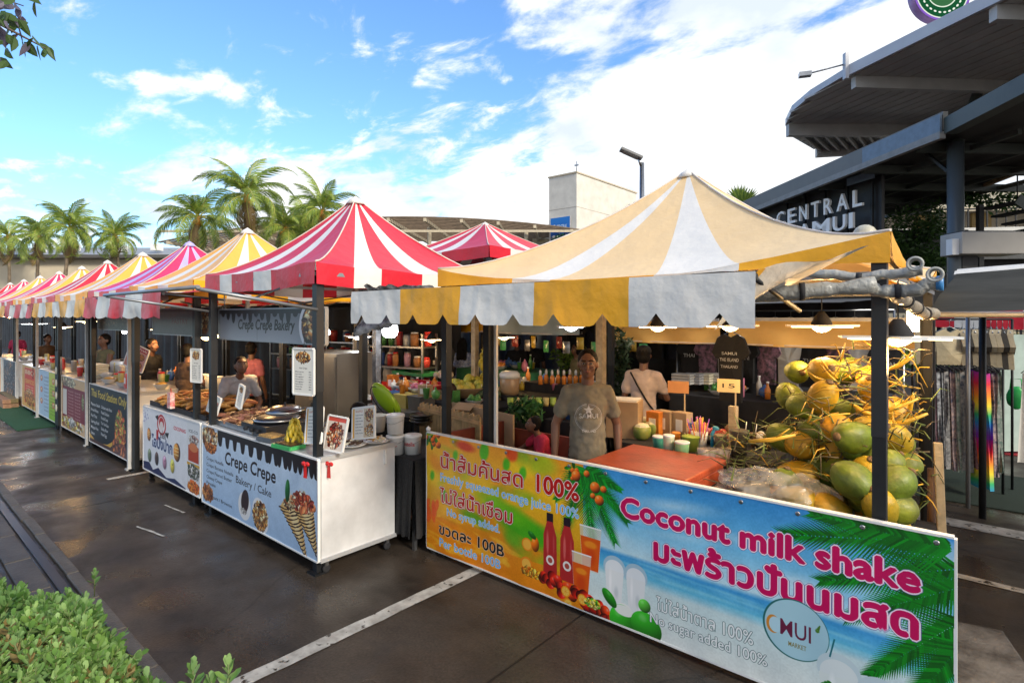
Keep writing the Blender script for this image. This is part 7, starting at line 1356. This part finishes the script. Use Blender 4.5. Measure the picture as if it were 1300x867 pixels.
# cabinet, ovens in the crepe stall
t = thing('steel_cabinet', 'tall dull steel cabinet at the back of the crepe stall', 'cabinet', (-6.35, 3.95, 0)); bevel(MB().box((0, 0, .79), (.95, .55, 1.56)).build('body', mat('dull_steel', (.2, .17, .13), .5, .1, 2), t), .01)
for i in range(2): d_ = MB().box((-.235 + i * .47, -.285, .8), (.45, .02, 1.46)).build('door', mat('cabinet_door', (.16, .14, .11), .45), t); MB().box((-.04 + i * .08, -.305, .85), (.015, .02, .2)).build('handle', STEEL, d_)
t = thing('worktable', 'dark equipment table behind the griddle', 'table', (-5.0, 4.1, 0)); MB().box((0, 0, .95), (1.3, .5, .05)).build('tabletop', STEEL, t); MB().box((0, .05, .55), (1.2, .4, .75)).build('oven', DARK, t); [MB().box((-.4 + i * .4, -.16, .6), (.34, .02, .5)).build('oven_door', mat('oven_glass', (.02, .02, .02), .15), t) for i in range(3)]
for i, (x, c) in enumerate(((-5.35, (.03, .1, .3)), (-5.1, (.5, .4, .1)), (-4.85, (.1, .1, .1)))): t = thing('bottle_crate', ['blue', 'yellow', 'black'][i] + ' storage tub on the equipment table', 'tub', (x, 4.1, .975)); MB().box((0, 0, .07), (.2, .2, .14), None, 1.1).build('body', mat('store_%d' % i, c, .5), t); MB().box((0, 0, .145), (.23, .23, .015)).build('lid', mat('store_%d' % i, c, .5), t)
# bananas bunch hanging, cups and bottles on the aisle table
t = thing('banana_bunch', 'bunch of yellow bananas hanging by the wooden post', 'bananas', at(612, 455, D=7.1)); [inst('banana', bme, (.03 * math.cos(k * 1.3), .03 * math.sin(k * 1.3), -.05 * k + .1), (rr(-.4, .4), rr(-.4, .4), k * 1.3), 1.1, t) for k in range(11)]; MB().tube([(0, 0, .12), (0, 0, .3)], .006, 6).build('stem', STK[1], t)
t = thing('drinks_dispenser', 'round dispenser with pale brown drink and white lid in the aisle', 'dispenser', at(647, 490, D=6.9)); MB().lathe((0, 0, -.1), [(.10, 0), (.12, .06), (.12, .2), (.10, .22)], 20).build('tank', mat('milk_tea', (.45, .3, .17), .25), t); MB().lathe((0, 0, .1), [(.125, 0), (.13, .05), (.1, .08), (0, .09)], 20).build('lid', PLAS, t); MB().lathe((0, 0, -.25), [(.10, 0), (.11, .15)], 16).build('base', DARK, t)
t = thing('lidded_pot', 'blue grey pot right of the mango pile', 'pot', at(616, 470, D=7.3)); MB().lathe((0, 0, -.08), [(.09, 0), (.12, .1), (.1, .14), (.03, .18), (0, .18)], 18).build('body', mat('pot_blue', (.2, .26, .32), .4), t); MB().ell((0, 0, .1), (.02, .02, .015), 8, 6).build('knob', DARK, t)
JU = mat('juice', (.75, .25, .04), .2, .05)
for i in range(8): p = at(686 + i * 7.5, 481, D=7.2 + .1 * (i % 2)); p.z = 1.14; t = thing('juice_bottle', 'small bottle of orange juice with white cap on the aisle shelf, ' + ORD[i], 'bottle', p, 0, 'orange juice bottles in the aisle'); MB().lathe((0, 0, 0), [(.028, 0), (.03, .09), (.014, .12)], 12).build('bottle', JU, t); MB().lathe((0, 0, .118), [(.016, 0), (.016, .05), (.006, .07)], 10).build('cap', PLAS, t)
table(-4.75, -3.75, 5.35 + .45, 6.5, 1.135, PALEWOOD, 'aisle shelf holding the juice bottles', DARK)
for i in range(7): p = at(648 + i * 9, 503 - (i % 2) * 3, D=6.2); p.z = 1.02; t = thing('cup_stack', ('stack of lime green cups', 'stack of straw coloured cups')[i % 2] + ' in front of the dispenser, ' + ORD[i], 'cups', p, 0, 'cup stacks in front of the dispenser'); M = [mat('lime_cup', (.35, .5, .08), .4), mat('straw_cup', (.5, .42, .18), .5)][i % 2]; [MB().lathe((0, 0, k * .022), [(.028, 0), (.036, .05)], 12).build('cup', M, t) for k in range(3)]
# potted green leaves by the man
mb = MB(); rs2 = random.Random(5)
for i in range(7): leafcluster(mb, at(655 + i * 4, 525 - i % 3 * 6, D=5.8), .12, 60, .04, rs2)
stuff(mb.build('foliage', [leafmat('herb', (.06, .2, .05), (.03, .1, .03))], thing('pandan_leaves', 'bundle of dark green leaves under the lime cups', 'leaves')))
mb = MB(); 
for i in range(8): leafcluster(mb, at(712 + i * 5, 452 + (i % 3) * 5, D=10.5), .2, 50, .06, rs2)
stuff(mb.build('foliage', [leafmat('bright_herb', (.25, .4, .06), (.12, .25, .04))], thing('potted_shrub', 'bright green shrub glimpsed behind the t-shirt man', 'shrub')))
mb = MB()
for i in range(12): leafcluster(mb, at(782 + (i % 3) * 5, 425 + i * 7, D=7.0), .12, 40, .05, rs2)
stuff(mb.build('foliage', [leafmat('dark_vine', (.04, .07, .03), (.02, .04, .02))], thing('hanging_plant', 'dark hanging plant right of the t-shirt man', 'plant')))
# goods crowding the tables
KN = ['bottle', 'carton', 'bowl', 'packet', 'cup']; CN = [('red', (.5, .03, .03)), ('orange', (.65, .22, .03)), ('yellow', (.6, .45, .05)), ('green', (.08, .28, .06)), ('white', (.62, .6, .56)), ('brown', (.25, .13, .06)), ('blue', (.05, .14, .4)), ('pink', (.6, .2, .3))]
def clutter(x0, x1, y0, y1, z, n, desc, seed):
    r = random.Random(seed); used = {}
    for k in range(n):
        x = x0 + (x1 - x0) * (k + r.random() * .7) / n; y = r.uniform(y0, y1); kd = KN[r.randrange(5)]; cn, c = CN[r.randrange(8)]; M = mat('goods_' + cn, c, .35, .15, 18); key = (kd, cn); used[key] = used.get(key, 0) + 1
        t = thing(kd, '%s %s on the %s%s' % (cn, kd, desc, '' if used[key] == 1 else ', ' + ORD[k % 20]), kd, (x, y, z), r.uniform(-.5, .5), 'goods on the ' + desc); h = r.uniform(.10, .24)
        if kd == 'bottle': MB().lathe((0, 0, 0), [(.032, 0), (.035, h * .6), (.014, h * .85), (.014, h)], 12).build('body', M, t); MB().lathe((0, 0, h), [(.017, 0), (.017, .02), (0, .022)], 10).build('cap', PLAS, t)
        elif kd == 'carton': bevel(MB().box((0, 0, h / 2), (r.uniform(.1, .2), .1, h)).build('body', M if k % 2 else CARD, t), .004); MB().box((0, -.052, h * .5), (.07, .004, h * .45)).build('label', PLAS, t)
        elif kd == 'bowl':
            MB().lathe((0, 0, 0), [(.05, 0), (.11, .06), (.115, .065), (.09, .04), (0, .035)], 16).build('bowl', PLAS, t)
            for q in range(7): MB().ell((.05 * math.cos(q * .9), .05 * math.sin(q * .9), .07 + .02 * (q % 2)), .033, 8, 6).build('fruit', M, t)
        elif kd == 'packet': MB().ell((0, 0, h * .4), (.07, .045, h * .42), 12, 8, None, lambda d: 1 + .25 * mnoise.noise(d * 3 + Vector((k, 0, 0)))).build('bag', M, t); MB().ell((0, 0, h * .82), (.02, .015, .03), 8, 6).build('knot', M, t)
        else: MB().lathe((0, 0, 0), [(.028, 0), (.04, .11), (.042, .112)], 14).build('cup', M, t); MB().tube([(0, 0, .05), (.02, 0, .19)], .004, 6).build('straw', PLAS, t)
clutter(-6.3, -4.3, 4.55, 4.95, 1.0, 18, 'low counter behind the crepe cart', 1); clutter(-5.2, -3.8, 5.5, 6.4, 1.04, 16, 'produce table behind the bamboo crate', 2); clutter(-7.1, -5.7, 7.0, 7.6, 1.12, 12, 'far produce table in the second row', 3)
clutter(-3.1, -1.3, 6.95, 7.5, 1.02, 14, 'table behind the pink shirted person', 4); clutter(-2.5, -1.35, 4.85, 5.15, .9, 14, 'back edge of the black covered table', 5); clutter(-5.6, -4.45, 3.98, 4.3, 1.12, 9, 'equipment table behind the griddle', 6)
table(-3.5, -2.75, 4.6, 5.3, .95, PALEWOOD, 'small table behind the child in red', DARK); clutter(-3.45, -2.8, 4.65, 5.2, .97, 12, 'small table behind the child in red', 7); clutter(-10.4, -8.9, 3.1, 3.4, 1.0, 12, 'rear counter of the Thai food stall', 8)
table(-10.6, -8.8, 3.05, 3.5, .99, STEEL, 'rear counter of the Thai food stall')
for i in range(16):
    x = -6.4 + i * .2; t = thing('hanging_pouch', ('red', 'silver', 'yellow', 'green')[i % 4] + ' packet hanging under the added dark tarpaulin behind the stalls, ' + ORD[i], 'packet', (x, 6.55 + .05 * (i % 3), 1.72 - .06 * (i % 2)), rr(-.3, .3), 'packets hanging under the tarpaulin'); M = [mat('foil_red', (.22, .03, .025), .3), mat('foil_silver', (.25, .25, .26), .3, metal=.6), mat('foil_yellow', (.3, .2, .03), .3), mat('foil_green', (.06, .3, .1), .3)][i % 4]; MB().sheet(lambda u, v: ((u - .5) * .11, -.02 * math.sin(math.pi * u) * math.sin(math.pi * v) + .006 * mnoise.noise(Vector((u * 4, v * 5, i))), -.17 * v), 6, 8).sheet(lambda u, v: ((.5 - u) * .11, .02 * math.sin(math.pi * u) * math.sin(math.pi * v), -.17 * v), 6, 8).build('packet', M, t); MB().tube([(0, 0, 0), (0, 0, .4)], .003, 5).build('string', DARK, t)
# ---------------------------------------------------------------- clothes
def tee(p, M, label, w=.5, h=.68, rz=0, logo=None, grp=None):
    t = thing('hanging_shirt', label, 'shirt', p, rz, grp); hw = w / 2; out = [(-.07, 0), (-hw * .72, -.05), (-hw, -.20), (-hw * .78, -.26), (-hw * .62, -.2), (-hw * .6, -h), (hw * .6, -h), (hw * .62, -.2), (hw * .78, -.26), (hw, -.20), (hw * .72, -.05), (.07, 0), (0, -.04)]
    mb = MB(); n = len(out)
    for y in (-.025, .025): [mb.vert((x, y + .012 * math.sin(x * 40 + z * 9), z)) for x, z in out]
    c0 = mb.vert((0, -.05, -.3)); c1 = mb.vert((0, .05, -.3)); mb.smooth = False
    for i in range(n): j = (i + 1) % n; mb.face(c0, j, i); mb.face(c1, n + i, n + j); mb.face(i, j, n + j, n + i)
    mb.build('cloth', M, t); MB().tube([(-hw * .7, 0, -.04), (0, 0, .03), (hw * .7, 0, -.04)], .006, 5).build('hanger', STEEL, t); MB().tube([(0, 0, .03), (0, 0, .10), (.02, 0, .12)], .003, 5).build('hook', STEEL, t)
    if logo:
        mb = MB(); inkm = MC['print_ink']
        for txt, z, hh, ww in logo:
            v, tr = text_tris(txt, .01); mn, mx_ = v[:, 0].min(), v[:, 0].max(); k = len(mb.v); [mb.vert((((a - mn) / (mx_ - mn) - .5) * ww, -.056, z + b / .7 * hh)) for a, b in v]; [mb.face(*[k + int(i) for i in q]) for q in tr]
        mb.build('print', inkm, t)
    return t
tee(at(928, 424, D=6.0), BLK, 'black t-shirt with a round white print hanging between the yellow cloths', .40, .72, 0, [('SAMUI', -.22, .03, .16), ('THE ISLAND', -.29, .035, .2), ('THAILAND', -.36, .03, .18)])
cols = [BLK, cloth('charcoal_tee', (.03, .03, .035)), cloth('navy_tee', (.02, .025, .05)), BLK, cloth('blue_grey_tee', (.25, .3, .36)), BLK]
for i in range(20):
    x = -6.3 + i * .27; M = cols[i % 6]; tee(Vector((x, 8.9 + .1 * (i % 3), 1.98)), M, (('black', 'charcoal', 'navy', 'black', 'pale blue grey', 'black')[i % 6] + ' t-shirt on the back rail of the clothes stall, ' + ORD[i]), .42, .7, rr(-.3, .3), [('SAMUI', -.3, .04, .18)] if i % 3 == 1 else None, 'shirts on the back rail of the clothes stall')
for i in range(10): x = -3.4 + i * .27; tee(Vector((x, 8.0, 1.72)), [BLK, cloth('print_tee', (.05, .05, .06), (.4, .2, .3), 20), WHT][i % 3], ('black', 'pink patterned', 'white')[i % 3] + ' t-shirt on the lower rail behind the coconuts, ' + ORD[i], .4, .62, rr(-.3, .3), [('THAI', -.3, .05, .16)] if i % 3 == 0 else None, 'shirts on the lower rail behind the coconuts')
rk = thing('clothes_rail', 'steel rails carrying the dark shirts at the back', 'rail', (0, 0, 0)); MB().tube([(-6.5, 9, 2.1), (-1, 9, 2.1)], .014, 8).build('rail', STEEL, rk); MB().tube([(-3.6, 8, 1.84), (-.8, 8, 1.84)], .014, 8).build('rail', STEEL, rk); [MB().tube([(x, y, 0), (x, y, z)], .014, 8).build('upright', STEEL, rk) for x, y, z in ((-6.5, 9, 2.1), (-1, 9, 2.1), (-3.6, 8, 1.84), (-.8, 8, 1.84))]
for i in range(6): t = thing('folded_clothes', ('white', 'pale grey', 'cream')[i % 3] + ' folded clothes pile on the stall behind the cups, ' + ORD[i], 'clothes', at(868 + i * 12, 478, D=7.4 + .05 * i), 0, 'folded piles behind the cups'); [bevel(MB().box((0, 0, -.08 + k * .035), (.26, .2, .03)).build('garment', (WHT, APR, CRM)[i % 3], t), .008) for k in range(4)]
t = table(-3.2, -1.2, 6.9, 7.6, 1.0, PALEWOOD, 'table with folded clothes behind the pink shirted person', DARK)
# mannequin torsos with swimwear in the middle distance
for i in range(9):
    p = at(506 + i * 8.2 + 0, 452, D=9.3 + .1 * (i % 2)); t = thing('display_bust', 'dark display bust with white tag above the green tray, ' + ORD[i], 'mannequin', p, rr(-.3, .3), 'row of display busts'); MB().lathe((0, 0, -.25), [(.07, 0), (.055, .12), (.085, .25), (.10, .32), (.04, .38), (.03, .44)], 12, sy=.7).build('bust', DARK, t); MB().box((0, -.08, -.10), (.04, .01, .07)).build('tag', PLAS, t)
# the right hand clothes rack
HX = at(1240, 480, D=6.4); rkt = thing('trouser_rack', 'black rack with hangers at the right of the stall', 'rack', (HX.x, HX.y, 0), rad(20))
MB().tube([(-.54, 0, 1.42), (.24, 0, 1.42)], .014, 8).build('rail', BLACKM, rkt); MB().tube([(-.55, .25, 1.98), (.42, .25, 1.98)], .012, 8).build('upper_rail', BLACKM, rkt); [MB().tube([(x, y, 0), (x, y, z)], .014, 8).build('upright', BLACKM, rkt) for x, y, z in ((-.54, 0, 1.42), (.24, 0, 1.42), (-.55, .25, 1.98), (.42, .25, 1.98))]
pats = [cloth('pattern_%d' % i, a, b, 22) for i, (a, b) in enumerate((((.28, .28, .27), (.03, .05, .08)), ((.06, .12, .1), (.32, .32, .3)), ((.05, .06, .12), (.55, .4, .35)), ((.33, .33, .33), (.02, .02, .03)), ((.03, .03, .04), (.4, .42, .45)), ((.33, .18, .2), (.06, .05, .08))))]
RBW = bpy.data.materials.new('rainbow_tie_dye'); RBW.use_nodes = True; nt = RBW.node_tree; tc = nt.nodes.new('ShaderNodeTexCoord'); sx_ = nt.nodes.new('ShaderNodeSeparateXYZ'); nt.links.new(tc.outputs['Object'], sx_.inputs[0]); ml = nt.nodes.new('ShaderNodeMath'); ml.operation = 'MULTIPLY_ADD'; ml.inputs[1].default_value = -1.35; ml.inputs[2].default_value = 0; nt.links.new(sx_.outputs[2], ml.inputs[0]); fr_ = nt.nodes.new('ShaderNodeMath'); fr_.operation = 'FRACT'; nt.links.new(ml.outputs[0], fr_.inputs[0]); cr = nt.nodes.new('ShaderNodeValToRGB'); nt.links.new(fr_.outputs[0], cr.inputs[0])
for i, (pos, c) in enumerate(((0, (.35, .02, .3)), (.18, (.65, .02, .05)), (.36, (.8, .25, .02)), (.5, (.75, .6, .03)), (.64, (.03, .4, .12)), (.78, (.02, .2, .55)), (.95, (.2, .03, .4)))):
    e_ = cr.color_ramp.elements[i] if i < 2 else cr.color_ramp.elements.new(pos); e_.position = pos; e_.color = (*c, 1)
nt.links.new(cr.outputs[0], nt.nodes['Principled BSDF'].inputs['Base Color']); nt.nodes['Principled BSDF'].inputs['Roughness'].default_value = .8
def trousers(x, M, label, l=1.15, grp='patterned trousers on the rack at the right', rz=None):
    t = thing('hanging_trousers', label, 'trousers', rkt.location + Vector((math.cos(rad(20)) * x, math.sin(rad(20)) * x - (.16 if rz else 0), 1.40)), rad(rz) if rz else rad(20) + rr(.1, .6), grp); mb = MB(); n = 10; l *= rr(.94, 1.02)
    for sg in (-1, 1): mb.sheet(lambda u, v: (sg * .012 + .03 * math.sin(v * 5 + x * 9) * (.4 + v) * sg * .4, (u - .5) * (.20 + .10 * v) + .02 * math.sin(v * 7 + x * 30), -l * v + .01 * math.sin(u * 9)), 6, 12)
    mb.sheet(lambda u, v: ((u - .5) * .05, -.1 - .05 * v, -l * v), 2, 8); mb.sheet(lambda u, v: ((u - .5) * .05, .1 + .05 * v, -l * v), 2, 8); mb.build('cloth', M, t); MB().tube([(0, -.13, .0), (0, 0, .05), (0, .13, .0)], .006, 5).build('hanger', DARK, t); MB().box((0, 0, .0), (.02, .24, .03)).build('clip_bar', DARK, t)
nm_ = ['white and black', 'green and white', 'navy and orange', 'white with black swirls', 'black and silver', 'pink and plum']
for i in range(17):
    x = -.50 + i * .040
    if i == 13: trousers(x + .01, RBW, 'rainbow tie dyed trousers hanging longest on the rack', 1.28, None, 45); continue
    trousers(x, pats[(i * 5 + i // 3) % 6], nm_[(i * 5 + i // 3) % 6] + ' patterned trousers on the rack at the right, ' + ORD[i])
BEI = cloth('beige_shirt', (.38, .32, .22)); CRMS = cloth('cream_shirt', (.5, .42, .27))
for i in range(9): a = rad(20); x = -.05 + i * .055; tee(rkt.location + Vector((math.cos(a) * x - .09, math.sin(a) * x + .24, 1.86)), (BEI, cloth('black_trim', (.04, .035, .03)), BEI)[i % 3], ('beige', 'dark', 'beige')[i % 3] + ' sleeveless top on the upper rail at the right edge, ' + ORD[i], .32, .46, rad(100), None, 'tops on the upper rail at the right edge')
tee(rkt.location + Vector((-.25, .1, 1.86)), CRMS, 'cream t-shirt hanging face on above the trousers', .46, .42, rad(25)); tee(rkt.location + Vector((-.52, .0, 1.86)), BEI, 'beige t-shirt at the left end of the upper rail', .4, .42, rad(25))
t = thing('white_dress', 'plain white garment at the right end of the trouser rack', 'dress', rkt.location + Vector((.44, .2, 1.38)), rad(40)); MB().sheet(lambda u, v: ((u - .5) * (.12 + .12 * v), .02 * math.sin(u * 12), -1.0 * v), 10, 6).build('cloth', WHT, t); MB().tube([(-.08, 0, 0), (0, 0, .05), (.08, 0, 0)], .005, 5).build('hanger', DARK, t)
tbd = MB().box((0, 0, .9), (.5, .05, 1.7)).build('board', mat('pale_green_board', (.4, .5, .45), .5, .1, 5), None, (*at(1288, 500, D=8.2).xy, 0), (0, 0, YAW)); tag(tbd, 'pale green notice board behind the trouser rack', 'board')
t = thing('green_bag', 'bright green plastic bag hanging at the right edge', 'bag', at(1290, 505, D=7.4)); MB().ell((0, 0, 0), (.1, .04, .15), 16, 12, None, lambda d: 1 + .15 * mnoise.noise(d * 3)).build('bag', mat('green_film', (.03, .4, .08), .35), t); MB().tube([(-.06, 0, .12), (-.05, 0, .25), (.05, 0, .25), (.06, 0, .12)], .008, 6).build('handle', MC['green_film'], t)
# shelf units at the back of the food stalls
gc = [mat('ware_%d' % i, c, .4, .15, 18) for i, c in enumerate(((.5, .05, .04), (.6, .42, .06), (.1, .3, .08), (.6, .58, .52), (.08, .16, .4), (.45, .2, .07), (.55, .3, .4)))]; gn = ['red', 'yellow', 'green', 'white', 'blue', 'brown', 'pink']
for u, (x0, y0, un) in enumerate(((-7.3, 5.6, 'right'), (-9.1, 5.9, 'middle'), (-11.2, 6.1, 'left'))):
    t = thing('shelf_unit', un + ' metal shelf unit behind the food stalls', 'shelf', (x0, y0, 0), rad(8)); [MB().box((0, 0, z), (1.5, .35, .025)).build('shelf', STEEL, t) for z in (.9, 1.22, 1.54)]; [MB().bar((x, y, 0), (x, y, 1.75), .03).build('upright', STEEL, t) for x in (-.75, .75) for y in (-.16, .16)]
    for li, z in enumerate((.9, 1.22, 1.54)):
        for k in range(8):
            c = R.randrange(7); q = t.location + Vector((math.cos(rad(8)) * (-.66 + k * .19), math.sin(rad(8)) * (-.66 + k * .19) + rr(-.06, .06), z + .013)); h = rr(.12, .22); r = rr(.05, .075); o = thing('storage_jar', '%s jar on the %s shelf of the %s shelf unit, %s' % (gn[c], ('lowest', 'middle', 'top')[li], un, ORD[k]), 'jar', q, 0, 'jars on the shelf units'); MB().lathe((0, 0, 0), [(r * .85, 0), (r, h * .8), (r * .8, h)], 12).build('body', gc[c], o); MB().lathe((0, 0, h), [(r * .85, 0), (r * .85, .02), (0, .025)], 12).build('lid', [PLAS, RED, STEEL][k % 3], o)
disc_lamp(262, 428, 7.8, .2, 'lit lamp over the shelf units behind the crepe stall', 12); disc_lamp(330, 427, 6.9, .2, 'lit lamp over the steel cabinet', 8); disc_lamp(205, 418, 9.0, .2, 'lit lamp over the pastry stall', 10); disc_lamp(640, 428, 8.0, .18, 'lit lamp over the drinks dispenser', 6)
# ---------------------------------------------------------------- far stalls: goods on the counters
for ci, (x0, x1) in enumerate(((-10.6, -8.75), (-12.4, -10.9), (-14.3, -12.8), (-16, -14.7), (-18.4, -17))):
    for i in range(11):
        x = x0 + (x1 - x0) * (i + .5) / 11; y = rr(2.45, 2.9); k = (i + ci) % 4; nmx = ('glass', 'jar', 'bowl', 'packet')[k]; c = [(.6, .55, .5), (.65, .06, .05), (.6, .35, .08), (.5, .45, .2)][(i * 3 + ci) % 4]; h = rr(.12, .24)
        t = thing(nmx, ('clear glass', 'lidded jar', 'shallow bowl', 'upright packet')[k] + ' on the counter above the ' + ('black menu', 'maroon', 'pale green', 'orange', 'grey')[ci] + ' banner, ' + ORD[i], nmx, (x, y, 1.0), rr(-.5, .5), 'goods on the counter of the stall ' + ('with the black menu banner', 'with the maroon banner', 'with the pale green banner', 'with the orange banner', 'with the grey banner')[ci])
        M = mat('goods_%d' % ((i * 3 + ci) % 4), c, .35, .15, 20)
        if k == 3: MB().box((0, 0, h / 2), (.1, .04, h), None, .85).build('packet', M, t); MB().box((0, -.02, h * .5), (.07, .006, h * .4), None).build('label', PLAS, t)
        elif k == 2: MB().lathe((0, 0, 0), [(.05, 0), (.10, .07), (.105, .075), (.08, .05), (0, .045)], 16).build('bowl', PLAS, t); MB().ell((0, 0, .06), (.08, .08, .04), 10, 6).build('food', M, t)
        else: MB().lathe((0, 0, 0), [(.035, 0), (.045, h * .8), (.04, h * .9)], 14).build('body', M, t); MB().lathe((0, 0, h * .88), [(.045, 0), (.045, .02), (0, .025)], 14).build('lid', RED if i % 2 else PLAS, t)
t = thing('white_tank', 'big white cool box with rounded lid at the stall with the maroon banner', 'cool box', (-11.7, 3.1, .98)); bevel(MB().box((0, 0, .13), (.9, .45, .26)).build('body', PLAS, t), .05, 4); MB().lathe((.1, 0, .26), [(.12, 0), (.11, .02), (0, .025)], 16).build('cap', DARK, t)
t = thing('paper_stack', 'stack of white food boxes in front of the cool box', 'boxes', (-11.4, 2.6, .99)); [MB().box((0, 0, .03 + k * .045), (.5, .22, .04), rr(-.04, .04)).build('food_box', CRM, t) for k in range(5)]
t = thing('dark_menu_stand', 'narrow black menu stand between the maroon and green banners', 'sign', (-12.58, 2.3, 0)); MB().box((0, 0, .75), (.24, .03, 1.3)).build('board', BLACKM, t); [MB().ell((0, -.02, .4 + k * .22), (.07, .008, .07), 12, 6).build('picture', CRM, t) for k in range(4)]; MB().bar((0, .05, 0), (0, .05, 1.3), .03).build('stay', STEEL, t)
for x, y, lb_ in ((-8.62, 2.32, 'white post beside the black menu banner'), (-10.72, 2.32, 'white post left of the black menu banner'), (-14.45, 2.32, 'white post between the green and orange banners'), (-16.6, 2.32, 'white post right of the grey banner')): pole(x, y, 2.25, .04, mat('white_post', (.5, .5, .5), .45), lb_)
t = thing('pink_basin', 'pink basin and steel pots at the back of the pastry stall', 'basin', (-9.2, 3.3, 1.0)); MB().lathe((0, 0, 0), [(.1, 0), (.15, .12), (.155, .125), (.12, .08), (0, .07)], 18).build('basin', mat('pink_plastic', (.5, .15, .3), .4), t)
for i in range(4): t = thing('sauce_jar', 'cream jar at the back of the pastry stall, ' + ORD[i], 'jar', (-8.9 + i * .25, 3.25, 1.0), 0, 'cream jars at the back of the pastry stall'); MB().lathe((0, 0, 0), [(.07, 0), (.075, .14), (.06, .16)], 14).build('body', CRM, t); MB().lathe((0, 0, .155), [(.065, 0), (.065, .03), (0, .035)], 14).build('lid', PLAS, t)
table(-9.5, -8.1, 3.05, 3.6, .99, STEEL, 'steel table behind the pastry cart', None)
